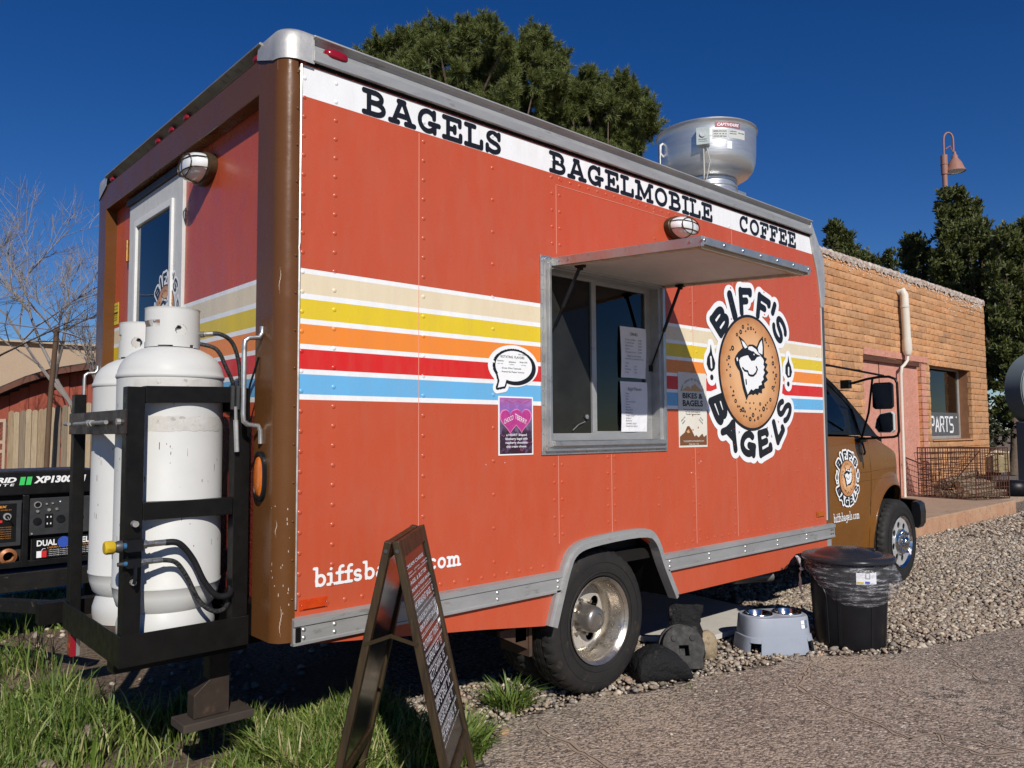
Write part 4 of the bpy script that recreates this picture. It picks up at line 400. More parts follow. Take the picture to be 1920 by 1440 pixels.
def mat_asphalt():
    m, nt, n, b = node_mat('asphalt'); co = coords(nt)
    v = nt.nodes.new('ShaderNodeTexVoronoi'); v.inputs['Scale'].default_value = 75; nt.links.new(co, v.inputs['Vector'])
    sep = nt.nodes.new('ShaderNodeSeparateColor'); nt.links.new(v.outputs['Color'], sep.inputs[0])
    c = ramp(nt, sep.outputs[0], [(0, (0.13,0.10,0.078)), (0.3, (0.255,0.203,0.16)), (0.7, (0.34,0.277,0.22)), (0.92, (0.40,0.33,0.265)), (1, (0.64,0.56,0.47))])
    big = ramp(nt, noise(nt, co, 0.9, 5, 0.6), [(0.38, 0), (0.66, 1)])
    c = mixc(nt, mth(nt, 'MULTIPLY', big, 0.7), c, (0.44, 0.345, 0.26))
    pit = ramp(nt, noise(nt, co, 62, 4, 0.65), [(0.38, 1.0), (0.46, 0.0)])
    c = mixc(nt, mth(nt, 'MULTIPLY', pit, 0.75), c, (0.085, 0.064, 0.052))
    # cracks: edges of large warped cells, only some of them open
    wv = nt.nodes.new('ShaderNodeVectorMath'); wv.operation = 'ADD'
    sc = nt.nodes.new('ShaderNodeVectorMath'); sc.operation = 'SCALE'; sc.inputs['Scale'].default_value = 0.55
    nt.links.new(noise(nt, co, 2.2, 6, 0.7, out=1), sc.inputs[0]); nt.links.new(co, wv.inputs[0]); nt.links.new(sc.outputs[0], wv.inputs[1])
    e = nt.nodes.new('ShaderNodeTexVoronoi'); e.feature = 'DISTANCE_TO_EDGE'; e.inputs['Scale'].default_value = 0.55; nt.links.new(wv.outputs[0], e.inputs['Vector'])
    cr = ramp(nt, e.outputs['Distance'], [(0.0, 1.0), (0.009, 0.0)])
    halo = ramp(nt, e.outputs['Distance'], [(0.0, 0.6), (0.05, 0.0)])
    brk = ramp(nt, noise(nt, co, 3.0, 4), [(0.45, 0), (0.55, 1)])
    c = mixc(nt, mth(nt, 'MULTIPLY', halo, brk), c, (0.45, 0.38, 0.31))
    cr2 = mth(nt, 'MULTIPLY', cr, brk)
    c = mixc(nt, mth(nt, 'MULTIPLY', cr2, 0.8), c, (0.07, 0.055, 0.045))
    nt.links.new(c, b.inputs['Base Color']); b.inputs['Roughness'].default_value = 0.88
    h = mth(nt, 'SUBTRACT', mth(nt, 'SUBTRACT', mth(nt, 'MULTIPLY', v.outputs['Distance'], -0.8), mth(nt, 'MULTIPLY', pit, 0.9)), mth(nt, 'MULTIPLY', cr2, 2.0))
    nb = bump(nt, h, 0.9, 0.009); nt.links.new(bump(nt, noise(nt, co, 7, 5), 0.35, 0.03, nb), b.inputs['Normal']); return m
DIRT, BED, ASPH = mat_dirt(), mat_gravel_bed(), mat_asphalt()
g = MB(); g.quad((-900,-900,-0.02),(900,-900,-0.02),(900,900,-0.02),(-900,900,-0.02)); structure(g.build('ground', DIRT))
# gravel bed and the worn asphalt that laps over it
b_ = MB()
xs = np.arange(0.55, 40, 0.12)
loop = [(x, asph_edge(x)-0.4) for x in xs] + [(40, 30), (8.0, 30), (5.2, 6), (2.2, 3.4), (1.3, 1.6), (0.75, 0.5)]
b_.poly(loop, [], lambda u, v: (u, v, -0.008)); structure(b_.build('gravel_bed', BED))
a_ = MB(); rr = random.Random(5); top = []
for x in np.concatenate([np.arange(-9, 0.1, 0.2), np.arange(0.1, 8, 0.035), np.arange(8, 40, 0.3)]):
    x = float(x); top.append((x, asph_edge(x)+0.03*math.sin(x*9.1)+rr.uniform(-0.018, 0.018)))
loop = top+[(40, -40), (-9, -40)]
a_.poly(loop, [], lambda u, v: (u, v, 0.006))
n_ = len(top); vs = [(x, y, 0.006) for x, y in top]+[(x, y+0.012, -0.02) for x, y in top]
a_.add(vs, [(i, i+1, n_+i+1, n_+i) for i in range(n_-1)])
asphalt = structure(a_.build('asphalt', ASPH))
CRK = M('crack_dark', (.05,.038,.03), .95, c2=(.10,.078,.06), scale=30); CRD = M('crack_dust', (.38,.30,.23), .95, c2=(.30,.235,.18), scale=40)
def crack(P, w0, w1, name, mt, z, seed):
    q = random.Random(seed); pts = []
    for (ax, ay), (bx, by) in zip(P[:-1], P[1:]):
        n = max(2, int(math.hypot(bx-ax, by-ay)/.03))
        for i in range(n): t = i/n; pts.append((ax+(bx-ax)*t+q.uniform(-.012, .012), ay+(by-ay)*t+q.uniform(-.012, .012)))
    m = MB(); L = []; R = []
    for i, p in enumerate(pts):
        a = pts[max(0, i-1)]; b = pts[min(len(pts)-1, i+1)]; dx, dy = b[0]-a[0], b[1]-a[1]; l = math.hypot(dx, dy)+1e-6; w = q.uniform(w0, w1); w2 = q.uniform(w0, w1)
        if i in (0, len(pts)-1): w = w2 = .001
        L.append((p[0]-dy/l*w, p[1]+dx/l*w, z)); R.append((p[0]+dy/l*w2, p[1]-dx/l*w2, z))
    n = len(pts); m.add(L+R, [(i, i+1, n+i+1, n+i) for i in range(n-1)]); o = m.build(name, mt, asphalt); return o
CPATHS = [[(3.315,-.2),(2.944,-.50),(2.666,-.617),(2.435,-.677),(2.264,-.939),(2.234,-1.053),(2.208,-1.206),(2.122,-1.328),(2.172,-1.352),(2.285,-1.386),(2.314,-1.532),(2.351,-1.694),(2.5,-2.1)], [(2.285,-1.386),(2.183,-1.462),(2.184,-1.609),(2.321,-1.701)], [(1.088,-.153),(1.054,-.271),(1.042,-.392),(1.03,-.492),(1.012,-.58),(.987,-.657),(.9,-1.0)], [(3.6,-.95),(3.2,-1.3),(3.5,-2.0)]]
for k, P in enumerate(CPATHS):
    crack(P, .004, .026, 'dusty_edge', CRD, .0085, k); crack(P, .0004, .0034, 'crack', CRK, .0105, k)

CONC = M('concrete', (0.40,0.29,0.205), 0.9, c2=(0.29,0.215,0.155), scale=2.5, mix=0.5, spot=0.6, spot_c=(0.17,0.12,0.09), spot_scale=9, spot_t=0.58, bs=60, bst=0.5, bd=0.01)
CONC2 = M('concrete_edge', (0.50,0.31,0.19), 0.9, c2=(0.40,0.20,0.115), scale=3, mix=0.4, spot=0.7, spot_c=(0.22,0.16,0.12), spot_scale=7, spot_t=0.56, bs=40, bst=0.7, bd=0.015)
s_ = MB()
for x0, x1 in ((8.35, 10.45), (10.458, 12.6)):
    s_.mat(0).box(x0, x1, 1.035, 2.5, -0.1, 0.205)
    s_.mat(1).box(x0-0.0, x1, 1.02, 1.035, -0.1, 0.2)
s_.mat(0).box(12.6, 16.5, 1.6, 2.5, -0.1, 0.205)
slab = structure(s_.build('concrete_slab', [CONC, CONC2], bevel=0.012))

# loose stones
def ico():
    t = (1+5**.5)/2; v = np.array([(-1,t,0),(1,t,0),(-1,-t,0),(1,-t,0),(0,-1,t),(0,1,t),(0,-1,-t),(0,1,-t),(t,0,-1),(t,0,1),(-t,0,-1),(-t,0,1)], float)
    v /= np.linalg.norm(v[0])
    f = np.array([(0,11,5),(0,5,1),(0,1,7),(0,7,10),(0,10,11),(1,5,9),(5,11,4),(11,10,2),(10,7,6),(7,1,8),(3,9,4),(3,4,2),(3,2,6),(3,6,8),(3,8,9),(4,9,5),(2,4,11),(6,2,10),(8,6,7),(9,8,1)])
    return v, f
IV, IF = ico()
def rand_rot(n):
    q = rng.normal(size=(n, 4)); q /= np.linalg.norm(q, axis=1)[:, None]; a, b, c, d = q.T
    return np.stack([1-2*(c*c+d*d), 2*(b*c-a*d), 2*(b*d+a*c), 2*(b*c+a*d), 1-2*(b*b+d*d), 2*(c*d-a*b), 2*(b*d-a*c), 2*(c*d+a*b), 1-2*(b*b+c*c)], 1).reshape(n, 3, 3)
def stones(name, xy, size, z, mat, flat=0.7):
    n = len(xy); R = rand_rot(n)
    sc = size[:, None]*rng.uniform(0.65, 1.25, (n, 3))
    V = IV[None]*(1+rng.uniform(-0.34, 0.30, (n, 12, 1)))*sc[:, None, :]
    V = np.einsum('nij,nkj->nki', R, V); V[:, :, 2] *= flat
    V[:, :, 0] += xy[:, 0:1]; V[:, :, 1] += xy[:, 1:2]; V[:, :, 2] += z[:, None]
    F = IF[None]+12*np.arange(n)[:, None, None]
    return fast_mesh(name, V.reshape(-1, 3), F.reshape(-1, 3), mat, attr=np.repeat(rng.random(n), 12))
def mat_stone():
    m, nt, n, b = node_mat('stone')
    a = nt.nodes.new('ShaderNodeAttribute'); a.attribute_name = 'tone'
    c = ramp(nt, a.outputs['Fac'], [(0, (0.13,0.10,0.075)), (0.2, (0.29,0.23,0.17)), (0.4, (0.37,0.29,0.215)), (0.55, (0.22,0.20,0.18)), (0.75, (0.47,0.40,0.31)), (0.9, (0.64,0.57,0.46)), (1, (0.44,0.29,0.19))])
    c = mixc(nt, ramp(nt, noise(nt, coords(nt), 70, 4), [(0.4, 0.0), (0.7, 0.45)]), c, (0.17, 0.12, 0.09))
    nt.links.new(c, b.inputs['Base Color']); b.inputs['Roughness'].default_value = 0.85
    nt.links.new(bump(nt, noise(nt, coords(nt), 160, 3), 0.4, 0.004), b.inputs['Normal']); return m
STONE = mat_stone()
def in_gravel(x, y):
    e = np.interp(x, [-9,.2,.64,1.09,1.5,1.78,2.9,3.45,4.67,8,14,40], [-.55,-.62,-.30,.0,-.09,-.185,-.44,-.8,-1.1,-1.9,-3.2,-9])
    left = np.interp(y, [-.5,.2,.5,1.6,3.4,8], [.85,.85,.75,1.3,2.2,6])
    ok = (y > e+0.01) & (x > left)
    ok &= ~((y > 1.03) & (x > 8.33) & (x < 12.6)) & ~((y > 1.6) & (x > 12))
    return ok
# density falls with distance from where one stands
def scatter(n, x0, x1, y0, y1):
    P = np.stack([rng.uniform(x0, x1, n), rng.uniform(y0, y1, n)], 1); return P[in_gravel(P[:, 0], P[:, 1])]
A = scatter(17000, 0.8, 5.0, -1.3, 0.55); B = scatter(46000, 4.0, 9.0, -2.6, 1.1); Cc = scatter(15000, 9.0, 15.0, -4.0, 1.05); Dd = scatter(3500, 2.0, 9.0, 0.4, 3.0)
for nm, P, a, b_s in (('gravel', A, .005, .019), ('gravel', B, .008, .021), ('gravel', Cc, .013, .026), ('gravel', Dd, .010, .022)):
    sz = a+(b_s-a)*rng.random(len(P))**1.5*np.where(rng.random(len(P)) < 0.06, 1.5, 1.0)
    stuff(stones(nm, P, sz, rng.uniform(-0.004, 0.014, len(P))+sz*0.2, STONE), 'pale brown and grey gravel stones beside the asphalt')
# stray chips lying on the asphalt
P = np.stack([rng.uniform(-1.3, 1.1, 420), rng.uniform(.7, 3.6, 420)], 1); P = P[(lambda v: v > -.1)(np.sin(P[:, 0]*5)+np.cos(P[:, 1]*4))]
stuff(stones('rubble', P, rng.uniform(.008, .03, len(P)), np.full(len(P), -0.012), STONE), 'scattered small rubble on the bare soil under the truck rear')
n = 5200; P = np.stack([rng.uniform(0.5, 8, n), rng.uniform(-3.5, 0, n)], 1)
d = P[:, 1]-np.array([asph_edge(x) for x in P[:, 0]]); keep = (d < 0) & (rng.random(n) < np.exp(d*5.0)*.9+0.035); P = P[keep]
stuff(stones('loose_chips', P, rng.uniform(.002, .009, len(P)), np.full(len(P), 0.01), STONE), 'small stone chips strewn on the worn asphalt')

# ------------------------------------------------------------------ grass
def mat_grass():
    m, nt, n, b = node_mat('grass')
    a = nt.nodes.new('ShaderNodeAttribute'); a.attribute_name = 'tone'
    c = ramp(nt, a.outputs['Fac'], [(0, (0.06,0.10,0.014)), (0.35, (0.115,0.185,0.028)), (0.65, (0.19,0.27,0.050)), (0.84, (0.30,0.33,0.10)), (1, (0.52,0.44,0.24))])
    nt.links.new(c, b.inputs['Base Color']); b.inputs['Roughness'].default_value = 0.55
    tr = nt.nodes.new('ShaderNodeBsdfTranslucent'); nt.links.new(c, tr.inputs[0])
    mx = nt.nodes.new('ShaderNodeMixShader'); mx.inputs[0].default_value = 0.3
    nt.links.new(b.outputs[0], mx.inputs[1]); nt.links.new(tr.outputs[0], mx.inputs[2]); nt.links.new(mx.outputs[0], n['Material Output'].inputs[0])
    return m
GRASS = mat_grass()
def blades(name, P, L, lean_r=(0.15, 0.75), wd=0.004, tone=None, dirs=None):
    n = len(P); ang = rng.uniform(0, 2*PI, n) if dirs is None else dirs
    lean = rng.uniform(*lean_r, n); d = np.stack([np.cos(ang), np.sin(ang), np.zeros(n)], 1); s = np.stack([-np.sin(ang), np.cos(ang), np.zeros(n)], 1)
    tw = rng.uniform(-1, 1, n)[:, None]; s = s*np.cos(tw)+d*np.sin(tw)
    V = []
    W = (wd*rng.uniform(0.6, 1.4, n))[:, None]
    for t, wf in ((0, 0.8), (0.4, 1.0), (0.75, 0.7)):
        c = P+d*(L*lean*t*t)[:, None]; c[:, 2] += L*t*(1-0.45*lean*t)
        V += [c-s*W*wf, c+s*W*wf]
    c = P+d*(L*lean)[:, None]; c[:, 2] += L*(1-0.45*lean); V.append(c)
    V = np.stack(V, 1); base = 7*np.arange(n)[:, None]
    F = np.concatenate([base+np.array(f) for f in ((0,1,3),(0,3,2),(2,3,5),(2,5,4),(4,5,6))])
    if tone is None: tone = rng.random(n)
    return stuff(fast_mesh(name, V.reshape(-1, 3), F, GRASS, attr=np.repeat(tone, 7)))
def lump_noise(P, k, seed):
    r = np.random.default_rng(seed); v = np.zeros(len(P))
    for _ in range(7):
        a = r.normal(size=2)*k; v += np.sin(P[:, 0]*a[0]+P[:, 1]*a[1]+r.uniform(0, 6.28))
    return v/7
def grass_field(name, n, x0, x1, y0, y1, cond, Lr, label, wd=0.004, seed=1, thr=-0.12):
    P = np.stack([rng.uniform(x0, x1, n), rng.uniform(y0, y1, n), np.full(n, -0.02)], 1)
    ln = lump_noise(P, 5.0, seed); P_ok = cond(P[:, 0], P[:, 1]) & (ln+rng.normal(0, .12, n) > thr); P = P[P_ok]; ln = ln[P_ok]
    L = rng.uniform(*Lr, len(P))*(0.75+0.7*np.clip(ln+0.3, 0, 1))
    tone = np.clip(rng.beta(2, 3, len(P))*1.1-0.25*ln+0.05, 0, 1); dry = rng.random(len(P)) < 0.10; tone[dry] = rng.uniform(0.85, 1, dry.sum())
    o = blades(name, P, L, tone=tone, wd=wd); o['label'] = label; return o
near = lambda x, y: (x < 0.50-0.2*np.abs(y-0.05)+0.05*np.sin(y*23)) & (y > -0.5) & ((y < 1.22-0.75*np.clip(x, 0, 1)+0.08*np.sin(x*19)) | ((x < -0.30+0.06*np.sin(y*11)) & (y < 3.2)))
grass_field('grass', 105000, -1.5, 0.6, -0.3, 2.6, near, (0.035, 0.11), 'green grass growing in front of the rear steel rack', seed=2, thr=-0.02, wd=.003)
grass_field('grass', 9000, -1.5, 0.6, -0.3, 2.6, near, (0.12, 0.26), 'longer seeding grass stalks standing out of the near grass', seed=12, thr=0.08, wd=.0032)
edge = lambda x, y: (y > -0.1) & (y < 0.5-0.3*(x-.1)) & (x < 0.62)
grass_field('grass', 9000, 0.0, 0.7, -0.1, 0.5, edge, (0.12, 0.27), 'taller green grass along the rear edge of the truck', seed=4, thr=-0.5)
far = lambda x, y: (x < -0.55) | (y > 3.3)
grass_field('grass', 26000, -3.5, 1.6, 1.9, 7.5, far, (0.04, 0.10), 'short patchy grass below and beyond the generator', seed=6, thr=-0.2, wd=0.006)
grass_field('grass', 9000, -5.0, 8, 7.5, 16, lambda x, y: x < 9, (0.06, 0.14), 'short patchy grass towards the wooden fence', seed=8, thr=-0.3, wd=0.01)
def tuft(x, y, r, n, L, label, cat='grass tuft', name='grass_tuft'):
    a = rng.uniform(0, 2*PI, n); q = r*np.sqrt(rng.random(n))
    P = np.stack([x+q*np.cos(a)*0.7, y+q*np.sin(a)*0.7, np.full(n, -0.01)], 1)
    o = blades(name, P, rng.uniform(*L, n), lean_r=(0.3, 1.1), dirs=a+rng.normal(0, .5, n), tone=np.clip(rng.beta(2, 3, n), 0, 1))
    del o['kind']; tag(o, label, cat); return o
tuft(1.16, 0.10, 0.13, 260, (0.07, 0.20), 'green grass tuft on the gravel left of the rear tyre')
tuft(0.66, -0.10, 0.20, 620, (0.06, 0.20), 'wide grass clump right of the menu board at the asphalt edge')
tuft(1.93, -0.12, 0.04, 40, (0.03, 0.07), 'tiny grass sprig in front of the black sandbag')
tuft(2.03, -0.32, 0.035, 26, (0.02, 0.045), 'tiny green sprig in an asphalt crack below the sandbag')
def weed(x, y, h, label):   # upright seeding weed with thin stems and side leaves
    mb = MB(); r = random.Random(int(x*999))
    for k in range(4):
        a = r.uniform(0, 6.3); tx, ty = x+h*0.3*math.cos(a), y+h*0.3*math.sin(a)
        pts = [(x, y, -0.01), (x+(tx-x)*.3, y+(ty-y)*.3, h*.45), (tx, ty, h*r.uniform(.75, 1.05))]
        mb.tube(pts, [.0025, .002, .001], 4)
        for j in range(9):
            t = .15+.8*j/9; p = Vector(pts[0]).lerp(Vector(pts[2]), t); b = r.uniform(0, 6.3); l = h*.18*(1.1-t)
            d = Vector((math.cos(b), math.sin(b), .35))*l; s = d.cross(Vector((0,0,1))).normalized()*l*.16
            mb.add([p, p+d*.5+s, p+d, p+d*.5-s], [(0,1,2,3)])
    o = mb.build('weed', GREEN); tag(o, label, 'weed'); return o
GREEN = M('weed_green', (0.09,0.14,0.035), 0.6, c2=(0.16,0.19,0.06), scale=30)
weed(0.30, 0.10, 0.30, 'tall thin seeding weed between the steel foot and the menu board')
weed(0.52, 0.02, 0.26, 'leafy upright weed just behind the menu board')

# ------------------------------------------------------------------ the food truck
RED = (0.485, 0.074, 0.029)
def wrap_mat(name, bands, rough=0.28):
    """printed vinyl: flat colour bands by height"""
    m, nt, n, b = node_mat(name); co = coords(nt)
    sp = nt.nodes.new('ShaderNodeSeparateXYZ'); nt.links.new(co, sp.inputs[0]); z = sp.outputs[2]
    col = None; cur = bands[0][1]
    for zt, c in bands[1:]:
        f = mth(nt, 'GREATER_THAN', z, zt); cur = mixc(nt, f, cur, c)
    fade = ramp(nt, noise(nt, co, 1.2, 4), [(0.3, 0.0), (0.75, 0.05)])
    cur = mixc(nt, fade, cur, (0.62, 0.35, 0.28))
    dust = ramp(nt, noise(nt, stretch(nt, co, (3, 3, 0.6)), 6, 6, 0.7), [(0.42, 0.0), (0.8, 0.16)])
    cur = mixc(nt, dust, cur, (0.36, 0.22, 0.15))
    nt.links.new(cur, b.inputs['Base Color'])
    nt.links.new(ramp(nt, noise(nt, co, 14, 4), [(0.3, rough-0.06), (0.7, rough+0.1)]), b.inputs['Roughness'])
    b.inputs['Specular IOR Level'].default_value = 0.36
    nb = bump(nt, noise(nt, stretch(nt, co, (1, 1, 0.6)), 2.6, 2), 0.5, 0.03)
    nt.links.new(nb, b.inputs['Normal']); return m
WHT = (0.80, 0.82, 0.83); CREAM = (0.72, 0.62, 0.44); YEL = (0.70, 0.52, 0.02); ORA = (0.80, 0.235, 0.028); RD2 = (0.62, 0.012, 0.012); BLU = (0.12, 0.42, 0.72)
STR = [(0, RED), (1.4352+.53-.53, None)]
base = [(0, RED), (1.4352, WHT), (1.4553, BLU), (1.5316, WHT), (1.5508, RD2), (1.6272, WHT), (1.6464, ORA), (1.7227, WHT), (1.7428, YEL), (1.8191, WHT), (1.840, CREAM), (1.917, WHT), (1.9357, RED)]
WRAP = wrap_mat('vinyl_wrap', base+[(2.6077, WHT), (2.730, RED)])
WRAP_R = wrap_mat('vinyl_wrap_rear', base)
BROWN = M('brown_paint', (0.108,0.042,0.012), 0.3, c2=(0.128,0.051,0.015), scale=3, spot=0.35, spot_c=(0.36,0.22,0.12), spot_scale=14, spot_t=0.70, bs=5, bst=0.12, bd=0.02, coat=0.08)
ALU = M('aluminium', (0.62,0.62,0.60), 0.42, 0.85, c2=(0.46,0.46,0.45), scale=5, spot=0.5, spot_c=(0.28,0.25,0.21), spot_scale=22, spot_t=0.6, bs=70, bst=0.15, bd=0.002, rvar=0.14)
ALUR = M('weathered_aluminium', (0.46,0.46,0.45), 0.5, 0.45, c2=(0.33,0.335,0.335), scale=9, spot=0.5, spot_c=(0.20,0.18,0.15), spot_scale=30, spot_t=0.6, bs=90, bst=0.25, bd=0.002, st=(0.25,1,1), rvar=0.12)
ALUD = M('grimy_aluminium', (0.34,0.33,0.30), 0.55, 0.55, c2=(0.22,0.20,0.17), scale=8, spot=0.5, spot_c=(0.13,0.11,0.09), spot_scale=26, spot_t=0.56, bs=50, bst=0.3, bd=0.003)
SPUN = M('spun_aluminium', (0.66,0.655,0.64), 0.36, 0.78, c2=(0.55,0.56,0.57), scale=4, st=(1,1,12), spot=0.25, spot_c=(0.4,0.38,0.35), spot_scale=18, bs=6, bst=0.1, bd=0.002, rvar=0.08)
CHROME = M('chrome', (0.75,0.75,0.76), 0.14, 1.0, c2=(0.5,0.5,0.5), scale=20, spot=0.3, spot_c=(0.2,0.17,0.14), spot_scale=60, rvar=0.08)
STEELR = M('wheel_steel', (0.52,0.49,0.44), 0.3, 0.85, c2=(0.36,0.31,0.26), scale=9, spot=0.6, spot_c=(0.2,0.13,0.08), spot_scale=22, spot_t=0.57, bs=40, bst=0.2, bd=0.003)
BLACKM = M('black_steel', (0.004,0.004,0.004), 0.40, 0.0, c2=(0.009,0.008,0.007), scale=12, spot=0.3, spot_c=(0.05,0.04,0.03), spot_scale=35, spot_t=0.68, bs=70, bst=0.15, bd=0.002, spec=0.22)
BLACKP = M('black_plastic', (0.005,0.0055,0.007), 0.42, c2=(0.009,0.009,0.011), scale=7, bs=160, bst=0.15, bd=0.001, spec=0.3)
RUBBER = M('rubber', (0.014,0.0135,0.0135), 0.7, c2=(0.024,0.022,0.020), scale=9, spec=0.3, spot=0.3, spot_c=(0.10,0.07,0.05), spot_scale=16, spot_t=0.6, bs=80, bst=0.3, bd=0.003)
SEAL = M('sealant', (0.62,0.58,0.52), 0.6)
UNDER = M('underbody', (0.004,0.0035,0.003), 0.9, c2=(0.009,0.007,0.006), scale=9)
WHITEP = M('white_paint', (0.74,0.74,0.72), 0.42, c2=(0.62,0.62,0.60), scale=6, spot=0.3, spot_c=(0.4,0.36,0.3), spot_scale=22, spot_t=0.64)
REDL = M('red_lens', (0.26,0.006,0.018), 0.2, spec=0.5, rvar=0.05)
AMBER = M('amber_lens', (0.62,0.16,0.012), 0.2, c2=(0.50,0.11,0.01), scale=40, spec=0.6, coat=0.4, bs=130, bst=0.4, bd=0.002)
ORREF = M('orange_reflector', (0.60,0.07,0.012), 0.25, c2=(0.45,0.04,0.01), scale=50, bs=200, bst=0.3, bd=0.001)
BLK = M('print_black', (0.012,0.013,0.017), 0.35, rvar=0.05)
WPR = M('print_white', (0.80,0.81,0.82), 0.4, rvar=0.05)
def glass_mat(name, tint, fres=1.45, rough=0.0):
    m, nt, n, b = node_mat(name); n.remove(b)
    t = nt.nodes.new('ShaderNodeBsdfTransparent'); t.inputs[0].default_value = (*tint, 1)
    g = nt.nodes.new('ShaderNodeBsdfGlossy'); g.inputs['Roughness'].default_value = rough
    f = nt.nodes.new('ShaderNodeFresnel'); f.inputs[0].default_value = fres
    nt.links.new(bump(nt, noise(nt, coords(nt), 1.5, 2), 0.02, 0.05), g.inputs['Normal'])
    mx = nt.nodes.new('ShaderNodeMixShader'); k = mth(nt, 'MULTIPLY', f.outputs[0], 1.8, True)
    nt.links.new(k, mx.inputs[0]); nt.links.new(t.outputs[0], mx.inputs[1]); nt.links.new(g.outputs[0], mx.inputs[2])
    nt.links.new(mx.outputs[0], n['Material Output'].inputs[0]); return m
GLASS = glass_mat('window_glass', (0.55, 0.6, 0.6)); TINT = glass_mat('tinted_glass', (0.62, 0.68, 0.70), 1.28)
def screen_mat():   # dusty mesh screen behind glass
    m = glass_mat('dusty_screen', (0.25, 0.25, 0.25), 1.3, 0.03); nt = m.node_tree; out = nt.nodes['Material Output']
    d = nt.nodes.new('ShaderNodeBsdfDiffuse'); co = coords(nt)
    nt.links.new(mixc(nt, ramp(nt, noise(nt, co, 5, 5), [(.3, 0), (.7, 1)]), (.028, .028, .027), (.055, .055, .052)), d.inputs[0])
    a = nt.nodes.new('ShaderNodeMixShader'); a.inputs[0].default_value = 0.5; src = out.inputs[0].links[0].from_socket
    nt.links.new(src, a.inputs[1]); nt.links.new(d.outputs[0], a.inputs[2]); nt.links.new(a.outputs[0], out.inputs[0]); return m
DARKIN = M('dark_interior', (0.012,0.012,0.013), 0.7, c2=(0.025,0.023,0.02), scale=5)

T = thing('food_truck', 'orange red bagel food truck with rainbow stripes and brown cab', 'food truck', (2.0, 1.24, 0))
YP = 0.0                                       # plane of the near side
SP = lambda u, v: (u, 0.0, v)                  # side-plane mapping (x, z)
SIDE_OUT = [(0.0, 0.53), (0.0, 2.745), (4.066, 2.745), (4.10, 2.62), (4.15, 2.50), (4.185, 2.36), (4.205, 2.2), (4.205, 0.38), (3.98, 0.372), (3.93, 0.42), (3.85, 0.455), (3.74, 0.455), (3.66, 0.42), (3.61, 0.37), (2.31, 0.375)]
ARCH = [(2.31, 0.375), (2.2, 0.57), (2.145, 0.68), (2.05, 0.735), (1.58, 0.725), (1.49, 0.70), (1.43, 0.63), (1.39, 0.53), (1.335, 0.375)]
SIDE_OUT = SIDE_OUT+ARCH[1:]+[(0.9, 0.43)]
WIN = [(1.33, 1.245), (2.235, 1.245), (2.235, 2.13), (1.33, 2.13)]
p = MB(); p.prism(SIDE_OUT, [WIN], SP, (0, 0.03, 0)); p.build('side_panel', WRAP, T)
p = MB(); p.prism(SIDE_OUT, [], lambda u, v: (u, 2.48, v), (0, -0.03, 0)); o = p.build('side_panel', WRAP, T); o['label'] = 'far side panel'
p = MB(); p.box(-0.01, 4.2, 0.03, 2.45, 2.78, 2.83); p.build('roof', ALU, T)
p = MB(); p.box(4.15, 4.2, 0.1, 2.38, 0.5, 2.6); p.build('front_wall', WHITEP, T)
p = MB(); p.box(0.05, 4.1, 0.05, 2.43, 0.60, 0.66); p.build('floor', UNDER, T)
# kitchen seen through the hatch
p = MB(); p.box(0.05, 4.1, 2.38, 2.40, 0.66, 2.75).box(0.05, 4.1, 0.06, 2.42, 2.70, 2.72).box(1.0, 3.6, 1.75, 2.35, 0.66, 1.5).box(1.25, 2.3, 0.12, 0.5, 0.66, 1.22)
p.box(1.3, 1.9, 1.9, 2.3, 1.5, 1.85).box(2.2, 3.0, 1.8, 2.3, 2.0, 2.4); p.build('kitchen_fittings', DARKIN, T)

# rivets: real domes on the skin
def dome(mb, x, z, y=0.0, r=0.0102, d=0.0042, nrm=-1, n=7):
    vs = [(x+r*math.cos(2*PI*k/n), y, z+r*math.sin(2*PI*k/n)) for k in range(n)]
    vs += [(x+r*.62*math.cos(2*PI*k/n), y+nrm*d*.75, z+r*.62*math.sin(2*PI*k/n)) for k in range(n)]+[(x, y+nrm*d, z)]
    mb.add(vs, [(k, (k+1) % n, n+(k+1) % n, n+k) for k in range(n)]+[(n+k, n+(k+1) % n, 2*n) for k in range(n)])
p = MB()
def inwin(x, z): return 1.26 < x < 2.30 and 1.18 < z < 2.2
def inarch(x, z): return 1.30 < x < 2.33 and z < 0.78
for x, st, z0 in ((0.02, .0757, .71), (0.157, .0757, .73), (0.585, .085, .70), (0.98, .152, .72), (1.375, .085, .72), (1.43, .085, .72), (1.775, .085, .75), (1.83, .085, .75), (2.21, .152, .74), (2.545, .085, .72), (2.60, .152, .72), (2.99, .10, .72), (3.40, .152, .72), (3.80, .152, .72), (4.13, .0757, .72)):
    z = z0
    while z < 2.70:
        if not inwin(x, z) and not inarch(x, z) and not (x > 4.06 and z > 2.45) and not (x in (1.775, 1.83, 2.545) and z > 2.2): dome(p, x, z)
        z += st
x = 0.06
while x < 4.18:
    if not inarch(x, 0.66): dome(p, x, 0.662+0.004*math.sin(x*5))
    if x < 4.05: dome(p, x+.02, 2.738, r=.006)
    x += 0.077
for k in range(16): dome(p, 1.37+k*0.07, 2.585)
stuff(p.build('rivets', WRAP, T, smooth=60))
p = MB()
for x, z0, z1 in ((0.559, .645, 2.60), (1.402, .76, 2.55), (1.803, .74, 1.19), (2.567, .645, 2.55), (3.018, .645, 2.60)):
    if x == 1.402: p.box(x-.001, x+.001, -.0018, 0, 2.20, z1); p.box(x-.001, x+.001, -.0018, 0, z0, 1.19)
    else: p.box(x-.001, x+.001, -.0018, 0, z0, z1)
p.box(1.402, 2.567, -.002, 0, 2.553, 2.555)
p.build('panel_seam', M('seam', (0.72,0.34,0.26), 0.5), T)

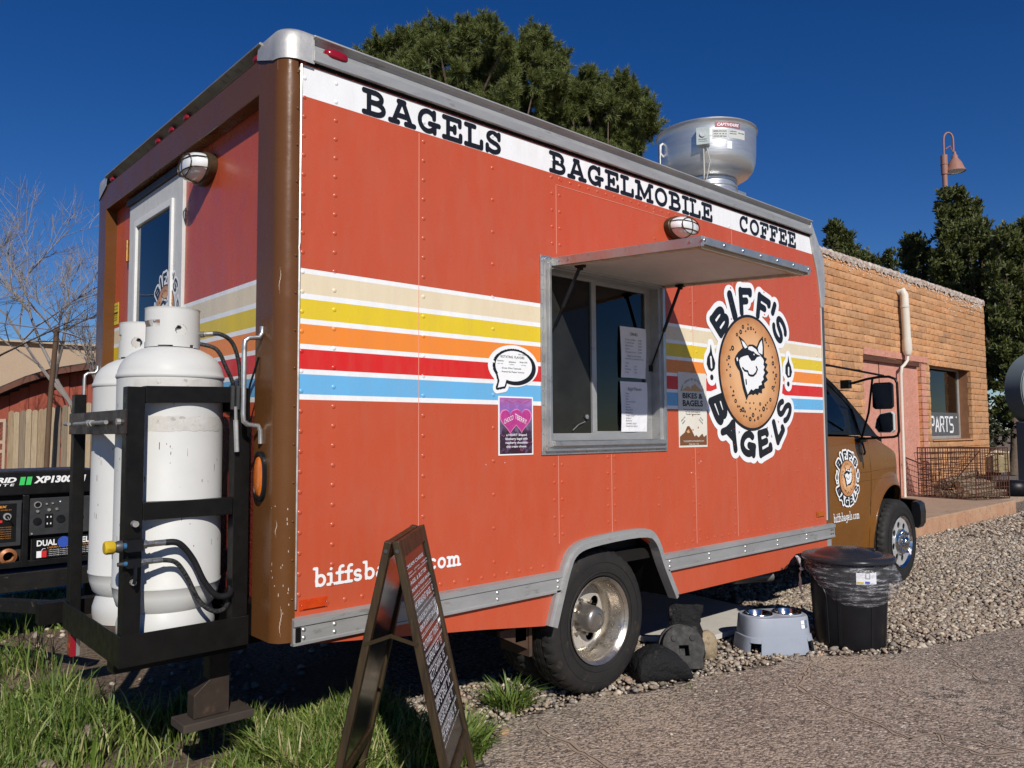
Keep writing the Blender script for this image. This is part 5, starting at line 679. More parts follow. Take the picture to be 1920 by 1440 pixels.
# rear frame: rounded corner posts, header, sill
def post(y0, sgn):     # y0: outer plane, sgn +1 grows towards +y
    pr = []
    R = 0.062
    for k in range(9):
        a = PI/2*k/8; pr.append((-0.078+R-R*math.sin(a), sgn*(-0.012+R-R*math.cos(a))))
    pr = [(-0.012, sgn*-0.012)]+pr+[(-0.078, sgn*0.188), (-0.015, sgn*0.188), (-0.015, sgn*0.03)]
    m = MB(); m.prism(pr, [], lambda u, v: (u, y0+v, 0.545), (0, 0, 2.20)); return m
post(0.0, 1).build('corner_post', BROWN, T, smooth=35)
post(2.48, -1).build('corner_post', BROWN, T, smooth=35)
p = MB(); p.box(-0.0775, -0.016, 0.186, 2.294, 2.645, 2.79).box(-0.0765, -0.016, 0.03, 2.45, 2.69, 2.789); p.build('rear_header', BROWN, T, bevel=0.004)
p = MB(); p.box(-0.077, -0.016, 0.19, 2.29, 0.545, 0.66); p.build('rear_sill', BLACKM, T)
p = MB(); p.box(-0.016, 0.0, 0.05, 1.145, 0.6, 2.66).box(-0.016, 0.0, 2.0, 2.44, 0.6, 2.66).box(-0.016, 0.0, 1.145, 2.0, 2.63, 2.66); p.build('rear_panel', WRAP_R, T)
# lower rear: dark red textured kick panel
KICK = M('red_texture', (0.12,0.012,0.010), 0.4, c2=(0.20,0.03,0.02), scale=40, bs=55, bst=1.0, bd=0.01)
p = MB(); p.box(-0.019, -0.0165, 0.19, 2.29, 0.66, 1.38); p.build('kick_panel', KICK, T)
# screw strip and aluminium bead between post and panel
p = MB(); p.box(-0.0115, -0.0005, -0.009, 0.0, 0.56, 2.70); p.build('edge_strip', BROWN, T)
p = MB(); p.tube([(0.004, -0.006, 0.66), (0.004, -0.006, 1.99), (0.001, -0.005, 2.01), (0.004, -0.006, 2.03), (0.004, -0.006, 2.73)], 0.0055, 6); p.build('edge_bead', ALU, T, smooth=60)
p = MB()
for k in range(15): dome(p, -0.014, 0.70+k*0.142, y=-0.0125, r=.0055, d=.004)
stuff(p.build('screws', BROWN, T, smooth=60))

# roof rail with its recessed cove, corner castings
RAIL = [(-0.028, 2.746), (-0.030, 2.787), (-0.006, 2.795), (-0.002, 2.822), (-0.012, 2.834), (-0.032, 2.840), (-0.030, 2.848), (0.06, 2.852), (0.06, 2.746)]
p = MB(); p.prism(RAIL, [], lambda u, v: (0.045, u, v), (4.03, 0, 0)); p.build('roof_rail', ALUR, T, bevel=0.002)
p = MB(); p.prism(RAIL, [], lambda u, v: (0.045, 2.48-u, v), (4.03, 0, 0)); p.build('roof_rail', ALUR, T, bevel=0.002)
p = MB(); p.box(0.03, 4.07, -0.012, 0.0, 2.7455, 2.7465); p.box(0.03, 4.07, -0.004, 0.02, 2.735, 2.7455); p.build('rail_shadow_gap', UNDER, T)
RR = [(-0.079, 2.7905), (-0.05, 2.795), (-0.048, 2.828), (-0.088, 2.842), (-0.086, 2.852), (0.04, 2.853), (0.04, 2.7905)]
p = MB(); p.prism(RR, [], lambda u, v: (u, 0.17, v), (0, 2.14, 0)); p.build('rear_roof_rail', ALUD, T, bevel=0.002)
def casting(ysgn, y0):
    m = MB(); pr = []; R = 0.075
    for k in range(9):
        a = PI/2*k/8; pr.append((-0.083+R-R*math.sin(a), ysgn*(-0.022+R-R*math.cos(a))))
    inner = [(-0.083, ysgn*0.20), (-0.05, ysgn*0.20), (0.05, ysgn*0.05), (0.05, ysgn*-0.022)]
    ring = [(0.05, ysgn*-0.022)]+pr+inner[:1]
    cols = []
    for z, sh in ((2.735, 0.0), (2.80, 0.0), (2.842, 0.004), (2.858, 0.015), (2.867, 0.04)):
        cols.append([(x+(sh if x < 0.0 else sh*0.3), y0+y+ysgn*(sh if ysgn*y < 0.1 else 0), z+(0.052 if (ysgn*y > 0.1 and z < 2.75) else 0)*1.0+(0.025 if (abs(ysgn*y) <= 0.1 and x < 0 and z < 2.75 and ysgn*y > 0.01) else 0)*0) for x, y in ring])
    n = len(ring); vs = [q for c in cols for q in c]; fs = []
    for i in range(len(cols)-1):
        for k in range(n-1): fs.append((i*n+k, i*n+k+1, (i+1)*n+k+1, (i+1)*n+k))
    vs.append((0.06, y0+ysgn*0.2, 2.870)); fs += [((len(cols)-1)*n+k, (len(cols)-1)*n+k+1, len(vs)-1) for k in range(n-1)]
    m.add(vs, fs); return m
CAST = M('cast_aluminium', (0.60,0.59,0.57), 0.5, 0.6, c2=(0.46,0.45,0.43), scale=7, bs=120, bst=0.25, bd=0.002, spot=0.3, spot_c=(0.3,0.27,0.23), spot_scale=30)
casting(1, 0.0).build('corner_casting', CAST, T, smooth=50)
casting(-1, 2.48).build('corner_casting', CAST, T, smooth=50)
p = MB(); p.prism([(4.066, 2.80), (4.07, 2.745), (4.10, 2.62), (4.15, 2.50), (4.185, 2.36), (4.205, 2.22), (4.25, 2.22), (4.275, 2.36), (4.275, 2.58), (4.235, 2.64), (4.15, 2.76), (4.09, 2.845)], [], lambda u, v: (u, -0.012, v), (0, 0.10, 0)); p.build('front_casting', CAST, T, bevel=0.006)
p = MB(); p.box(4.206, 4.215, -0.006, 0.03, 0.65, 2.23); p.build('edge_trim', SEAL, T)
SLATE = M('slate_paint', (0.055,0.062,0.075), 0.4, c2=(0.08,0.085,0.095), scale=9, spot=0.4, spot_c=(0.5,0.48,0.42), spot_scale=40, spot_t=0.68)
p = MB(); pr = [(4.215, -0.008), (4.25, -0.008), (4.275, 0.02), (4.28, 0.08), (4.215, 0.08)]
p.prism(pr, [], lambda u, v: (u, v, 0.645), (0, 0, 1.58)); p.build('front_corner_post', SLATE, T, smooth=40)
p = MB(); p.box(4.2, 4.265, -0.004, 0.06, 0.38, 0.525); p.build('front_corner_foot', ALUR, T)

# marker lights
def marker(c, ex, ey, ez, name='marker_light', mt=REDL):
    m = MB(); c = Vector(c); ex, ey, ez = Vector(ex), Vector(ey), Vector(ez); n = 14
    rings = []
    for (s, h) in ((1, 0), (1, .5), (.86, .85), (.5, 1.0)):
        rg = []
        for k in range(n):
            a = 2*PI*k/n; ca, sa = math.cos(a), math.sin(a)
            rg.append(c+ex*(abs(ca)**.5*(1 if ca > 0 else -1))*s+ez*(abs(sa)**.7*(1 if sa > 0 else -1))*s+ey*h)
        rings.append(rg)
    vs = [q for r in rings for q in r]; fs = [(i*n+k, i*n+(k+1) % n, (i+1)*n+(k+1) % n, (i+1)*n+k) for i in range(3) for k in range(n)]+[tuple(3*n+k for k in range(n))]
    m.add(vs, fs); return m.build(name, mt, T, smooth=50)
marker((0.145, -0.004, 2.797), (0.052, 0, 0), (0, -0.034, 0), (0, 0, 0.020))
for y in (0.24, 1.02, 1.22, 1.42, 2.22): marker((-0.05, y, 2.812), (0, 0.03, 0), (-0.028, 0, 0), (0, 0, 0.014))
# side reflectors
def reflector(x0, x1, z0, z1, mt, name):
    m = MB(); m.mat(0).box(x0, x1, -0.006, 0, z0, z1).mat(1).box(x0+.012, x1-.012, -0.011, -0.006, z0+.004, z1-.004)
    m.mat(2)
    for x in (x0+.006, x1-.006): dome(m, x, (z0+z1)/2, y=-.006, r=.004, d=.004)
    return m.build(name, [mt, mt, CHROME], T, bevel=0.001)
reflector(0.022, 0.136, 0.652, 0.69, ORREF, 'reflector'); reflector(4.05, 4.165, 0.682, 0.722, M('brown_orange', (0.42,0.10,0.01), 0.5), 'reflector')

# aluminium rub rail
def rail(x0, x1, zb=0.53):
    m = MB(); m.prism([(0, zb), (-0.026, zb+.002), (-0.026, zb+.012), (-0.022, zb+.014), (-0.022, zb+.068), (-0.030, zb+.072), (-0.030, zb+.094), (-0.002, zb+.101), (0, zb+.101)], [], lambda u, v: (x0, u, v), (x1-x0, 0, 0))
    o = m.build('rub_rail', ALUR, T, bevel=0.0015)
    q = MB()
    for x in ([.03, .157, .57, .98, 1.37] if x0 < 1 else [2.27, 2.66, 3.06, 3.46, 3.86]):
        dome(q, x, zb+.055, y=-.022, r=.0095, d=.006, n=10); dome(q, x, zb+.026, y=-.022, r=.0095, d=.006, n=10)
    stuff(q.build('bolt', ALU, o, smooth=50)); return o
rail(-0.012, 1.395); rail(2.215, 4.285, 0.522)
p = MB()
for x in (4.225, 4.255):
    for z in (.55, .578): dome(p, x, z, y=-.023, r=.007, d=.003, n=8)
stuff(p.build('bolt', BLACKM, T))
p = MB(); p.box(-0.004, 0.016, -0.0285, -0.0225, 0.545, 0.596); p.build('rubber_tape', BLACKM, T)
# wheel arch trim
def offset_path(P, d):
    out = []
    for i, q in enumerate(P):
        a = Vector(P[max(0, i-1)]); b = Vector(P[min(len(P)-1, i+1)]); t = (b-a).normalized(); nn = Vector((-t.y, t.x)); out.append((q[0]+nn.x*d, q[1]+nn.y*d))
    return out
def smooth_path(P, it=2):
    for _ in range(it):
        Q = [P[0]]
        for a, b in zip(P[:-1], P[1:]): Q += [(a[0]*.75+b[0]*.25, a[1]*.75+b[1]*.25), (a[0]*.25+b[0]*.75, a[1]*.25+b[1]*.75)]
        P = Q+[P[-1]]
    return P
AP = smooth_path([(1.335, .372), (1.395, .54), (1.43, .63), (1.475, .712), (1.60, .742), (2.06, .756), (2.145, .70), (2.2, .57), (2.315, .372)])
p = MB()
for d0, d1, y0, y1 in ((-0.012, 0.010, -0.040, 0.02), (0.010, 0.034, -0.026, 0.0)):
    A1, A2 = offset_path(AP, d0), offset_path(AP, d1)
    p.prism(A1+A2[::-1], [], lambda u, v, y=y0: (u, y, v), (0, y1-y0, 0))
p.build('wheel_arch_trim', ALUR, T, bevel=0.004)
# wheel well (dark inside)
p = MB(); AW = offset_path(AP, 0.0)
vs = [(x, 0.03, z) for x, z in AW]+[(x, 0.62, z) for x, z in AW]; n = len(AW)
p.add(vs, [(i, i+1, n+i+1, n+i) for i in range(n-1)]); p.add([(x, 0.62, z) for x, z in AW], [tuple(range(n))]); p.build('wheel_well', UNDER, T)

# chassis
p = MB(); p.box(0.0, 6.2, 0.75, 0.86, 0.36, 0.58).box(0.0, 6.2, 1.62, 1.73, 0.36, 0.58).box(1.2, 1.27, 0.1, 2.38, 0.30, 0.5).box(2.5, 3.5, 0.55, 0.75, 0.28, 0.5)
p.cyl((1.73, 0.3, 0.37), (1.73, 2.2, 0.37), 0.06, 12).cyl((5.87, 0.4, 0.37), (5.87, 2.1, 0.37), 0.04, 10); p.build('chassis', UNDER, T)
RUSTY = M('rusty_bracket', (0.09,0.045,0.025), 0.7, c2=(0.045,0.035,0.03), scale=14, spot=0.5, spot_c=(0.16,0.07,0.03), spot_scale=30)
p = MB(); p.prism([(1.10, 0.37), (1.30, 0.37), (1.30, 0.245), (1.10, 0.345)], [], lambda u, v: (u, 0.10, v), (0, 0.02, 0)).box(1.28, 1.30, 0.09, 0.3, 0.22, 0.5); p.build('spring_bracket', RUSTY, T)

# wheels
def tyre(cx, y0, cz, R, W, Rr, parent, name='tyre', steps=160):
    """outer face at y0, grows to y0+W"""
    m = MB(); prof = [(Rr+.004, .012), (Rr+.014, .0), (Rr+.045, -.006), (R-.055, -.004), (R-.040, .000), (R-.026, .006), (R-.012, .018), (R-.003, .034), (R, .055)]
    g = [.075, .078, .090, .093]; w = W
    tread = [(R, w*.30), (R-.011, w*.305), (R-.011, w*.345), (R, w*.35), (R+.002, w*.48), (R-.011, w*.485), (R-.011, w*.515), (R+.002, w*.52), (R, w*.65), (R-.011, w*.655), (R-.011, w*.695), (R, w*.70)]
    full = prof+tread+[(r, w-h) for r, h in prof[::-1]]
    vs = []; nP = len(full)
    for k in range(steps):
        a = 2*PI*k/steps; gr = (k % 4 == 0)
        for i, (r, h) in enumerate(full):
            rr_ = r
            sh = 6 <= i <= 8 or nP-9 <= i <= nP-7
            if gr and sh: rr_ = r-0.009
            if (k % 4 == 2) and (8 < i < nP-9) and r > R-.005: rr_ = r-0.004
            vs.append((cx+rr_*math.cos(a), y0+h, cz+rr_*math.sin(a)))
    fs = [(k*nP+i, k*nP+i+1, ((k+1) % steps)*nP+i+1, ((k+1) % steps)*nP+i) for k in range(steps) for i in range(nP-1)]
    m.add(vs, fs)
    # raised rings on the sidewall
    m.lathe([(R-.075, -.0075), (R-.071, -.0085), (R-.067, -.0075)], (cx, y0, cz), 'y', 64); m.lathe([(Rr+.030, -.007), (Rr+.034, -.009), (Rr+.038, -.007)], (cx, y0, cz), 'y', 64)
    return m.build(name, RUBBER, parent, smooth=32)
# (wheel parts)
def hole_plate(mb, cx, cz, R, holes, yf, th=0.006, ri=0.0):
    outer = [(cx+R*math.cos(2*PI*k/40), cz+R*math.sin(2*PI*k/40)) for k in range(40)]
    hs = []
    for (a, rr_, hr) in holes: hs.append([(cx+rr_*math.cos(a)+hr*math.cos(2*PI*k/14), cz+rr_*math.sin(a)+hr*math.sin(2*PI*k/14)) for k in range(14)])
    mb.prism(outer, hs, lambda u, v: (u, yf, v), (0, th, 0))
def rear_wheel(cx, y0, far=False):
    s = -1 if far else 1
    W = MB(); ty = tyre(cx, y0, 0.368, 0.37, 0.215, 0.215, T, 'tyre')
    i = tyre(cx, y0+s*0.255 if not far else y0-0.255, 0.368, 0.37, 0.215, 0.215, T, 'tyre')
    return ty
def dish_rim(cx, y0, cz):
    r = MB(); r.lathe([(.206, .010), (.214, .002), (.222, -.004), (.224, -.001), (.220, .008), (.207, .018), (.197, .035), (.192, .06), (.180, .075), (.176, .10), (.174, .13), (.160, .142)], (cx, y0, cz), 'y', 56)
    rim = r.build('rim', STEELR, T, smooth=40)
    d = MB(); hole_plate(d, cx, cz, .165, [(PI/2*0.35+k*PI/2, .120, .033) for k in range(4)], y0+.135)
    d.build('disc', M('disc_paint', (0.55,0.52,0.46), 0.45, 0.3, c2=(0.42,0.38,0.32), scale=9, spot=0.5, spot_c=(0.22,0.13,0.07), spot_scale=16, spot_t=0.58), rim)
    h = MB(); h.lathe([(.075, .135), (.072, .10), (.068, .045), (.062, .028), (.050, .020), (.035, .018), (.033, .024), (0.0, .024)], (cx, y0, cz), 'y', 32)
    h.build('hub', M('hub_steel', (0.40,0.37,0.34), 0.33, 0.8, c2=(0.22,0.20,0.18), scale=12, spot=0.5, spot_c=(0.13,0.09,0.07), spot_scale=25), rim, smooth=40)
    b = MB()
    for k in range(8):
        a = 2*PI*k/8+.2; c = (cx+.09*math.cos(a), cz+.09*math.sin(a)); b.cyl((c[0], y0+.135, c[1]), (c[0], y0+.112, c[1]), .011, 6)
    stuff(b.build('lug_nuts', STEELR, rim)); return rim
tyre(1.742, 0.035, 0.325, 0.375, 0.205, 0.218, T); tyre(1.742, 0.275, 0.325, 0.375, 0.205, 0.218, T); dish_rim(1.742, 0.035, 0.325)
tyre(1.742, 2.24, 0.325, 0.375, 0.205, 0.218, T); tyre(1.742, 2.0, 0.325, 0.375, 0.205, 0.218, T)
tyre(5.87, 0.125, 0.318, 0.37, 0.205, 0.215, T); tyre(5.87, 2.15, 0.318, 0.37, 0.205, 0.215, T)
r = MB(); cx, y0, cz = 5.87, .125, .318
r.lathe([(.206, .012), (.216, .0), (.224, -.008), (.225, .0), (.218, .006), (.208, .012), (.200, .016)], (cx, y0, cz), 'y', 56); frim = r.build('rim', CHROME, T, smooth=40)
LINER = M('wheel_liner', (0.66,0.66,0.65), 0.42, 0.5, c2=(0.5,0.5,0.5), scale=8, spot=0.3, spot_c=(0.3,0.26,0.22), spot_scale=30)
d = MB(); hole_plate(d, cx, cz, .205, [(k*PI/4+.2, .150, .029) for k in range(8)], y0+.010, .008); d.build('wheel_cover', LINER, frim)
d = MB(); d.lathe([(.115, .010), (.110, -.012), (.098, -.02), (.05, -.022), (.045, -.045), (.038, -.055), (.025, -.062), (0, -.064)], (cx, y0, cz), 'y', 32); d.build('hub_cap', CHROME, frim, smooth=40)
d = MB()
for k in range(8):
    a = 2*PI*k/8+.15; c = (cx+.085*math.cos(a), cz+.085*math.sin(a)); d.cyl((c[0], y0-.018, c[1]), (c[0], y0-.052, c[1]), .014, 8, .011); d.cyl((c[0], y0-.052, c[1]), (c[0], y0-.058, c[1]), .009, 8, .003)
stuff(d.build('lug_nut_covers', CHROME, frim, smooth=40))

# ---- serving window
WF = MB(); x0, x1, z0, z1 = 1.283, 2.285, 1.195, 2.178
outer = [(x0, z0), (x1, z0), (x1, z1), (x0, z1)]; o2 = [(x0+.018, z0+.018), (x1-.018, z0+.018), (x1-.018, z1-.018), (x0+.018, z1-.018)]; inn = [(x0+.052, z0+.055), (x1-.052, z0+.055), (x1-.052, z1-.052), (x0+.052, z1-.052)]
WF.prism(outer, [inn], lambda u, v: (u, -.008, v), (0, .008, 0)); WF.prism(o2, [inn], lambda u, v: (u, -.024, v), (0, .016, 0))
i2 = [(x0+.036, z0+.038), (x1-.036, z0+.038), (x1-.036, z1-.036), (x0+.036, z1-.036)]; WF.prism(i2, [inn], lambda u, v: (u, -.032, v), (0, .008, 0))
WF.build('serving_window', ALU, T, bevel=0.002); win = bpy.context.scene.objects['serving_window']
q = MB()
for k in range(14):
    z = z0+.03+k*.071; dome(q, x0+.008, z, y=-.008, r=.0035, d=.004); dome(q, x1-.008, z, y=-.008, r=.0035, d=.004)
for k in range(14): x = x0+.03+k*.0725; dome(q, x, z0+.009, y=-.008, r=.0035, d=.004); dome(q, x, z1-.009, y=-.008, r=.0035, d=.004)
stuff(q.build('screws', CHROME, win))
# reveal, inner frame, sliding sashes
p = MB(); R0 = [(1.335, 1.25), (2.233, 1.25), (2.233, 2.126), (1.335, 2.126)]; R1 = [(1.345, 1.262), (2.205, 1.262), (2.205, 2.115), (1.345, 2.115)]
p.prism(R0, [R1], lambda u, v: (u, -.02, v), (0, .12, 0)); p.build('window_reveal', ALUR, win)
p = MB(); p.prism([(1.345, 1.262), (2.205, 1.262), (2.205, 2.115), (1.345, 2.115)], [[(1.352, 1.30), (1.70, 1.30), (1.70, 2.10), (1.352, 2.10)], [(1.735, 1.31), (2.155, 1.31), (2.155, 2.09), (1.735, 2.09)]], lambda u, v: (u, .035, v), (0, .02, 0)); p.build('sash', ALUR, win, bevel=.0015)
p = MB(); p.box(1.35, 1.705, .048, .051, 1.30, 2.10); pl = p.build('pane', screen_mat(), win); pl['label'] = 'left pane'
p = MB(); p.box(1.73, 2.16, .042, .045, 1.305, 2.095); pl = p.build('pane', GLASS, win); pl['label'] = 'right pane with menus'
p = MB(); p.box(1.335, 2.235, -0.045, 0.05, 1.238, 1.262); p.build('sill', ALU, win, bevel=0.003)
# latch and faded sticker on the left screen
p = MB(); p.lathe([(.012, .04), (.012, .032), (0, .03)], (1.655, 0, 1.385), 'y', 12); p.tube([(1.64, .035, 1.36), (1.59, .034, 1.345), (1.545, .034, 1.315)], .0025, 5); p.build('latch', ALU, win)
PAPER = M('paper', (0.78,0.78,0.80), 0.7, c2=(0.72,0.72,0.75), scale=4)
INK = M('ink', (0.03,0.03,0.04), 0.6)
def sheet(name, x0, x1, z0, z1, y, title, lines, lab):
    m = MB(); n = 6; vs = []
    for j in range(n+1):
        for i in range(5):
            vs.append((x0+(x1-x0)*i/4, y-0.004*math.sin(i*1.2+j*.7)-.003, z0+(z1-z0)*j/n))
    m.mat(0).add(vs, [(j*5+i, j*5+i+1, (j+1)*5+i+1, (j+1)*5+i) for j in range(n) for i in range(4)])
    m.mat(1); U, V = (1,0,0), (0,0,1); yy = y-.0095
    put_text(m, title, (0, yy, 0), U, V, (x0+x1)/2, z1-.048, h=.017, w=.115 if len(title) > 7 else .06, align='CENTER')
    for (lx, lz, t, w) in lines: put_text(m, t, (0, yy, 0), U, V, x0+lx, z1-lz, h=.0075, w=w)
    o = m.build(name, [PAPER, INK], win); o['label'] = lab; return o
sheet('menu_sheet', 1.930, 2.150, 1.603, 1.886, .034, 'DRINKS', [(.035,.075,'Drip coffee   3.00',.14),(.035,.092,'Cold brew       4.50',.14),(.035,.109,'Espresso        3.50',.14),(.035,.126,'Latte                5.00',.14),(.035,.143,'Cappuccino   5.00',.14),(.05,.165,'Bagels & cream cheese',.12),(.03,.181,'toasted on request all day',.16),(.03,.205,'Tea',.03),(.03,.222,'Juice                3.00',.10),(.03,.239,'Sparkling        3.00',.10),(.03,.256,'Water             2.00',.10)], 'upper printed menu sheet')
sheet('menu_sheet', 1.925, 2.154, 1.306, 1.582, .034, 'Bagel Flavors', [(.035,.070+.0148*i,t,w) for i,(t,w) in enumerate((('Plain',.03),('Onion',.032),('Salt',.025),('Cinnamon Raisin',.085),('Garlic',.032),('Sesame',.038),('Poppy Seed',.058),('Everything',.055),('Asiago Cheese',.075),('Jalapeno',.045),('Blueberry',.05),('Cheddar Herb',.09),('Gluten Free Option',.10)))], 'lower sheet headed Bagel Flavors')
p = MB(); p.mat(0).box(1.772, 1.828, .06, .075, 1.303, 1.378); p.mat(1)
for i in range(3):
    for j in range(3): p.box(1.782+i*.014, 1.790+i*.014, .058, .06, 1.315+j*.014, 1.322+j*.014)
p.box(1.784, 1.812, .058, .06, 1.360, 1.368); p.build('card_reader', [PAPER, INK], win)
p = MB(); p.cyl((1.865, .1, 1.27), (1.865, .1, 1.34), .028, 14, .032); p.build('cup', WHITEP, win)

# ---- raised hatch with gas struts
HU = M('hatch_lining', (0.62,0.58,0.54), 0.6, c2=(0.52,0.48,0.44), scale=5, spot=0.25, spot_c=(0.4,0.3,0.2), spot_scale=20, bs=40, bst=.1, bd=.002)
WOODT = M('plywood_edge', (0.42,0.28,0.14), 0.7, c2=(0.62,0.56,0.46), scale=12, st=(0.4,2,6), spot=0.4, spot_c=(0.2,0.13,0.07), spot_scale=20)
A_ = Vector((0, -0.012, 2.135)); B_ = Vector((0, -0.885, 2.078)); hv = (B_-A_); nrm = Vector((0, -hv.z, hv.y)).normalized(); nrm = nrm if nrm.z > 0 else -nrm
HX0, HX1 = 1.352, 2.285; HL = hv.length; hd = hv.normalized(); EX = Vector((1,0,0))
def hp(x, t, k): q = A_+hd*t+nrm*k; return (x, q.y, q.z)
def hbox(mb, xa, xb, ta, tb, ka, kb): return mb.add([hp(xa,ta,ka),hp(xb,ta,ka),hp(xb,tb,ka),hp(xa,tb,ka),hp(xa,ta,kb),hp(xb,ta,kb),hp(xb,tb,kb),hp(xa,tb,kb)], [(0,3,2,1),(4,5,6,7),(0,1,5,4),(1,2,6,5),(2,3,7,6),(3,0,4,7)])
p = MB(); hbox(p, HX0+.02, HX1-.02, .02, HL-.02, .004, .030); hatch = p.build('hatch', HU, T); hatch['label'] = 'raised serving hatch'
p = MB(); hbox(p, HX0+.014, HX1-.014, .015, HL-.012, .0305, .033); p.build('skin', M('hatch_skin', RED, 0.3), hatch)
p = MB(); hbox(p, HX0, HX0+.019, 0, HL, -.006, .036); hbox(p, HX1-.019, HX1, 0, HL, -.006, .036); hbox(p, HX0+.0195, HX1-.0195, HL-.016, HL, .004, .036); p.build('edge_angle', ALU, hatch, bevel=.0015)
p = MB(); hbox(p, HX0+.0195, HX1-.0195, HL-.045, HL-.0165, -.010, .0035); hbox(p, HX0+.0195, HX0+.045, .03, HL-.046, -.008, .0035); hbox(p, HX1-.045, HX1-.0195, .03, HL-.046, -.008, .0035); p.build('timber_edging', WOODT, hatch)
p = MB()
for k in range(7): 
    t = HL*(.03+.94*k/6)
for t in (.05, .12, .84, .9):
    for xx, s in ((HX0, -1), (HX1, 1)):
        c = Vector(hp(xx, t*HL/.9, .015)); p.cyl(c, c+Vector((s*.004, 0, 0)), .006, 8)
for k in range(7):
    c = Vector(hp(HX0+.02+(HX1-HX0-.04)*k/6, HL, .020)); p.cyl(c, c+hd*.004, .006, 8)
stuff(p.build('screws', CHROME, hatch))
p = MB(); p.cyl((1.352, -.006, 2.142), (2.285, -.006, 2.142), .008, 10); p.build('hinge', ALU, hatch)
def strut(x, yt, lowx, lowy, lowz):
    m = MB(); a = Vector((x, yt, 2.118)); b = Vector((lowx, lowy, lowz)); mid = a.lerp(b, .55)
    m.mat(0).tube([a, mid], .0095, 8); m.mat(1).tube([mid, b], .0048, 8); m.mat(0).box(x-.02, x+.02, yt-.02, yt+.02, 2.112, 2.124); m.obox(a-Vector((0,0,.008)), (.008,0,0), (0,.012,0), (0,0,.012)); m.obox(b, (.010,0,0), (0,.008,.0), (0,0,.018))
    return m.build('gas_strut', [BLACKP, BLACKM], T, smooth=40)
strut(2.235, -.15, 2.19, .03, 1.665); strut(1.425, -.14, 1.36, .02, 1.76)

# ---- bulkhead lamps
OPAL = M('opal_glass', (0.78,0.80,0.80), 0.16, c2=(0.70,0.73,0.74), scale=4, spec=0.6, coat=0.5, rvar=0.04)
BRONZE = M('bronze', (0.10,0.065,0.035), 0.45, 0.4, c2=(0.05,0.035,0.02), scale=20)
def bulkhead(c, ex, en, ez):
    c, ex, en, ez = Vector(c), Vector(ex), Vector(en), Vector(ez); n = 28
    def ring(s, h): return [c+ex*(math.cos(2*PI*k/n)*s)+ez*(math.sin(2*PI*k/n)*s)+en*h for k in range(n)]
    def loft(m, R):
        vs = [q for r in R for q in r]; m.add(vs, [(i*n+k, i*n+(k+1) % n, (i+1)*n+(k+1) % n, (i+1)*n+k) for i in range(len(R)-1) for k in range(n)]+[tuple((len(R)-1)*n+k for k in range(n))])
    m = MB(); loft(m, [ring(1.02, 0), ring(1.05, .01), ring(1.05, .035), ring(.98, .042), ring(.9, .043)]); o = m.build('bulkhead_lamp', BRONZE, T, smooth=40)
    m = MB(); loft(m, [ring(.93, .043), ring(.93, .06), ring(.86, .085), ring(.68, .104), ring(.35, .114), ring(.05, .116)]); m.build('glass_dome', OPAL, o, smooth=60)
    m = MB()
    def surf(a, t):   # point over the dome; a angle across, t -1..1
        prof = [(1.0, .043), (.97, .065), (.9, .09), (.72, .109), (.4, .119), (0, .121)]; s = abs(t)*5; i = min(4, int(5-s)) if t else 4
        u = (5-abs(t)*5); i = min(4, int(u)); f = u-i; rr_ = prof[i][0]*(1-f)+prof[i+1][0]*f; h = prof[i][1]*(1-f)+prof[i+1][1]*f
        sg = 1 if t >= 0 else -1
        return rr_*sg, h
    for off in (-.38, .0, .38):
        pts = []
        for k in range(13):
            t = -1+2*k/12; rr_, h = surf(0, t); w = math.sqrt(max(0, 1-off*off)); pts.append(c+ex*(off)+ez*(rr_*w)+en*(h if abs(off) < .1 else h*.97))
        if off == 0: m.tube(pts, .0028, 5)
    for off in (-.35, .35):
        pts = []
        for k in range(15):
            t = -1+2*k/14; rr_, h = surf(0, t); pts.append(c+ez*off+ex*(rr_*math.sqrt(1-off*off))+en*(h-.006))
        m.tube(pts, .0028, 5)
    m.tube([c+ex*(math.cos(2*PI*k/24)*.72)+ez*(math.sin(2*PI*k/24)*.72)+en*.107 for k in range(25)], .0028, 5)
    m.build('wire_guard', BRONZE, o); return o
bulkhead((2.415, 0.0, 2.50), (.118, 0, 0), (0, -1, 0), (0, 0, .066))
bulkhead((-0.016, 0.87, 2.53), (0, -.118, 0), (-1, 0, 0), (0, 0, .07))

# ---- rear door
p = MB(); D0 = [(1.15, .68), (1.995, .68), (1.995, 2.60), (1.15, 2.60)]; DW = [(1.272, 1.45), (1.872, 1.45), (1.872, 2.49), (1.272, 2.49)]
p.prism(D0, [DW], lambda u, v: (-.030, u, v), (.03, 0, 0)); WOODW = M('white_door', (0.50,0.50,0.49), 0.55, c2=(0.62,0.62,0.61), scale=30, st=(1,1,.4), spot=0.3, spot_c=(0.33,0.32,0.30), spot_scale=60, bs=90, bst=.2, bd=.002)
door = p.build('rear_door', WOODW, T, bevel=.002)
p = MB(); W2 = [(1.302, 1.48), (1.842, 1.48), (1.842, 2.455), (1.302, 2.455)]; p.prism(DW, [W2], lambda u, v: (-.042, u, v), (.02, 0, 0)); p.build('window_frame', WHITEP, door, bevel=.003)
p = MB(); p.box(-.028, -.024, 1.30, 1.845, 1.478, 2.458); p.build('pane', TINT, door)
p = MB(); p.box(.03, .04, 1.2, 1.9, 1.4, 2.55); p.box(.0, .03, 1.74, 1.76, 1.5, 2.45); p.build('blind', DARKIN, door)
BRASS = M('brass', (0.48,0.24,0.07), 0.35, 0.8, c2=(0.3,0.15,0.05), scale=20)
for z in (2.29, 0.95):
    p = MB(); p.box(-.034, -.030, 1.985, 2.035, z, z+.12).cyl((-.037, 2.005, z), (-.037, 2.005, z+.12), .008, 8); p.build('hinge', BRASS, door)
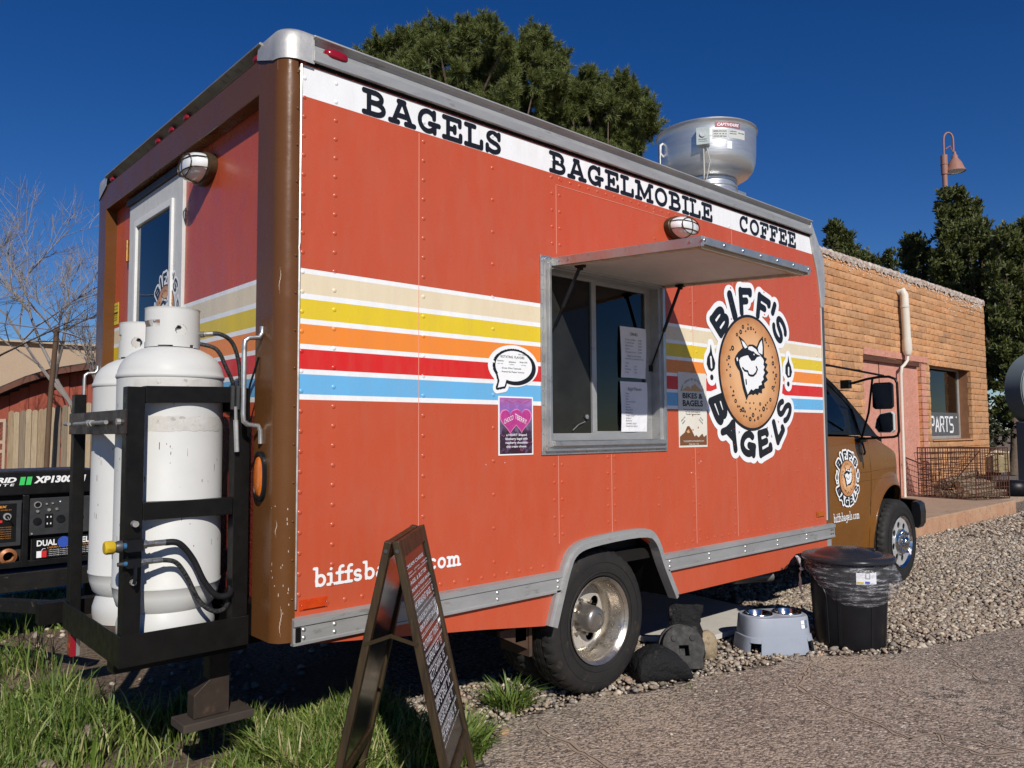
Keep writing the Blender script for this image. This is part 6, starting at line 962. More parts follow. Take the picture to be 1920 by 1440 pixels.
p = MB(); p.box(-.045, -.016, 1.14, 2.01, 2.603, 2.632); p.build('drip_rail', M('slate_trim', (0.06,0.065,0.08), .5), T)
# small yellow notice by the hinge side
p = MB(); p.mat(0).box(-.0185, -.0165, 2.215, 2.335, 1.955, 2.085); p.mat(1)
for k, (za, zb) in enumerate(((2.02, 2.03),)): p.box(-.0195, -.0186, 2.222, 2.328, za, zb)
for k in range(5): put_text(p, 'NOTICE PROPANE' if k == 0 else 'KEEP FLAME AWAY', (-.0195, 0, 0), (0,-1,0), (0,0,1), -2.328, 2.062-k*.018 if k < 2 else 2.035-k*.014, w=.10, h=.009)
p.build('notice_sticker', [M('yellow_print', (0.62,0.50,0.06), .5), BLK], T)
# grab handles
for y in (.118, 2.362):
    p = MB(); p.tube([(-.083, y, 1.715), (-.083, y, 1.69), (-.095, y, 1.672), (-.135, y, 1.668), (-.150, y, 1.655), (-.152, y, 1.63), (-.152, y, 1.38), (-.150, y, 1.355), (-.135, y, 1.342), (-.095, y, 1.338), (-.085, y, 1.32), (-.083, y, 1.27)], .0095, 10); p.build('grab_handle', ALU, T, smooth=60)
# oval amber lamp on the post
p = MB(); n = 24
def oval(s, x): return [(x, .118+.047*s*math.copysign(abs(math.cos(2*PI*k/n))**.8, math.cos(2*PI*k/n)), 1.147+.094*s*math.copysign(abs(math.sin(2*PI*k/n))**.8, math.sin(2*PI*k/n))) for k in range(n)]
def loftm(m, R):
    vs = [q for r in R for q in r]; m.add(vs, [(i*n+k, i*n+(k+1) % n, (i+1)*n+(k+1) % n, (i+1)*n+k) for i in range(len(R)-1) for k in range(n)]+[tuple((len(R)-1)*n+k for k in range(n))])
loftm(p, [oval(1, -.078), oval(1.0, -.092), oval(.85, -.094), oval(.82, -.088)]); lamp = p.build('oval_lamp', BLACKP, T, smooth=40)
p = MB(); loftm(p, [oval(.82, -.087), oval(.75, -.094), oval(.5, -.099), oval(.2, -.1)]); p.build('lens', AMBER, lamp, smooth=50)

# ---- roof exhaust fan
FX, FY = 3.67, .60
p = MB(); p.lathe([(.20, 3.185), (.222, 3.19), (.232, 3.194), (.27, 3.204), (.315, 3.230), (.343, 3.265), (.356, 3.31), (.361, 3.36), (.363, 3.42), (.365, 3.48), (.366, 3.535), (.372, 3.545), (.380, 3.552), (.376, 3.562), (.366, 3.56), (.352, 3.53), (.345, 3.45), (.33, 3.35), (.2, 3.28), (0, 3.28)], (FX, FY, 0), 'z', 64); fan = p.build('exhaust_fan', SPUN, T, smooth=40)
p = MB(); p.lathe([(.218, 3.03), (.215, 3.12), (.223, 3.128), (.223, 3.14), (.216, 3.146), (.216, 3.17), (.222, 3.176), (.222, 3.186), (.20, 3.19)], (FX, FY, 0), 'z', 48); p.build('neck', SPUN, fan, smooth=35)
p = MB(); p.box(FX-.27, FX+.27, FY-.27, FY+.27, 2.83, 3.005); p.box(FX-.285, FX+.285, FY-.285, FY+.285, 3.005, 3.03); p.box(FX-.05, FX+.05, FY-.30, FY-.20, 3.03, 3.06); p.build('curb', M('galvanised', (0.50,0.51,0.51), .45, .7, c2=(.38,.39,.39), scale=14), fan, bevel=.003)
def onbowl(ang, r, z): return Vector((FX+r*math.cos(ang), FY+r*math.sin(ang), z))
sw = math.radians(-165); c = onbowl(sw, .37, 3.40); er = Vector((math.cos(sw), math.sin(sw), 0)); et = Vector((-math.sin(sw), math.cos(sw), 0)); ez = Vector((0,0,1))
sw = math.radians(-150); c = onbowl(sw, .385, 3.415); er = Vector((math.cos(sw), math.sin(sw), 0)); et = Vector((-math.sin(sw), math.cos(sw), 0))
p = MB(); p.mat(0).obox(c, er*.028, et*.045, ez*.062); p.mat(1)
vs = [c+er*.029+et*(.022*math.cos(2*PI*k/14))+ez*(.012+.022*math.sin(2*PI*k/14)) for k in range(14)]+[v+er*.007 for v in [c+er*.029+et*(.022*math.cos(2*PI*k/14))+ez*(.012+.022*math.sin(2*PI*k/14)) for k in range(14)]]
p.add(vs, [(k, (k+1) % 14, 14+(k+1) % 14, 14+k) for k in range(14)]+[tuple(range(14, 28))]); p.mat(2)
put_text(p, 'DISCONNECT', c+er*.0295, et, ez, 0, -.030, w=.06, h=.008, align='CENTER'); put_text(p, 'SWITCH BOX', c+er*.0295, et, ez, 0, -.044, w=.06, h=.006, align='CENTER')
p.build('switch_box', [M('box_grey', (0.45,0.50,0.48), .5, .3), ALU, INK], fan, bevel=.002)
p = MB(); p.tube([c-ez*.062, c-ez*.10-er*.01, c-ez*.2-er*.04, c-ez*.45-er*.03], .007, 6); p.tube([c-ez*.062+et*.02, c-ez*.18+et*.045, c-ez*.4+et*.0], .004, 5); p.build('conduit', M('cable_grey', (.45,.43,.38), .6), fan, smooth=60)
c2_ = onbowl(math.radians(152), .362, 3.42)
p = MB(); p.tube([c2_+Vector((0,0,.05)), c2_+Vector((-.03,0,.03)), c2_+Vector((-.035,0,-.03)), c2_+Vector((0,0,-.05))], .009, 8); p.tube([c2_+Vector((-.03,0,-.02)), c2_+Vector((-.05,-.01,-.06)), c2_+Vector((-.05,-.01,-.16))], .004, 6); p.build('clasp', WHITEP, fan, smooth=60)
def bowl_label(a0, a1, z0, z1, r, mt, name, txt=(), lab=None):
    m = MB(); n = 10; vs = []
    for k in range(n+1):
        a = math.radians(a0+(a1-a0)*k/n)
        for z in (z0, z1): q = onbowl(a, r(z)+.0012, z); vs.append(q)
    m.mat(0).add(vs, [(2*k, 2*k+2, 2*k+3, 2*k+1) for k in range(n)]); m.mat(1)
    for (t, u0, u1, v, h, shear) in txt:
        v2, f2 = text2d(t, shear=shear, bold=.02); xa = min(q[0] for q in v2); xb = max(q[0] for q in v2)
        m.add([onbowl(math.radians(a0+(a1-a0)*(u0+(u1-u0)*(q[0]-xa)/(xb-xa))), r(z0+v*(z1-z0))+.0026, z0+(v+q[1]/.7*h)*(z1-z0)) for q in v2], f2)
    m.build(name, mt, fan)
rb = lambda z: float(np.interp(z, [3.23, 3.265, 3.31, 3.36, 3.48, 3.535], [.315, .343, .356, .361, .365, .366]))
bowl_label(-137, -106, 3.487, 3.527, rb, [M('maroon_print', (0.30,0.09,0.11), .45), WPR], 'maker_label', [('CAPTIVEAIRE', .08, .94, .25, .55, .3)])
bowl_label(-140, -122, 3.405, 3.475, rb, [M('label_silver', (0.52,0.54,0.52), .45), INK], 'data_label', [('MODEL DATA PLATE', .08, .9, .72, .12, 0), ('VOLTS  115   HP  1/2', .08, .9, .45, .1, 0), ('CAUTION KEEP CLEAR', .08, .9, .2, .1, 0)])
bowl_label(-121, -99, 3.412, 3.478, rb, [M('label_silver'), INK], 'data_label', [('UL LISTED EXHAUST', .05, .45, .7, .1, 0), ('VENTILATOR', .05, .45, .45, .1, 0), ('SERIAL NUMBER', .55, .95, .6, .1, 0)])
bowl_label(-123, -117, 3.335, 3.39, rb, [WPR, INK], 'paper_scrap', [])

# ---- lettering and logo
p = MB()
def side_text(txt, x0, x1, z0, h, r, y, mb, map_=lambda x, z: (x, -.0028, z), res=.0016):
    F = Field(x0-.03, x1+.03, z0-.05, z0+h+.05, res); F.strokes(stroke_text(txt, x0, x1, z0, h), r)
    vs, fs = field_fill(F, F.D, tol=.0004); mb.add([map_(a, b) for a, b in vs], fs)
for t, x0, x1 in (('BAGELS', .272, 1.042), ('BAGELMOBILE', 1.352, 2.81), ('COFFEE', 3.108, 3.87)): p = MB(); side_text(t, x0, x1, 2.6115, .110, .0108, 0, p); p.build('band_lettering', BLK, T)['label'] = 'black word '+t
p = MB(); side_text('biffsbagels.com', .075, .785, .728, .072, .0058, 0, p); p.build('web_address', WPR, T)

def warp(sts, q, wd):   # q: TL, TR, BR, BL
    TL, TR, BR, BL = [Vector(v) for v in q]; out = []
    for s in sts: out.append([tuple((BL.lerp(BR, min(1.05, x/wd))).lerp(TL.lerp(TR, min(1.05, x/wd)), y)) for x, y in s])
    return out
LG = {'B': (1, [[(.14,.06),(.14,.94)],[(.14,.92),(.5,.92)],[(.14,.5),(.5,.5)],[(.14,.08),(.55,.08)],arc(.5,.71,.30,.21,90,-90),arc(.55,.29,.32,.21,90,-90)]), 'I': (1, [[(.5,.04),(.5,.96)]]),
 'F': (1, [[(.22,.04),(.22,.94)],[(.22,.90),(.86,.90)],[(.22,.50),(.66,.50)],[(.86,.90),(.88,.78)]]), "'": (1, [[(.5,.9),(.5,.2)]]), 'S': (1, [arc(.5,.71,.34,.21,20,265,12),arc(.5,.29,.36,.21,90,-160,12)]),
 'A': (1, [[(.08,.04),(.46,.94)],[(.92,.04),(.54,.94)],[(.28,.36),(.72,.36)]]), 'G': (1, [arc(.5,.5,.40,.42,50,340,18),[(.90,.12),(.90,.44)],[(.58,.44),(.92,.44)]]),
 'E': (1, [[(.16,.06),(.16,.94)],[(.16,.92),(.84,.92)],[(.16,.5),(.68,.5)],[(.16,.08),(.88,.08)],[(.84,.92),(.86,.80)],[(.88,.08),(.9,.22)]]), 'L': (1, [[(.2,.06),(.2,.94)],[(.2,.08),(.88,.08)],[(.88,.08),(.9,.24)]])}
def densify(s, k=3):
    o = []
    for a, b in zip(s[:-1], s[1:]):
        for i in range(k): t = i/k; o.append((a[0]+(b[0]-a[0])*t, a[1]+(b[1]-a[1])*t))
    return o+[s[-1]]
def make_logo():
    F = Field(-.64, .64, -.66, .70, .0048); R = .372
    F.D[:] = 1e3
    for ch, q in LOGO['letters']:
        wd, st = LG[ch]; big = ch != "'"
        F.strokes(warp([densify(s) for s in st], q, wd), .0205 if ch in 'S' else (.031 if ch == 'I' else .0235))
    letters = F.D.copy()
    fl = np.full(F.X.shape, 1e3)
    for P in LOGO['flame']: fl = np.minimum(fl, F.polygon(P)-.002)
    dots = np.full(F.X.shape, 1e3)
    for c in LOGO['dot']: dots = np.minimum(dots, np.hypot(F.X-c[0], F.Y-c[1])-.018)
    fin = np.full(F.X.shape, 1e3)
    G = Field(-.64, .64, -.66, .70, .0048); G.strokes(LOGO['fin'], .010); fin = G.D
    bag = np.hypot(F.X/1.01, F.Y)-R
    black_out = np.minimum.reduce([letters, fl, dots]); white = np.minimum(black_out-.034, np.hypot(F.X/1.01, F.Y)-(R+.040))
    G2 = Field(-.32, .32, -.32, .32, .0034); blk = G2.polygon(LOGO['blk'])-.003
    wh = np.minimum.reduce([G2.polygon(LOGO[k]) for k in ('wht', 'wht2', 'wht3', 'wht4', 'wht5')])
    lens = np.hypot((G2.X-LOGO['lens'][0][0])/.036, (G2.Y-LOGO['lens'][0][1])/.031)-1
    G3 = Field(-.32, .32, -.32, .32, .0034); G3.strokes(LOGO['mouth'], .0075)
    wh2 = np.maximum.reduce([wh, -np.minimum(lens*.03, 1), -G3.D])
    L = []
    def lay(Fd, D, mi, k): vs, fs = field_fill(Fd, D, tol=.0009); L.append((vs, fs, mi, k))
    lay(F, white, 0, 0)
    lay(F, np.maximum(black_out, -(np.minimum(fin, 1))) , 1, 1)
    cir = lambda r, n=72: [(1.01*r*math.cos(2*PI*k/n)*(1+.006*math.sin(5*2*PI*k/n)), r*math.sin(2*PI*k/n)*(1+.006*math.cos(4*2*PI*k/n))) for k in range(n)]
    for r, mi, k in ((R+.006, 1, 2), (R-.012, 2, 3)): L.append((cir(r), [tuple(range(72))], mi, k))
    vs, fs = [], []
    for (c, r) in LOGO['dots']:
        n = 9; o = len(vs)
        if r > .009:
            vs += [(c[0]+r*math.cos(2*PI*k/n), c[1]+r*math.sin(2*PI*k/n)) for k in range(n)]+[(c[0]+r*.4*math.cos(2*PI*k/n), c[1]+r*.4*math.sin(2*PI*k/n)) for k in range(n)]
            fs += [(o+k, o+(k+1) % n, o+n+(k+1) % n, o+n+k) for k in range(n)]
        else:
            vs += [(c[0]+r*math.cos(2*PI*k/n), c[1]+r*math.sin(2*PI*k/n)) for k in range(n)]; fs.append(tuple(range(o, o+n)))
    L.append((vs, fs, 1, 4))
    lay(G2, blk, 1, 5); lay(G2, wh2, 0, 6)
    sp = [(LOGO['lens'][0][0]+.012+.007*math.cos(2*PI*k/8), LOGO['lens'][0][1]+.010+.006*math.sin(2*PI*k/8)) for k in range(8)]; L.append((sp, [tuple(range(8))], 0, 7))
    return L
LAY = make_logo()
def bagel_mat():
    m, nt, n, b = node_mat('bagel_print'); co = coords(nt)
    a = nt.nodes.new('ShaderNodeAttribute'); a.attribute_name = 'rad'
    c = ramp(nt, a.outputs['Fac'], [(0.0, (0.78,0.47,0.26)), (0.55, (0.72,0.40,0.19)), (0.85, (0.55,0.25,0.09)), (1.0, (0.42,0.16,0.05))])
    c = mixc(nt, ramp(nt, noise(nt, co, 9, 3), [(.4, 0), (.7, .25)]), c, (0.8, 0.5, 0.3))
    nt.links.new(c, b.inputs['Base Color']); b.inputs['Roughness'].default_value = 0.4; return m
BAGEL = bagel_mat()
def logo(name, fn, parent, s=1.0, step=.0012, label=None, mats=None):
    m = MB(); rad = []
    for vs, fs, mi, k in LAY:
        if mi == 2:   # concentric rings so the printed shading can fade to the rim
            vs0 = vs; n = len(vs0); rings = 6; V = [(0.0, 0.0)]
            for j in range(1, rings+1): V += [(x*j/rings, y*j/rings) for x, y in vs0]
            f = [(0, 1+i, 1+(i+1) % n) for i in range(n)]
            for j in range(rings-1): f += [(1+j*n+i, 1+j*n+(i+1) % n, 1+(j+1)*n+(i+1) % n, 1+(j+1)*n+i) for i in range(n)]
            vs, fs = V, f
        m.mat(mi).add([fn(x*s, y*s, .0025+k*step) for x, y in vs], fs)
        rad += [min(1, math.hypot(x, y)/.37) for x, y in vs]
    me_o = bpy.data.meshes.new(name); me_o.from_pydata(m.v, [], m.f)
    for q in (mats or [WPR, BLK, BAGEL]): me_o.materials.append(q)
    me_o.polygons.foreach_set('material_index', m.m)
    a = me_o.attributes.new('rad', 'FLOAT', 'POINT'); a.data.foreach_set('value', rad)
    o = bpy.data.objects.new(name, me_o); COL.objects.link(o); o.parent = parent
    if parent.parent is None: o.matrix_parent_inverse = Matrix.Translation(parent.location).inverted()
    if label: o['label'] = label
    return o
logo('wolf_logo', lambda x, y, k: (3.207+x, -k, 1.6867+y), T, label='large printed bagel and wolf logo on the side')
logo('wolf_logo', lambda x, y, k: (-.029-k*.6, 1.366-x, 1.93+y), door, s=.355, label='small bagel and wolf logo on the door glass')

# speech-bubble notice and posters
def blob(cx, cz, rx, rz, n=48, jit=.0, tail=None):
    P = []
    for k in range(n):
        a = 2*PI*k/n; P.append((cx+rx*math.cos(a)*(1+jit*math.sin(k*7.3)), cz+rz*math.sin(a)*(1+jit*math.cos(k*5.1))))
    return P
F = Field(.93, 1.28, 1.47, 1.73, .002); tail = [(1.02, 1.59), (1.06, 1.56), (1.045, 1.52), (1.0, 1.512), (1.012, 1.545), (1.0, 1.58)]
def bub(rx, rz): return np.minimum((np.hypot((F.X-1.105)/rx, (F.Y-1.618)/rz)-1)*min(rx, rz), F.polygon(tail))
p = MB()
D = bub(.118, .073)
for off, mi, k in ((.026, 0, .002), (.009, 1, .0032), (-.001, 0, .0044)):
    Dd = D.copy()
    if mi == 1: Dd = bub(.118, .073)-off+.0015*np.sin(F.X*420)*np.sin(F.Y*400); Dd = np.minimum(Dd, (np.hypot((F.X-1.115)/.118, (F.Y-1.611)/.073)-1)*.073-.010)
    else: Dd = D-off
    vs, fs = field_fill(F, Dd, tol=.0004); p.mat(mi).add([(a, -k, b) for a, b in vs], fs)
p.mat(1); Y5 = -.0058
for t, x, z, w_, h_ in (('ROTATING  FLAVORS', 1.02, 1.655, .15, .011), ('TRY ONE', 1.13, 1.672, .05, .006), ('Rosemary', 1.0, 1.637, .04, .007), ('Jalapeno', 1.07, 1.634, .045, .007), ('Green Chili', 1.14, 1.636, .05, .007), ('sea salt', 1.0, 1.625, .035, .004), ('cheddar', 1.075, 1.623, .03, .004), ('and egg', 1.15, 1.624, .03, .004), ('- Green Olive Tapenade', 1.02, 1.604, .13, .007), ('- Roasted Red Pepper Hummus', 1.02, 1.587, .15, .007)): put_text(p, t, (0, Y5, 0), (1,0,0), (0,0,1), x, z, w=w_, h=h_)
p.build('speech_bubble_sign', [WPR, BLK], T)
PURP = None
def poster_mat():
    m, nt, n, b = node_mat('poster_purple'); co = coords(nt); sp = nt.nodes.new('ShaderNodeSeparateXYZ'); nt.links.new(co, sp.inputs[0])
    z = mth(nt, 'DIVIDE', mth(nt, 'SUBTRACT', sp.outputs[2], 1.20), 0.27)
    c = ramp(nt, z, [(0, (0.035,0.012,0.02)), (0.4, (0.04,0.02,0.04)), (0.55, (0.13,0.10,0.16)), (0.75, (0.22,0.12,0.42)), (1, (0.38,0.10,0.30))])
    c = mixc(nt, ramp(nt, noise(nt, co, 26, 5), [(.5, 0), (.75, .6)]), c, (0.45, 0.30, 0.62))
    nt.links.new(c, b.inputs['Base Color']); b.inputs['Roughness'].default_value = .3; return m
PINK = M('print_pink', (0.72,0.22,0.42), .4); HEART = M('print_heart', (0.36,0.03,0.16), .4, c2=(0.5,0.06,0.3), scale=20)
def heart(cx, cz, s, n=36):
    P = []
    for k in range(n):
        t = 2*PI*k/n; P.append((cx+s*.062*16*math.sin(t)**3/16*1.0, cz+s*.062*(13*math.cos(t)-5*math.cos(2*t)-2*math.cos(3*t)-math.cos(4*t))/16))
    return P
p = MB(); p.mat(0).box(1.006, 1.228, -.003, -.001, 1.200, 1.475); p.mat(1).box(1.014, 1.220, -.0042, -.0031, 1.207, 1.468)
for cx in (1.078, 1.150):
    for s, mi, k in ((1.06, 2, .0052), (.96, 3, .0062)):
        P = heart(cx, 1.365+.004*(cx > 1.1), s); p.mat(mi).poly(P, [], lambda u, v, k=k+(.0004 if cx > 1.1 else 0): (u, -k, v))
p.mat(0)
put_text(p, 'CHOCO', (0, -.0075, 0), Vector((1, 0, .25)).normalized(), (0,0,1), 1.040, 1.095, w=.062, h=.024) if False else None
U1 = Vector((.93, 0, .36)); U2 = Vector((.93, 0, -.36))
put_text(p, 'CHOCO', (1.038, -.0075, 1.345), U1, (0,0,1), 0, 0, w=.062, h=.022); put_text(p, 'TBERRY', (1.106, -.0075, 1.372), U2, (0,0,1), 0, 0, w=.082, h=.024)
for t, z, w_ in (('a HEART Shaped', 1.290, .13), ('blueberry bagel with', 1.272, .14), ('raspberry chocolate', 1.254, .14), ('chip cream cheese.', 1.236, .13)): put_text(p, t, (0, -.0052, 0), (1,0,0), (0,0,1), 1.118, z, w=w_, h=.010, align='CENTER', bold=.015)
p.mat(2)
rq = random.Random(3)
for k in range(9):
    x, z = 1.02+.19*rq.random(), 1.215+.09*rq.random()
    p.tube([(x, -.0052, z), (x+.008, -.0052, z+.005), (x+.012, -.0052, z-.003), (x+.02, -.0052, z+.002)], .0006, 3)
p.tube([(1.03+.16*k/10, -.0052, 1.452+.006*math.sin(k*1.4)) for k in range(11)], .0010, 3)
p.build('poster', [WPR, poster_mat(), PINK, HEART], T)['label'] = 'purple poster with two pink hearts'
p = MB(); X0, X1, Z0, Z1 = 2.404, 2.693, 1.212, 1.655; CR = M('print_cream', (0.66,0.62,0.52), .5, c2=(.72,.70,.64), scale=8); BR = M('print_brown', (0.17,0.07,0.03), .5)
p.mat(0).box(X0, X1, -.003, -.001, Z0, Z1); p.mat(1)
for i, chs in enumerate(('WHAT COULD BE BETTER THAN',)):
    n = len(chs)
    for k, chh in enumerate(chs):
        if chh == ' ': continue
        a = math.radians(160-140*k/(n-1)); cx, cz = 2.548+.115*math.cos(a), 1.515+.095*math.sin(a); U = Vector((math.sin(a), 0, -math.cos(a))); V = Vector((math.cos(a), 0, math.sin(a)))
        put_text(p, chh, (cx, -.0042, cz), U, V, 0, 0, h=.012, align='CENTER')
put_text(p, 'BIKES &', (0, -.0042, 0), (1,0,0), (0,0,1), 2.548, 1.502, w=.205, h=.030, align='CENTER', bold=.03); put_text(p, 'BAGELS', (0, -.0042, 0), (1,0,0), (0,0,1), 2.548, 1.456, w=.205, h=.034, align='CENTER', bold=.03)
for t, z in (("Fuel up at Biff's and gear up", 1.432), ('for the trails ahead at', 1.418), ('Thunder Mountain Bikes', 1.404)): put_text(p, t, (0, -.0042, 0), (1,0,0), (0,0,1), 2.548, z, w=.19 if z > 1.43 else .15, h=.008, align='CENTER')
put_text(p, 'RENTAL', (2.43, -.0042, 1.362), Vector((.8,0,.55)), (-.2,0,.9), 0, 0, w=.05, h=.010); put_text(p, 'BIKES', (2.44, -.0042, 1.347), Vector((.8,0,.55)), (-.2,0,.9), 0, 0, w=.035, h=.010)
put_text(p, 'SHOP', (2.62, -.0042, 1.385), Vector((.8,0,-.55)), (.2,0,.9), 0, 0, w=.035, h=.010); put_text(p, 'ONLINE', (2.605, -.0042, 1.375), Vector((.8,0,-.55)), (.2,0,.9), 0, 0, w=.05, h=.010)
p.mat(2); hill = [(X0+.008, Z0+.012), (X1-.008, Z0+.012), (X1-.008, 1.285), (2.655, 1.272), (2.64, 1.292), (2.62, 1.282), (2.60, 1.270), (2.575, 1.285), (2.56, 1.275), (2.53, 1.315), (2.505, 1.338), (2.485, 1.335), (2.46, 1.30), (2.43, 1.285), (X0+.008, 1.275)]
p.poly(hill, [], lambda u, v: (u, -.0042, v)); p.mat(0); put_text(p, 'THUNDERMOUNTAINBIKES.COM', (0, -.0054, 0), (1,0,0), (0,0,1), 2.548, 1.243, w=.21, h=.010, align='CENTER'); put_text(p, '(928) 282-1106', (0, -.0054, 0), (1,0,0), (0,0,1), 2.548, 1.226, w=.10, h=.009, align='CENTER')
p.mat(3); p.poly([(2.475, 1.305), (2.498, 1.318), (2.51, 1.30), (2.49, 1.295)], [], lambda u, v: (u, -.0054, v)); p.poly([(2.44,1.545),(2.5,1.575),(2.53,1.56),(2.57,1.59),(2.65,1.545)], [], lambda u, v: (u, -.0042, v))
p.build('poster', [CR, BLK, BR, M('print_sand', (0.62,0.36,0.16), .5)], T)['label'] = 'cream bikes and bagels poster with brown hills'
m = MB(); q = random.Random(9)
for _ in range(20):
    zc = q.choice([q.gauss(.93, .10), q.gauss(.70, .06), q.uniform(.6, 1.2)]); a = q.uniform(.15, 1.35); R = .0625; hgt = q.uniform(.003, .014); wd_ = q.uniform(.03, .06)
    f = lambda t: (-.078+.062-R*math.sin(t), -.012+.062-R*math.cos(t))
    m.add([(*f(a-wd_/2), zc-hgt/2), (*f(a+wd_/2), zc-hgt*.3), (*f(a+wd_*.3), zc+hgt/2), (*f(a-wd_*.4), zc+hgt*.4)], [(0,1,2,3)])
f = lambda t: (-.016-.0628*math.sin(t), .05-.0628*math.cos(t))
for z0_, z1_, a in ((.57, .68, .62), (1.83, 1.93, .9), (.93, .99, .95)):
    for k in range(8): za, zb = z0_+(z1_-z0_)*k/8, z0_+(z1_-z0_)*(k+1)/8; w_ = .02*math.sin(PI*(k+.5)/8); b = a+.05*math.sin(k*.9); m.add([(*f(b-w_), za), (*f(b+w_), za), (*f(b+w_), zb), (*f(b-w_), zb)], [(0,1,2,3)])
stuff(m.build('paint_chips', M('bare_primer', (.50,.42,.34), .7), T))
# clear pocket edges taped round it, small scuffs on the skin
p = MB()
for x, z, s in ((2.62, 1.125, .006), (2.60, 1.115, .004), (2.52, 1.06, .007), (2.56, 1.055, .003), (0.93, 1.16, .004), (1.045, 1.165, .004)): p.box(x, x+s, -.001, 0, z, z+s*.7)
p.build('paint_chips', WPR, T)

# ---- cab (van front) as part of the truck
CABP = M('cab_paint', (0.16,0.062,0.009), 0.25, c2=(0.185,0.075,0.013), scale=2.5, spot=0.15, spot_c=(0.38,0.25,0.15), spot_scale=30, spot_t=.7, bs=2.5, bst=.1, bd=.02, coat=.1, rvar=.05)
def cab_y(x, z):
    y = 0.185
    if x > 5.95: y += 0.9*(x-5.95)**2
    if x > 5.3: y += 0.05*(x-5.3)**2
    if z < 0.9: y -= 0.0; 
    if z < 0.55: y += (0.55-z)*0.10
    y += 0.18*max(0, z-0.98)**1.6
    dw = math.hypot(x-5.87, z-.365)
    if dw < .56: y -= 0.028*max(0, min(1, (.56-dw)/.10))
    y -= 0.002*math.exp(-((z-.965)/.03)**2)
    return y
def cab_top(x): return float(np.interp(x, [4.29, 5.45, 5.62, 5.9, 6.13, 6.24, 6.30, 6.34], [1.265, 1.245, 1.235, 1.16, 1.085, 0.99, .86, .74]))
def cab_bot(x):
    d = abs(x-5.87)
    z = float(np.interp(x, [4.29, 5.4, 6.2, 6.34], [.30, .30, .56, .60]))
    if d < .455: z = max(z, .365+math.sqrt(.455**2-d*d))
    return z
xs = sorted(set([4.285+i*.045 for i in range(46)]+[5.415, 5.42, 5.43, 5.45, 5.475, 6.265, 6.285, 6.305, 6.32]+[6.33])); xs = [x for x in xs if x <= 6.331]; nz = 22
def side_mesh(mb, flip):
    vs = []
    for x in xs:
        b, t = cab_bot(x), cab_top(x)
        for j in range(nz+1):
            z = b+(t-b)*j/nz; y = cab_y(x, z)
            if j == nz: y += .02
            if j == 0: pass
            vs.append((x, 2.48-y if flip else y, z))
    m = nz+1; mb.add(vs, [(i*m+j, (i+1)*m+j, (i+1)*m+j+1, i*m+j+1) for i in range(len(xs)-1) for j in range(nz)])
    # inward return so the panel has an edge
    vs = []
    for x in xs: b = cab_bot(x); y = cab_y(x, b); vs += [(x, 2.48-y if flip else y, b), (x, 2.48-y-.05 if flip else y+.05, b+.012)]
    mb.add(vs, [(2*i, 2*i+2, 2*i+3, 2*i+1) for i in range(len(xs)-1)])
p = MB(); side_mesh(p, False); side_mesh(p, True)
rows = []
for x in xs:
    t = cab_top(x); y0 = cab_y(x, t)+.02; rows.append([(x, y0+(2.48-2*y0)*k/10, t+.05*math.sin(PI*k/10)**.7*(1 if x < 6.2 else .3)) for k in range(11)])
k0 = [i for i, x in enumerate(xs) if x >= 5.5][0]
vs = [q for r in rows for q in r]; p.add(vs, [(i*11+k, i*11+k+1, (i+1)*11+k+1, (i+1)*11+k) for i in range(k0, len(xs)-1) for k in range(10)])
x = xs[-1]; nose = []
for j in range(nz+1):
    z = cab_bot(x)+(cab_top(x)-cab_bot(x))*j/nz; y = cab_y(x, z); nose.append([(x+.06*math.sin(PI*k/10), y+(2.48-2*y)*k/10, z) for k in range(11)])
vs = [q for r in nose for q in r]; p.add(vs, [(i*11+k, i*11+k+1, (i+1)*11+k+1, (i+1)*11+k) for i in range(nz) for k in range(10)])
# roof and pillars above the belt line
PIL = [(4.30, 1.985), (4.60, 1.90), (4.72, 1.845), (5.0, 1.695), (5.17, 1.585), (5.40, 1.42), (5.62, 1.262), (5.72, 1.235)]
p.build('cab_body', CABP, T, smooth=38); cab = bpy.context.scene.objects['cab_body']
def pil_y(z): return 0.205+0.22*max(0, z-1.15)**1.4
p = MB(); vs = []
for x, z in PIL:
    y = pil_y(z); vs += [(x, y, z-.035), (x+.012, y-.004, z), (x+.02, y+.035, z+.018), (x+.01, y+.07, z)]
n4 = 4; p.add(vs, [(i*4+k, (i+1)*4+k, (i+1)*4+k+1, i*4+k+1) for i in range(len(PIL)-1) for k in range(3)])
p.build('pillar', BLACKP, cab, smooth=40); p = MB(); p.add([(a, 2.48-b, c) for a, b, c in vs], [(i*4+k, (i+1)*4+k, (i+1)*4+k+1, i*4+k+1) for i in range(len(PIL)-1) for k in range(3)])
p.build('pillar', BLACKP, cab, smooth=40)
p = MB(); rows = []
for x, z in ((4.25, 2.03), (4.45, 1.98), (4.62, 1.905)): y0 = pil_y(z)+.02; rows.append([(x, y0+(2.48-2*y0)*k/10, z+.03*math.sin(PI*k/10)) for k in range(11)])
vs = [q for r in rows for q in r]; p.add(vs, [(i*11+k, i*11+k+1, (i+1)*11+k+1, (i+1)*11+k) for i in range(2) for k in range(10)]); p.build('cab_roof', CABP, cab, smooth=40)
p = MB(); a0 = [(4.62, pil_y(1.9)+.05+k*(2.48-2*(pil_y(1.9)+.05))/10, 1.905) for k in range(11)]; b0 = [(5.66+.10*math.sin(PI*k/10), .27+k*1.94/10, 1.26) for k in range(11)]
p.add(a0+b0, [(k, k+1, 12+k, 11+k) for k in range(10)]); p.build('windscreen', TINT, cab)
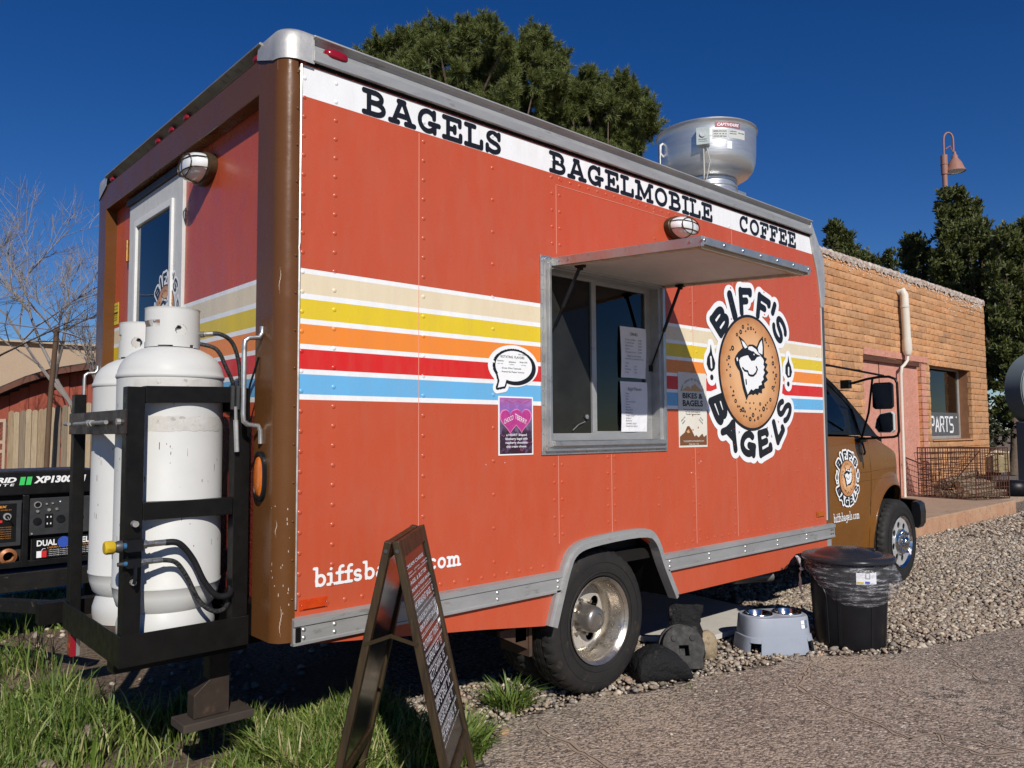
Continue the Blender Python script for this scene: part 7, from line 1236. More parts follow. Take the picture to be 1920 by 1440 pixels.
# side glass with black surround; the far one shows the building through
for flip in (False, True):
    fy = (lambda y: 2.48-y) if flip else (lambda y: y)
    G = [(4.30, 1.285), (5.33, 1.262), (5.25, 1.48), (5.13, 1.57), (4.98, 1.66), (4.72, 1.805), (4.45, 1.90), (4.30, 1.94)]
    H = [(4.36, 1.315), (5.02, 1.298), (5.09, 1.34), (5.09, 1.42), (5.04, 1.51), (4.90, 1.64), (4.70, 1.76), (4.45, 1.85), (4.36, 1.87)]
    p = MB(); p.poly(G, [H], lambda u, v: (u, fy(pil_y(v)+.012), v)); p.build('window_surround', BLACKP, cab)
    p = MB(); p.poly(H if True else G, [], lambda u, v: (u, fy(pil_y(v)+.006), v)); p.build('side_window', TINT, cab)
p = MB(); p.prism([(5.33, 1.255), (5.60, 1.252), (5.25, 1.49)], [], lambda u, v: (u, pil_y(v)-.002, v), (0, .01, 0)); p.build('quarter_panel', BLACKP, cab)
p = MB(); p.box(4.3, 5.6, .25, 2.25, 1.22, 1.235).box(4.5, 4.75, .45, 1.0, 1.0, 1.75).box(4.5, 4.75, 1.45, 2.0, 1.0, 1.75).box(4.62, 4.7, .62, .85, 1.75, 1.9).box(5.3, 5.7, .3, 2.2, .9, 1.24).box(4.32, 6.2, .3, 2.18, .5, .6).box(5.3, 5.32, .3, 2.18, .3, 1.2)
p.build('cab_interior', DARKIN, cab)
def on_cab(pts, r, name, mt, off=-.003, parent=cab):
    m = MB(); m.tube([(x, cab_y(x, z)+off, z) for x, z in pts], r, 5); return m.build(name, mt, parent, smooth=60)
SEAM = M('door_gap', (0.02,0.01,0.006), .8)
on_cab([(5.42, 1.235), (5.425, 1.0), (5.43, .9), (5.415, .75), (5.38, .60), (5.36, .45), (5.36, .32)], .0028, 'door_gap', SEAM, .0)
on_cab([(4.335, 1.25), (4.335, .32)], .0028, 'door_gap', SEAM, .0)
HL = M('crease', (0.42,0.20,0.07), .3)
on_cab([(4.8+.05*i, .94+.004*i*.3) for i in range(27)], .002, 'body_crease', CABP, -.001); on_cab([(4.8+.05*i, .87+.003*i*.3) for i in range(24)], .002, 'body_crease', CABP, -.001)
# wheel arch lip
p = MB(); p.tube([(5.87+.458*math.cos(math.radians(a)), cab_y(5.87+.458*math.cos(math.radians(a)), .365+.458*math.sin(math.radians(a)))+.006, .365+.458*math.sin(math.radians(a))) for a in range(-10, 196, 8)], .010, 6); p.build('arch_lip', CABP, cab, smooth=60)
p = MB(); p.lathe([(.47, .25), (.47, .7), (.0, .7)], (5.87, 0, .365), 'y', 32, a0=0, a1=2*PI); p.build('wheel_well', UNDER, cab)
# bumper
p = MB()
prof = [(.43, .0), (.42, .05), (.46, .075), (.56, .08), (.635, .07), (.66, .04), (.655, .0)]
path = [(6.20, .155, 1, 0), (6.34, .16, .8, .5), (6.45, .25, .6, .8), (6.52, .5, .2, 1), (6.55, 1.24, 0, 1), (6.52, 1.98, -.2, 1), (6.45, 2.23, -.6, .8), (6.34, 2.32, -.8, .5), (6.20, 2.325, -1, 0)]
vs = []
for (x, y, ny, nx_) in path:
    for z, o in prof: vs.append((x+nx_*o, y-ny*o, z-.01))
m_ = len(prof); p.add(vs, [(i*m_+k, i*m_+k+1, (i+1)*m_+k+1, (i+1)*m_+k) for i in range(len(path)-1) for k in range(m_-1)]); p.add([vs[k] for k in range(m_)], [tuple(range(m_))])
p.build('bumper', BLACKP, T, smooth=45)
p = MB(); p.box(6.36, 6.39, .35, .7, .82, .98).box(6.36, 6.39, 1.78, 2.13, .82, .98); p.build('headlight', OPAL, T)
# mirrors on their tubular frame
p = MB(); my = -.19
p.tube([(5.08, .25, 1.685), (5.09, .16, 1.70), (5.085, .05, 1.725), (5.08, -.06, 1.738), (5.08, -.13, 1.735), (5.082, -.175, 1.715), (5.084, my, 1.68), (5.09, my, 1.30), (5.10, -.175, 1.262), (5.13, -.13, 1.25), (5.22, .10, 1.238), (5.27, .205, 1.235)], .0105, 8)
p.tube([(5.08, -.0, 1.73), (5.15, .07, 1.45), (5.27, .185, 1.245)], .0095, 6)
p.tube([(4.285, .02, 1.80), (5.075, -.09, 1.745)], .0085, 6)
p.tube([(5.27, .19, 1.235), (5.29, .17, 1.12), (5.30, .182, 1.10)], .008, 6)
p.box(5.20, 5.31, .165, .195, 1.205, 1.235); p.obox((5.08, .22, 1.69), (.03,0,0), (0,.035,0), (0,0,.035)); p.build('mirror_frame', BLACKM, T, smooth=60); mf = bpy.context.scene.objects['mirror_frame']
def mirror(x, y0, y1, z0, z1, cut):
    R = .02
    P = [(y0+R, z0), (y1-R, z0), (y1, z0+R), (y1, z1-R), (y1-R, z1), (y0+R, z1), (y0, z1-R), (y0, z0+R)]
    if cut: P = [(y0+R, z0), (y1-.03, z0), (y1, z0+.04), (y1-.015, z1-.06), (y1-.045, z1-.015), (y0+R, z1), (y0, z1-R), (y0, z0+R)]
    m = MB(); m.prism(P, [], lambda u, v: (x, u, v), (.035, 0, 0)); o = m.build('mirror', M('mirror_case', (0.55,0.55,0.53), .4) if cut else BLACKP, mf, bevel=.004)
    c = (sum(q[0] for q in P)/8, sum(q[1] for q in P)/8)
    m = MB(); m.poly([(c[0]+(a-c[0])*.9, c[1]+(b-c[1])*.93) for a, b in P], [], lambda u, v: (x-.0055, u, v)); m.build('mirror_glass', M('mirror_glass', (0.16,0.18,0.19), .03, 1.0, rvar=0), mf); return o
mirror(5.06, -.16, .0, 1.475, 1.69, False); mirror(5.065, -.165, -.01, 1.285, 1.455, True)
# cab graphics
logo('wolf_logo', lambda x, y, k: (4.955+x, cab_y(4.955+x, .915+y)-.005-k*1.2, .915+y), T, s=.40, label='small printed bagel and wolf logo on the cab door')
p = MB(); F = Field(4.65, 5.33, .52, .70, .0014); F.strokes(stroke_text('biffsbagels.com', 4.70, 5.165, .572, .072), .0036); vs, fs = field_fill(F, F.D, tol=.0004)
p.add([(a, cab_y(a, b)-.004, b) for a, b in vs], fs); p.build('web_address', WPR, T)['label'] = 'web address on the cab door'

# ---- steel rack on the back, part of the truck
RK = MB(); rx0, rx1, ry0, ry1, zb, zt = -.540, -.085, .195, .975, .512, .620
for (xa, xb, ya, yb) in ((rx0, rx1, ry0, ry0+.006), (rx0, rx1, ry1-.006, ry1), (rx0, rx0+.006, ry0+.0065, ry1-.0065), (rx1-.006, rx1, ry0+.0065, ry1-.0065)): RK.box(xa, xb, ya, yb, zb, zt)
rack = RK.build('tank_rack', BLACKM, T, bevel=.0015)
p = MB(); p.box(rx0+.007, rx1-.007, ry0+.007, ry1-.007, .535, .553); p.build('rack_floor', RUSTY, rack)
def rbar(a, b, w, h, name='rack_bar', mt=BLACKM, up=(0,0,1)): m = MB(); m.bar(a, b, w, h, up); return m.build(name, mt, rack, bevel=.002)
rbar((-.504, .222, .556), (-.504, .222, 1.475), .060, .050, 'rack_post', up=(0,1,0)); rbar((-.121, .222, .556), (-.121, .222, 1.483), .060, .050, 'rack_post', up=(0,1,0))
rbar((-.510, .935, .556), (-.510, .935, 1.475), .045, .045, 'rack_post', up=(0,1,0)); rbar((-.121, .935, .556), (-.121, .935, 1.475), .05, .05, 'rack_post', up=(0,1,0))
rbar((-.473, .222, 1.449), (-.152, .222, 1.456), .050, .060); rbar((-.473, .222, 1.038), (-.152, .222, 1.036), .045, .062)
DKB = M('brown_black_steel', (0.032,0.017,0.013), .4, c2=(.02,.015,.014), scale=10)
rbar((-.536, .96, 1.352), (-.536, .19, 1.352), .008, .086, 'clamp_plate', DKB); rbar((-.121, .905, 1.42), (-.121, .25, 1.42), .05, .05)
ZN = M('zinc', (.45,.44,.42), .5, .5, c2=(.3,.29,.27), scale=30)
p = MB(); p.cyl((-.556, .80, 1.350), (-.556, .36, 1.352), .0075, 8).cyl((-.556, .60, 1.351), (-.556, .57, 1.351), .014, 6).cyl((-.556, .56, 1.351), (-.556, .54, 1.351), .013, 6); p.build('threaded_rod', ZN, rack, smooth=40)
for a_, b_, r_ in (((-.548, .99, 1.352), (-.548, .93, 1.352), .008), ((-.552, .25, 1.352), (-.530, .25, 1.352), .012), ((-.505, .19, 1.000), (-.505, .165, 1.000), .011), ((-.505, .19, .800), (-.505, .172, .800), .010)): p = MB(); p.cyl(a_, b_, r_, 8); p.build('bolt', ZN, rack, smooth=40)
# steel drop post with foot plate beneath
p = MB(); p.prism([(-.20, .20), (-.06, .20), (-.06, .53), (-.14, .53), (-.14, .34), (-.20, .29)], [], lambda u, v: (u, .425, v), (0, .07, 0)); p.build('drop_post', M('dark_rusty_steel', (.022,.016,.013), .6, c2=(.045,.03,.022), scale=12, spot=.4, spot_c=(.10,.06,.04), spot_scale=24), T, bevel=.003)
p = MB(); p.box(-.25, .03, .39, .53, .165, .198); p.build('foot_plate', M('rusty_plate', (0.06,0.045,0.036), .75, c2=(.035,.028,.024), scale=9, spot=.5, spot_c=(.18,.10,.06), spot_scale=24), T, bevel=.004)
p = MB(); p.box(-.50, .0, .40, .48, .44, .511); p.build('hitch_beam', BLACKM, T); p = MB(); p.box(-.50, 0, 1.6, 1.68, .40, .50); p.build('hitch_beam', BLACKM, T)
# rear tail lamps
p = MB(); p.mat(0).box(-.525, -.505, .90, .95, .405, .508).mat(1).box(-.5265, -.525, .91, .94, .44, .455).mat(2).box(-.504, -.49, .90, .95, .405, .508); p.build('tail_lamp', [REDL, ORREF, ALU], T, bevel=.004)
# valve block and quick couplers on the near post
YEL2 = M('yellow_cap', (0.62,0.42,0.02), .45, c2=(.5,.33,.02), scale=20); FIT = M('fitting_steel', (0.42,0.42,0.40), .35, .85, c2=(.28,.27,.25), scale=40); GUN = M('gunmetal', (0.10,0.10,0.10), .4, .6)
vy = .168
p = MB(); p.mat(0).lathe([(0, 0), (.019, .001), (.023, .006), (.023, .028), (.019, .034), (0, .034)], (-.604, vy, .928), 'x', 10)
p.mat(1).lathe([(.012, .034), (.018, .036), (.021, .046), (.021, .056), (.012, .060), (.0, .06)], (-.604, vy, .928), 'x', 16)
p.mat(2).cyl((-.548, vy, .928), (-.534, vy, .928), .011, 10); p.mat(3).box(-.534, -.483, vy-.018, vy+.02, .908, .948)
p.mat(4).cyl((-.483, vy, .928), (-.468, vy, .928), .016, 6).cyl((-.467, vy, .928), (-.445, vy, .928), .012, 6).cyl((-.444, vy, .928), (-.405, vy, .928), .011, 12)
p.cyl((-.578, vy, .928), (-.578, vy-.004, .89), .0015, 4)
p.mat(1).cyl((-.560, vy, .868), (-.540, vy, .868), .007, 8); p.mat(2).cyl((-.540, vy, .868), (-.530, vy, .868), .008, 8); p.mat(3).box(-.530, -.488, vy-.014, vy+.02, .853, .883).mat(4).cyl((-.488, vy, .868), (-.470, vy, .868), .012, 6).cyl((-.469, vy, .868), (-.45, vy, .868), .010, 6).cyl((-.449, vy, .868), (-.415, vy, .868), .0095, 12)
p.mat(3).tube([(-.505, vy-.012, .86), (-.508, vy-.022, .82), (-.512, vy-.02, .80)], .006, 5)
p.build('valve_block', [YEL2, GUN, M('blue_tape', (0.03,0.12,0.25), .5), BLACKP, FIT], rack, smooth=35)
HOSE = M('hose_rubber', (0.012,0.012,0.014), .5, bs=60, bst=.2, bd=.002); HOSEB = M('braided_hose', (0.008,0.008,0.009), .5, c2=(.05,.05,.05), scale=140, mix=.2, bs=150, bst=.8, bd=.003)
def bez(P, n=10):
    P = [Vector(q) for q in P]; out = []
    for i in range(len(P)-1):
        p0, p1, p2, p3 = P[max(0, i-1)], P[i], P[i+1], P[min(len(P)-1, i+2)]
        for k in range(n):
            t = k/n; out.append(.5*((2*p1)+(p2-p0)*t+(2*p0-5*p1+4*p2-p3)*t*t+(3*p1-p0-3*p2+p3)*t**3))
    return out+[P[-1]]
p = MB(); p.tube(bez([(-.405, vy, .928), (-.36, vy-.005, .92), (-.31, vy, .86), (-.265, vy, .77), (-.215, vy+.005, .715), (-.16, .19, .715), (-.12, .30, .76)]), .0115, 10); p.build('hose', HOSE, rack, smooth=70)
p = MB(); p.tube(bez([(-.415, vy, .868), (-.37, vy-.004, .855), (-.33, vy, .80), (-.285, vy, .71), (-.235, vy, .665), (-.18, .185, .665), (-.12, .28, .71)]), .0085, 10); p.build('hose', HOSEB, rack, smooth=70)
p = MB(); p.tube(bez([(-.225, .36, 1.695), (-.16, .33, 1.70), (-.105, .33, 1.66), (-.075, .335, 1.55), (-.075, .34, 1.40), (-.06, .35, 1.2), (-.06, .33, .95), (-.08, .30, .75)]), .0085, 8).tube(bez([(-.235, .36, 1.66), (-.17, .34, 1.64), (-.13, .34, 1.57), (-.09, .35, 1.48), (-.07, .36, 1.3), (-.06, .37, 1.0)]), .008, 8); p.build('hose', HOSEB, rack, smooth=70)
p = MB(); p.mat(0).cyl((-.245, .38, 1.695), (-.215, .352, 1.697), .012, 8).cyl((-.215, .352, 1.697), (-.185, .335, 1.70), .009, 8).box(-.255, -.23, .35, .38, 1.64, 1.69).cyl((-.24, .36, 1.62), (-.24, .36, 1.70), .010, 8); p.mat(1).lathe([(0, .0), (.008, 0), (.008, .01), (0, .01)], (-.252, .36, 1.712), 'z', 8); p.build('regulator', [FIT, YEL2], rack, smooth=40)
# ratchet strap hooks hanging on the top bar, folded cable tail
p = MB(); p.mat(0).box(-.170, -.158, .186, .196, 1.40, 1.49).box(-.150, -.138, .186, .196, 1.40, 1.49); p.mat(1).cyl((-.158, .175, 1.41), (-.155, .178, 1.36), .006, 6).cyl((-.155, .178, 1.36), (-.148, .18, 1.24), .009, 6); p.build('strap_hook', [GUN, ALUR], rack, smooth=40)
p = MB(); p.tube(bez([(-.09, .21, 1.42), (-.095, .2, 1.48), (-.088, .17, 1.55), (-.082, .15, 1.60)]), .004, 6); p.build('cable', BLACKP, rack, smooth=60)

# ---- gas cylinders standing in the rack
CYL = M('cylinder_paint', (0.60,0.60,0.58), .5, c2=(0.54,0.54,0.52), scale=4, spot=.5, spot_c=(.36,.32,.27), spot_scale=20, spot_t=.68, bs=60, bst=.08, bd=.002)
WORN = M('worn_patch', (0.46,0.44,0.40), .75, c2=(0.62,0.60,0.57), scale=16, spot=.6, spot_c=(.25,.22,.19), spot_scale=40, spot_t=.58, bs=90, bst=.3, bd=.002)
def cylinder(x, y, top, label, rot, worn):
    t = thing('gas_cylinder', label, 'gas cylinder', (x, y, .554), 'white gas cylinders in the rear rack'); C_ = (x, y, 0); zb = .554; R = .189
    m = MB(); m.lathe([(R-.034, zb+.108), (R-.016, zb+.125), (R-.004, zb+.165), (R, zb+.195), (R+.0025, zb+.197), (R+.0025, zb+.203), (R, zb+.206), (R, top-.272), (R+.003, top-.270), (R+.0045, top-.263), (R+.003, top-.256), (R, top-.253), (R-.003, top-.238), (R-.010, top-.218), (R-.026, top-.193), (R-.050, top-.173), (R-.080, top-.157), (R-.110, top-.148), (.03, top-.143), (0, top-.143)], C_, 'z', 64); m.build('tank', CYL, t, smooth=50)
    m = MB(); m.lathe([(.160, zb+.001), (.166, zb+.001), (.172, zb+.03), (.172, zb+.06), (.164, zb+.088), (.157, zb+.108), (.150, zb+.108), (.155, zb+.001)], C_, 'z', 48); fr = m.build('foot_ring', CYL, t, smooth=50)
    a = math.radians(rot+180); er = Vector((math.cos(a), math.sin(a), 0)); et = Vector((-math.sin(a), math.cos(a), 0))
    m = MB(); m.obox(Vector((x, y, zb+.045))+er*.172, er*.003, et*.026, (0,0,.009)); m.build('vent_slot', UNDER, fr)
    # collar: rolled sheet with openings, built as a curved strip
    rc = .098; h0, h1 = top-.150, top; n = 72; m = MB()
    def hole(u, v):  # u angle deg, v 0..1
        if abs((u-35+180) % 360-180)*rc*PI/180 < .022 and abs(v-.42)*(h1-h0) < .021: return (abs((u-35+180) % 360-180)*rc*PI/180)**2+(abs(v-.42)*(h1-h0))**2 < .00046
        if abs((u+31+180) % 360-180) < 22 and .50 < v < .68: return True
        if abs((u+64+180) % 360-180) < 13 and .14 < v < .68: return True
        if abs((u-215+180) % 360-180) < 30 and v > .35: return True
        if abs((u-2+180) % 360-180) < 16 and v < .05: return True
        if abs((u-62+180) % 360-180) < 6 and v < .06: return True
        return False
    nu, nv = 180, 30; vid = {}
    V, Fc = [], []
    def vert(i, j, s):
        key = (i % nu, j, s)
        if key not in vid:
            aa = math.radians(rot+360*i/nu); r_ = rc+(0 if s else -.004)+(.002 if j == nv else 0); vid[key] = len(V); V.append((x+r_*math.cos(aa), y+r_*math.sin(aa), h0+(h1-h0)*j/nv))
        return vid[key]
    solid = [[not hole(360*(i+.5)/nu, (j+.5)/nv) for j in range(nv)] for i in range(nu)]
    for i in range(nu):
        for j in range(nv):
            if not solid[i][j]: continue
            Fc.append((vert(i,j,1), vert(i+1,j,1), vert(i+1,j+1,1), vert(i,j+1,1))); Fc.append((vert(i,j,0), vert(i,j+1,0), vert(i+1,j+1,0), vert(i+1,j,0)))
            if j == nv-1 or not solid[i][j+1]: Fc.append((vert(i,j+1,0), vert(i,j+1,1), vert(i+1,j+1,1), vert(i+1,j+1,0)))
            if j == 0 or not solid[i][j-1]: Fc.append((vert(i,j,0), vert(i,j,1), vert(i+1,j,1), vert(i+1,j,0)))
            if not solid[(i+1) % nu][j]: Fc.append((vert(i+1,j,0), vert(i+1,j+1,0), vert(i+1,j+1,1), vert(i+1,j,1)))
            if not solid[i-1][j]: Fc.append((vert(i,j,0), vert(i,j+1,0), vert(i,j+1,1), vert(i,j,1)))
    m.add(V, Fc); m.build('collar', CYL, t, smooth=50)
    m = MB(); m.mat(0).cyl((x, y, top-.155), (x, y, top-.10), .016, 10).cyl((x-.03, y, top-.115), (x+.03, y, top-.115), .010, 8).mat(1).cyl((x, y, top-.10), (x, y, top-.072), .005, 6).lathe([(0, 0), (.030, 0), (.034, .005), (.030, .012), (0, .012)], (x, y, top-.072), 'z', 14); m.build('valve', [FIT, GUN], t, smooth=40)
    if worn:
        for (a0, a1, z0, z1) in ((-25, 85, top-.325, top-.276), (-8, 82, top-.472, top-.412)):
            m = MB(); k = 24; aa = [math.radians(rot+a0+(a1-a0)*i/k) for i in range(k+1)]; q = random.Random(int(z0*100))
            top_ = [z1-.006*q.random() for _ in aa]; bot_ = [z0+.006*q.random() for _ in aa]; vs = []
            for a_, zt_, zb_ in zip(aa, top_, bot_): vs += [(x+(R+.0008)*math.cos(a_), y+(R+.0008)*math.sin(a_), zb_), (x+(R+.0008)*math.cos(a_), y+(R+.0008)*math.sin(a_), zt_)]
            m.add(vs, [(2*i, 2*i+2, 2*i+3, 2*i+1) for i in range(k)]); m.build('worn_label', WORN, t)
    # scratches and rust specks
    m = MB(); q = random.Random(int(y*1000))
    for _ in range(46):
        aa = math.radians(q.uniform(180, 330)); z = q.uniform(zb+.28, top-.34); l = q.uniform(.004, .03)*(1 if q.random() < .5 else .3); w_ = q.uniform(.0005, .0016)
        rr_ = R+.0007; vs = [(x+rr_*math.cos(aa-w_/R*1), y+rr_*math.sin(aa-w_/R), z), (x+rr_*math.cos(aa+w_/R), y+rr_*math.sin(aa+w_/R), z), (x+rr_*math.cos(aa+w_/R+q.uniform(-.01,.01)), y+rr_*math.sin(aa+w_/R), z+l), (x+rr_*math.cos(aa-w_/R), y+rr_*math.sin(aa-w_/R), z+l)]
        m.add(vs, [(0,1,2,3)])
    stuff(m.build('scratches', M('scratch', (.16,.13,.11), .8), t)); return t
cylinder(-.318, .402, 1.788, 'nearer white gas cylinder with worn grey label band, right in front of the truck post', 235, True)
cylinder(-.305, .775, 1.772, 'farther white gas cylinder, half hidden at the left of the rack', 200, False)

# the truck stands low on its springs: settle it and its cylinders on the gravel at true size
for _r in (T, bpy.data.objects['gas_cylinder'], bpy.data.objects['gas_cylinder.001']):
    _r.scale = (.963,)*3; _r.location = (_r.location.x*.963-.0503, _r.location.y*.963-.0997, _r.location.z*.963+.0484)

# ------------------------------------------------------------------ menu board (A-frame) in front of the truck
BW = M('dark_stained_wood', (0.014,0.009,0.005), .5, c2=(0.065,0.042,0.018), scale=10, st=(3,3,.35), spot=.5, spot_c=(.34,.26,.16), spot_scale=30, spot_t=.66, bs=50, bst=.35, bd=.003)
SLATEB = M('chalkboard', (0.012,0.012,0.014), .16, c2=(0.018,0.017,0.018), scale=4, rvar=.05, spec=.6)
CHALK = M('chalk_marker', (0.72,0.70,0.74), .7)
sb = thing('menu_board', 'wooden A-frame chalkboard menu standing in the grass before the truck', 'menu board', (.21, -.36, 0))
wd = Vector((math.cos(math.radians(44)), math.sin(math.radians(44)), 0)); sp_ = Vector((wd.y, -wd.x, 0))   # width direction, splay direction (to the right)
N0 = Vector((.041, -.582, 0)); WB = .46; ZT = .96
def leaf(sgn, name, text):
    """one leaf: origin at near top corner; u along width, t down the leaf"""
    top = N0+Vector((0,0,ZT))+sp_*(.012*sgn); foot = N0+sp_*(.225*sgn)+Vector((0,0,-.01)); dn = (foot-top); L = dn.length; dn.normalize(); nr = (dn.cross(wd)).normalized(); nr = nr if nr.dot(sp_)*sgn > 0 else -nr
    def Q(u, t, k): return top+wd*u+dn*t+nr*k
    def slab(m, u0, u1, t0, t1, k0=-.012, k1=.012): m.add([Q(u0,t0,k0),Q(u1,t0,k0),Q(u1,t1,k0),Q(u0,t1,k0),Q(u0,t0,k1),Q(u1,t0,k1),Q(u1,t1,k1),Q(u0,t1,k1)], [(0,3,2,1),(4,5,6,7),(0,1,5,4),(1,2,6,5),(2,3,7,6),(3,0,4,7)])
    m = MB(); fw = .036
    slab(m, 0, fw, 0, L); o = m.build('leg', BW, sb, bevel=.003)
    m = MB(); slab(m, WB-fw, WB, 0, L); m.build('leg', BW, sb, bevel=.003)
    m = MB(); slab(m, fw+.0005, WB-fw-.0005, .002, .058, -.011, .011); m.build('top_rail', BW, sb, bevel=.003)
    tb = L*.76
    m = MB(); slab(m, fw+.0005, WB-fw-.0005, tb, tb+.045, -.011, .011); m.build('bottom_rail', BW, sb, bevel=.003)
    m = MB(); slab(m, fw+.0005, WB-fw-.0005, .0585, tb-.0005, -.003, .003); bd = m.build('board_panel', SLATEB, sb)
    if text:
        m = MB(); U = wd if sgn > 0 else -wd; V = -dn; O = Q(0, 0, .0042)
        lines = [('CREAM CHEESE', .10, .014), ('plain  chive  veggie', .122, .008), ('jalapeno  strawberry', .135, .008), ('BAGEL & BUTTER', .165, .016), ('CREAM CHEESE BAGEL', .195, .014), ('toasted or fresh every day', .215, .009), ('THE BREAKFAST BAGEL  12', .262, .026), ('egg cheese and your choice of', .282, .009), ('SAUSAGE BACON HAM OR TOFU', .318, .022), ('PREMIUM BURRITO BAGEL  13', .352, .022), ('green chili potato and salsa', .371, .009), ('SOUTHWEST TURKEY  14', .425, .030), ('turkey pepper jack avocado sprouts', .446, .009), ('JALAPENO MELT  13', .487, .030), ('cheddar tomato onion jalapeno', .507, .009), ('SALTY DAWG  15', .548, .030), ('pastrami swiss mustard pickle', .568, .009), ('TURKEY CLUB  15', .606, .030), ('bacon lettuce tomato mayo', .625, .009), ("BIFF'S DELI  14", .663, .031), ('ham salami provolone peppers', .683, .009)]
        sc_ = (tb-.10)/.80
        lines += [('VEGGIE DELUXE  12', .722, .031), ('hummus cucumber sprouts onion', .743, .009), ('LOX SANDWICH  16', .785, .033), ('capers dill red onion and lemon', .808, .009)]
        for t, tt, h in lines: put_text(m, t, O, U, V, .048 if sgn > 0 else -WB+.048, -tt*sc_-.02, w=.36 if len(t) > 17 else .31, h=h*sc_, bold=.012 if h > .012 else 0)
        for tt in (.232, .385, .458, .520, .580, .637, .695, .756): a, b = Q(.045, tt*sc_+.012, .0045), Q(.40, tt*sc_+.012, .0045); m.bar(a, b, .0012, .0008, nr)
        m.build('chalk_lettering', CHALK, bd)
        m = MB(); c = (.39, .30)
        m.tube([Q(c[0]+.018*math.cos(a), c[1]+.025*math.sin(a), .0045) for a in [2*PI*k/14 for k in range(15)]], .0010, 3); m.tube([Q(c[0]-.02+.004*k, c[1]+.045+.006*math.sin(k*1.7), .0045) for k in range(11)], .0009, 3); m.build('chalk_doodle', CHALK, bd)
    return Q
QR = leaf(1, 'right', True); QL = leaf(-1, 'left', False)
m = MB(); a, b = QL(.012, .33, .0), QR(.012, .33, .0); mid = (a+b)/2+Vector((0,0,.028))-wd*.012; a -= wd*.012; b -= wd*.012
m.bar(a, mid, .012, .003, wd); m.bar(mid+wd*.0032*-1, b, .012, .003, wd)
for q in (a, b, mid): m.cyl(q-wd*.003, q+wd*.004, .006, 8)
m.build('folding_stay', M('old_brass', (0.05,0.035,0.018), .5, .6), sb)
m = MB()
for q in (QL(.012, .03, 0), QR(.012, .03, 0)): m.cyl(q-wd*.016, q-wd*.010, .007, 8)
m.build('hinge_screws', GUN, sb)

# ------------------------------------------------------------------ dustbin
bx, by = 3.44, -.50
tb_ = thing('dustbin', 'black round dustbin with lid and clear liner bag on the gravel edge', 'dustbin', (bx, by, 0))
m = MB(); n = 64; prof = [(.185, .0), (.195, .008), (.2, .02), (.222, .40), (.228, .49), (.235, .495), (.235, .515)]
vs = []
for i, (r, h) in enumerate(prof):
    for k in range(n):
        a = 2*PI*k/n; vs.append((bx+r*math.cos(a), by+r*math.sin(a), h))
m.add(vs, [(i*n+k, i*n+(k+1) % n, (i+1)*n+(k+1) % n, (i+1)*n+k) for i in range(len(prof)-1) for k in range(n)]+[tuple(range(n))])
va = math.degrees(math.atan2(-2.694-by, -1.359-bx)); 
bin_ = m.build('body', BLACKP, tb_, smooth=40)
def binr(z): return .2+.022*(z-.02)/.38
for ca, w_ in ((va+10, .105), (va-62, .10), (va+95, .10), (va+160, .10)):   # raised arch ribs
    m = MB(); path = []
    for t in range(0, 9): path.append((-w_, .03+.27*t/8))
    for t in range(1, 12): a = PI-PI*t/12; path.append((w_*math.cos(a), .30+w_*.95*math.sin(a)))
    for t in range(0, 9): path.append((w_, .30-.27*t/8))
    inn = [(u*.80, .03 if z < .031 else z-(.012 if abs(u) < w_ else 0)-(.01 if z > .3 else 0)) for u, z in path]
    def onb(u, z, k): a = math.radians(ca)+u/.21; r = binr(z)+k; return (bx+r*math.cos(a), by+r*math.sin(a), z)
    vs = []
    for (u, z), (u2, z2) in zip(path, inn): vs += [onb(u, z, -.001), onb(u*.97, z, .0035), onb(u2*1.03, z2, .0035), onb(u2, z2, -.001)]
    m.add(vs, [(4*i+k, 4*i+k+1, 4*i+5+k, 4*i+4+k) for i in range(len(path)-1) for k in range(3)]); m.build('rib', BLACKP, bin_, smooth=30)
m = MB(); n = 64; pr = [(.262, .515), (.270, .517), (.272, .530), (.265, .540), (.250, .545), (.22, .550), (.20, .549), (.19, .558), (.12, .580), (.05, .588), (0, .589)]
m.lathe(pr, (bx, by, 0), 'z', n); lid = m.build('lid', M('black_lid', (0.016,0.017,0.021), .24, c2=(.024,.025,.03), scale=6, bs=5, bst=.2, bd=.01, rvar=.08), tb_, smooth=45)
m = MB(); dirv = Vector((math.cos(math.radians(va)), math.sin(math.radians(va)), 0)); rv = Vector((-dirv.y, dirv.x, 0))
put_text(m, 'ROUGHNECK', (bx, by, .5875), -rv if False else Vector((-dirv.y, dirv.x, 0)), -dirv, 0, -.03, w=.13, h=.02, align='CENTER'); m.build('moulded_word', M('mould_grey', (.10,.10,.11), .4), lid)
m = MB(); m.obox(Vector((bx, by, .571))+rv*.13-dirv*.02, rv*.025, dirv*.035, (0,0,.012)); m.build('vent_tab', BLACKP, lid, bevel=.005)
# clear liner folded over the rim, gathered in a knot at the left
def bag_mat():
    m, nt, n, b = node_mat('clear_bag'); co = coords(nt)
    tr = nt.nodes.new('ShaderNodeBsdfTransparent'); tr.inputs[0].default_value = (.93, .93, .95, 1)
    b.inputs['Base Color'].default_value = (.62, .63, .68, 1); b.inputs['Roughness'].default_value = .2
    w_ = noise(nt, stretch(nt, co, (1, 1, 7)), 9, 4, .6)
    nt.links.new(bump(nt, w_, 1.0, .02), b.inputs['Normal'])
    f = ramp(nt, w_, [(.42, .05), (.54, .12), (.575, .50), (.61, .12), (.68, .22), (.72, .55)])
    mx = nt.nodes.new('ShaderNodeMixShader'); nt.links.new(f, mx.inputs[0]); nt.links.new(tr.outputs[0], mx.inputs[1]); nt.links.new(b.outputs[0], mx.inputs[2]); nt.links.new(mx.outputs[0], n['Material Output'].inputs[0]); return m
BAG = bag_mat()
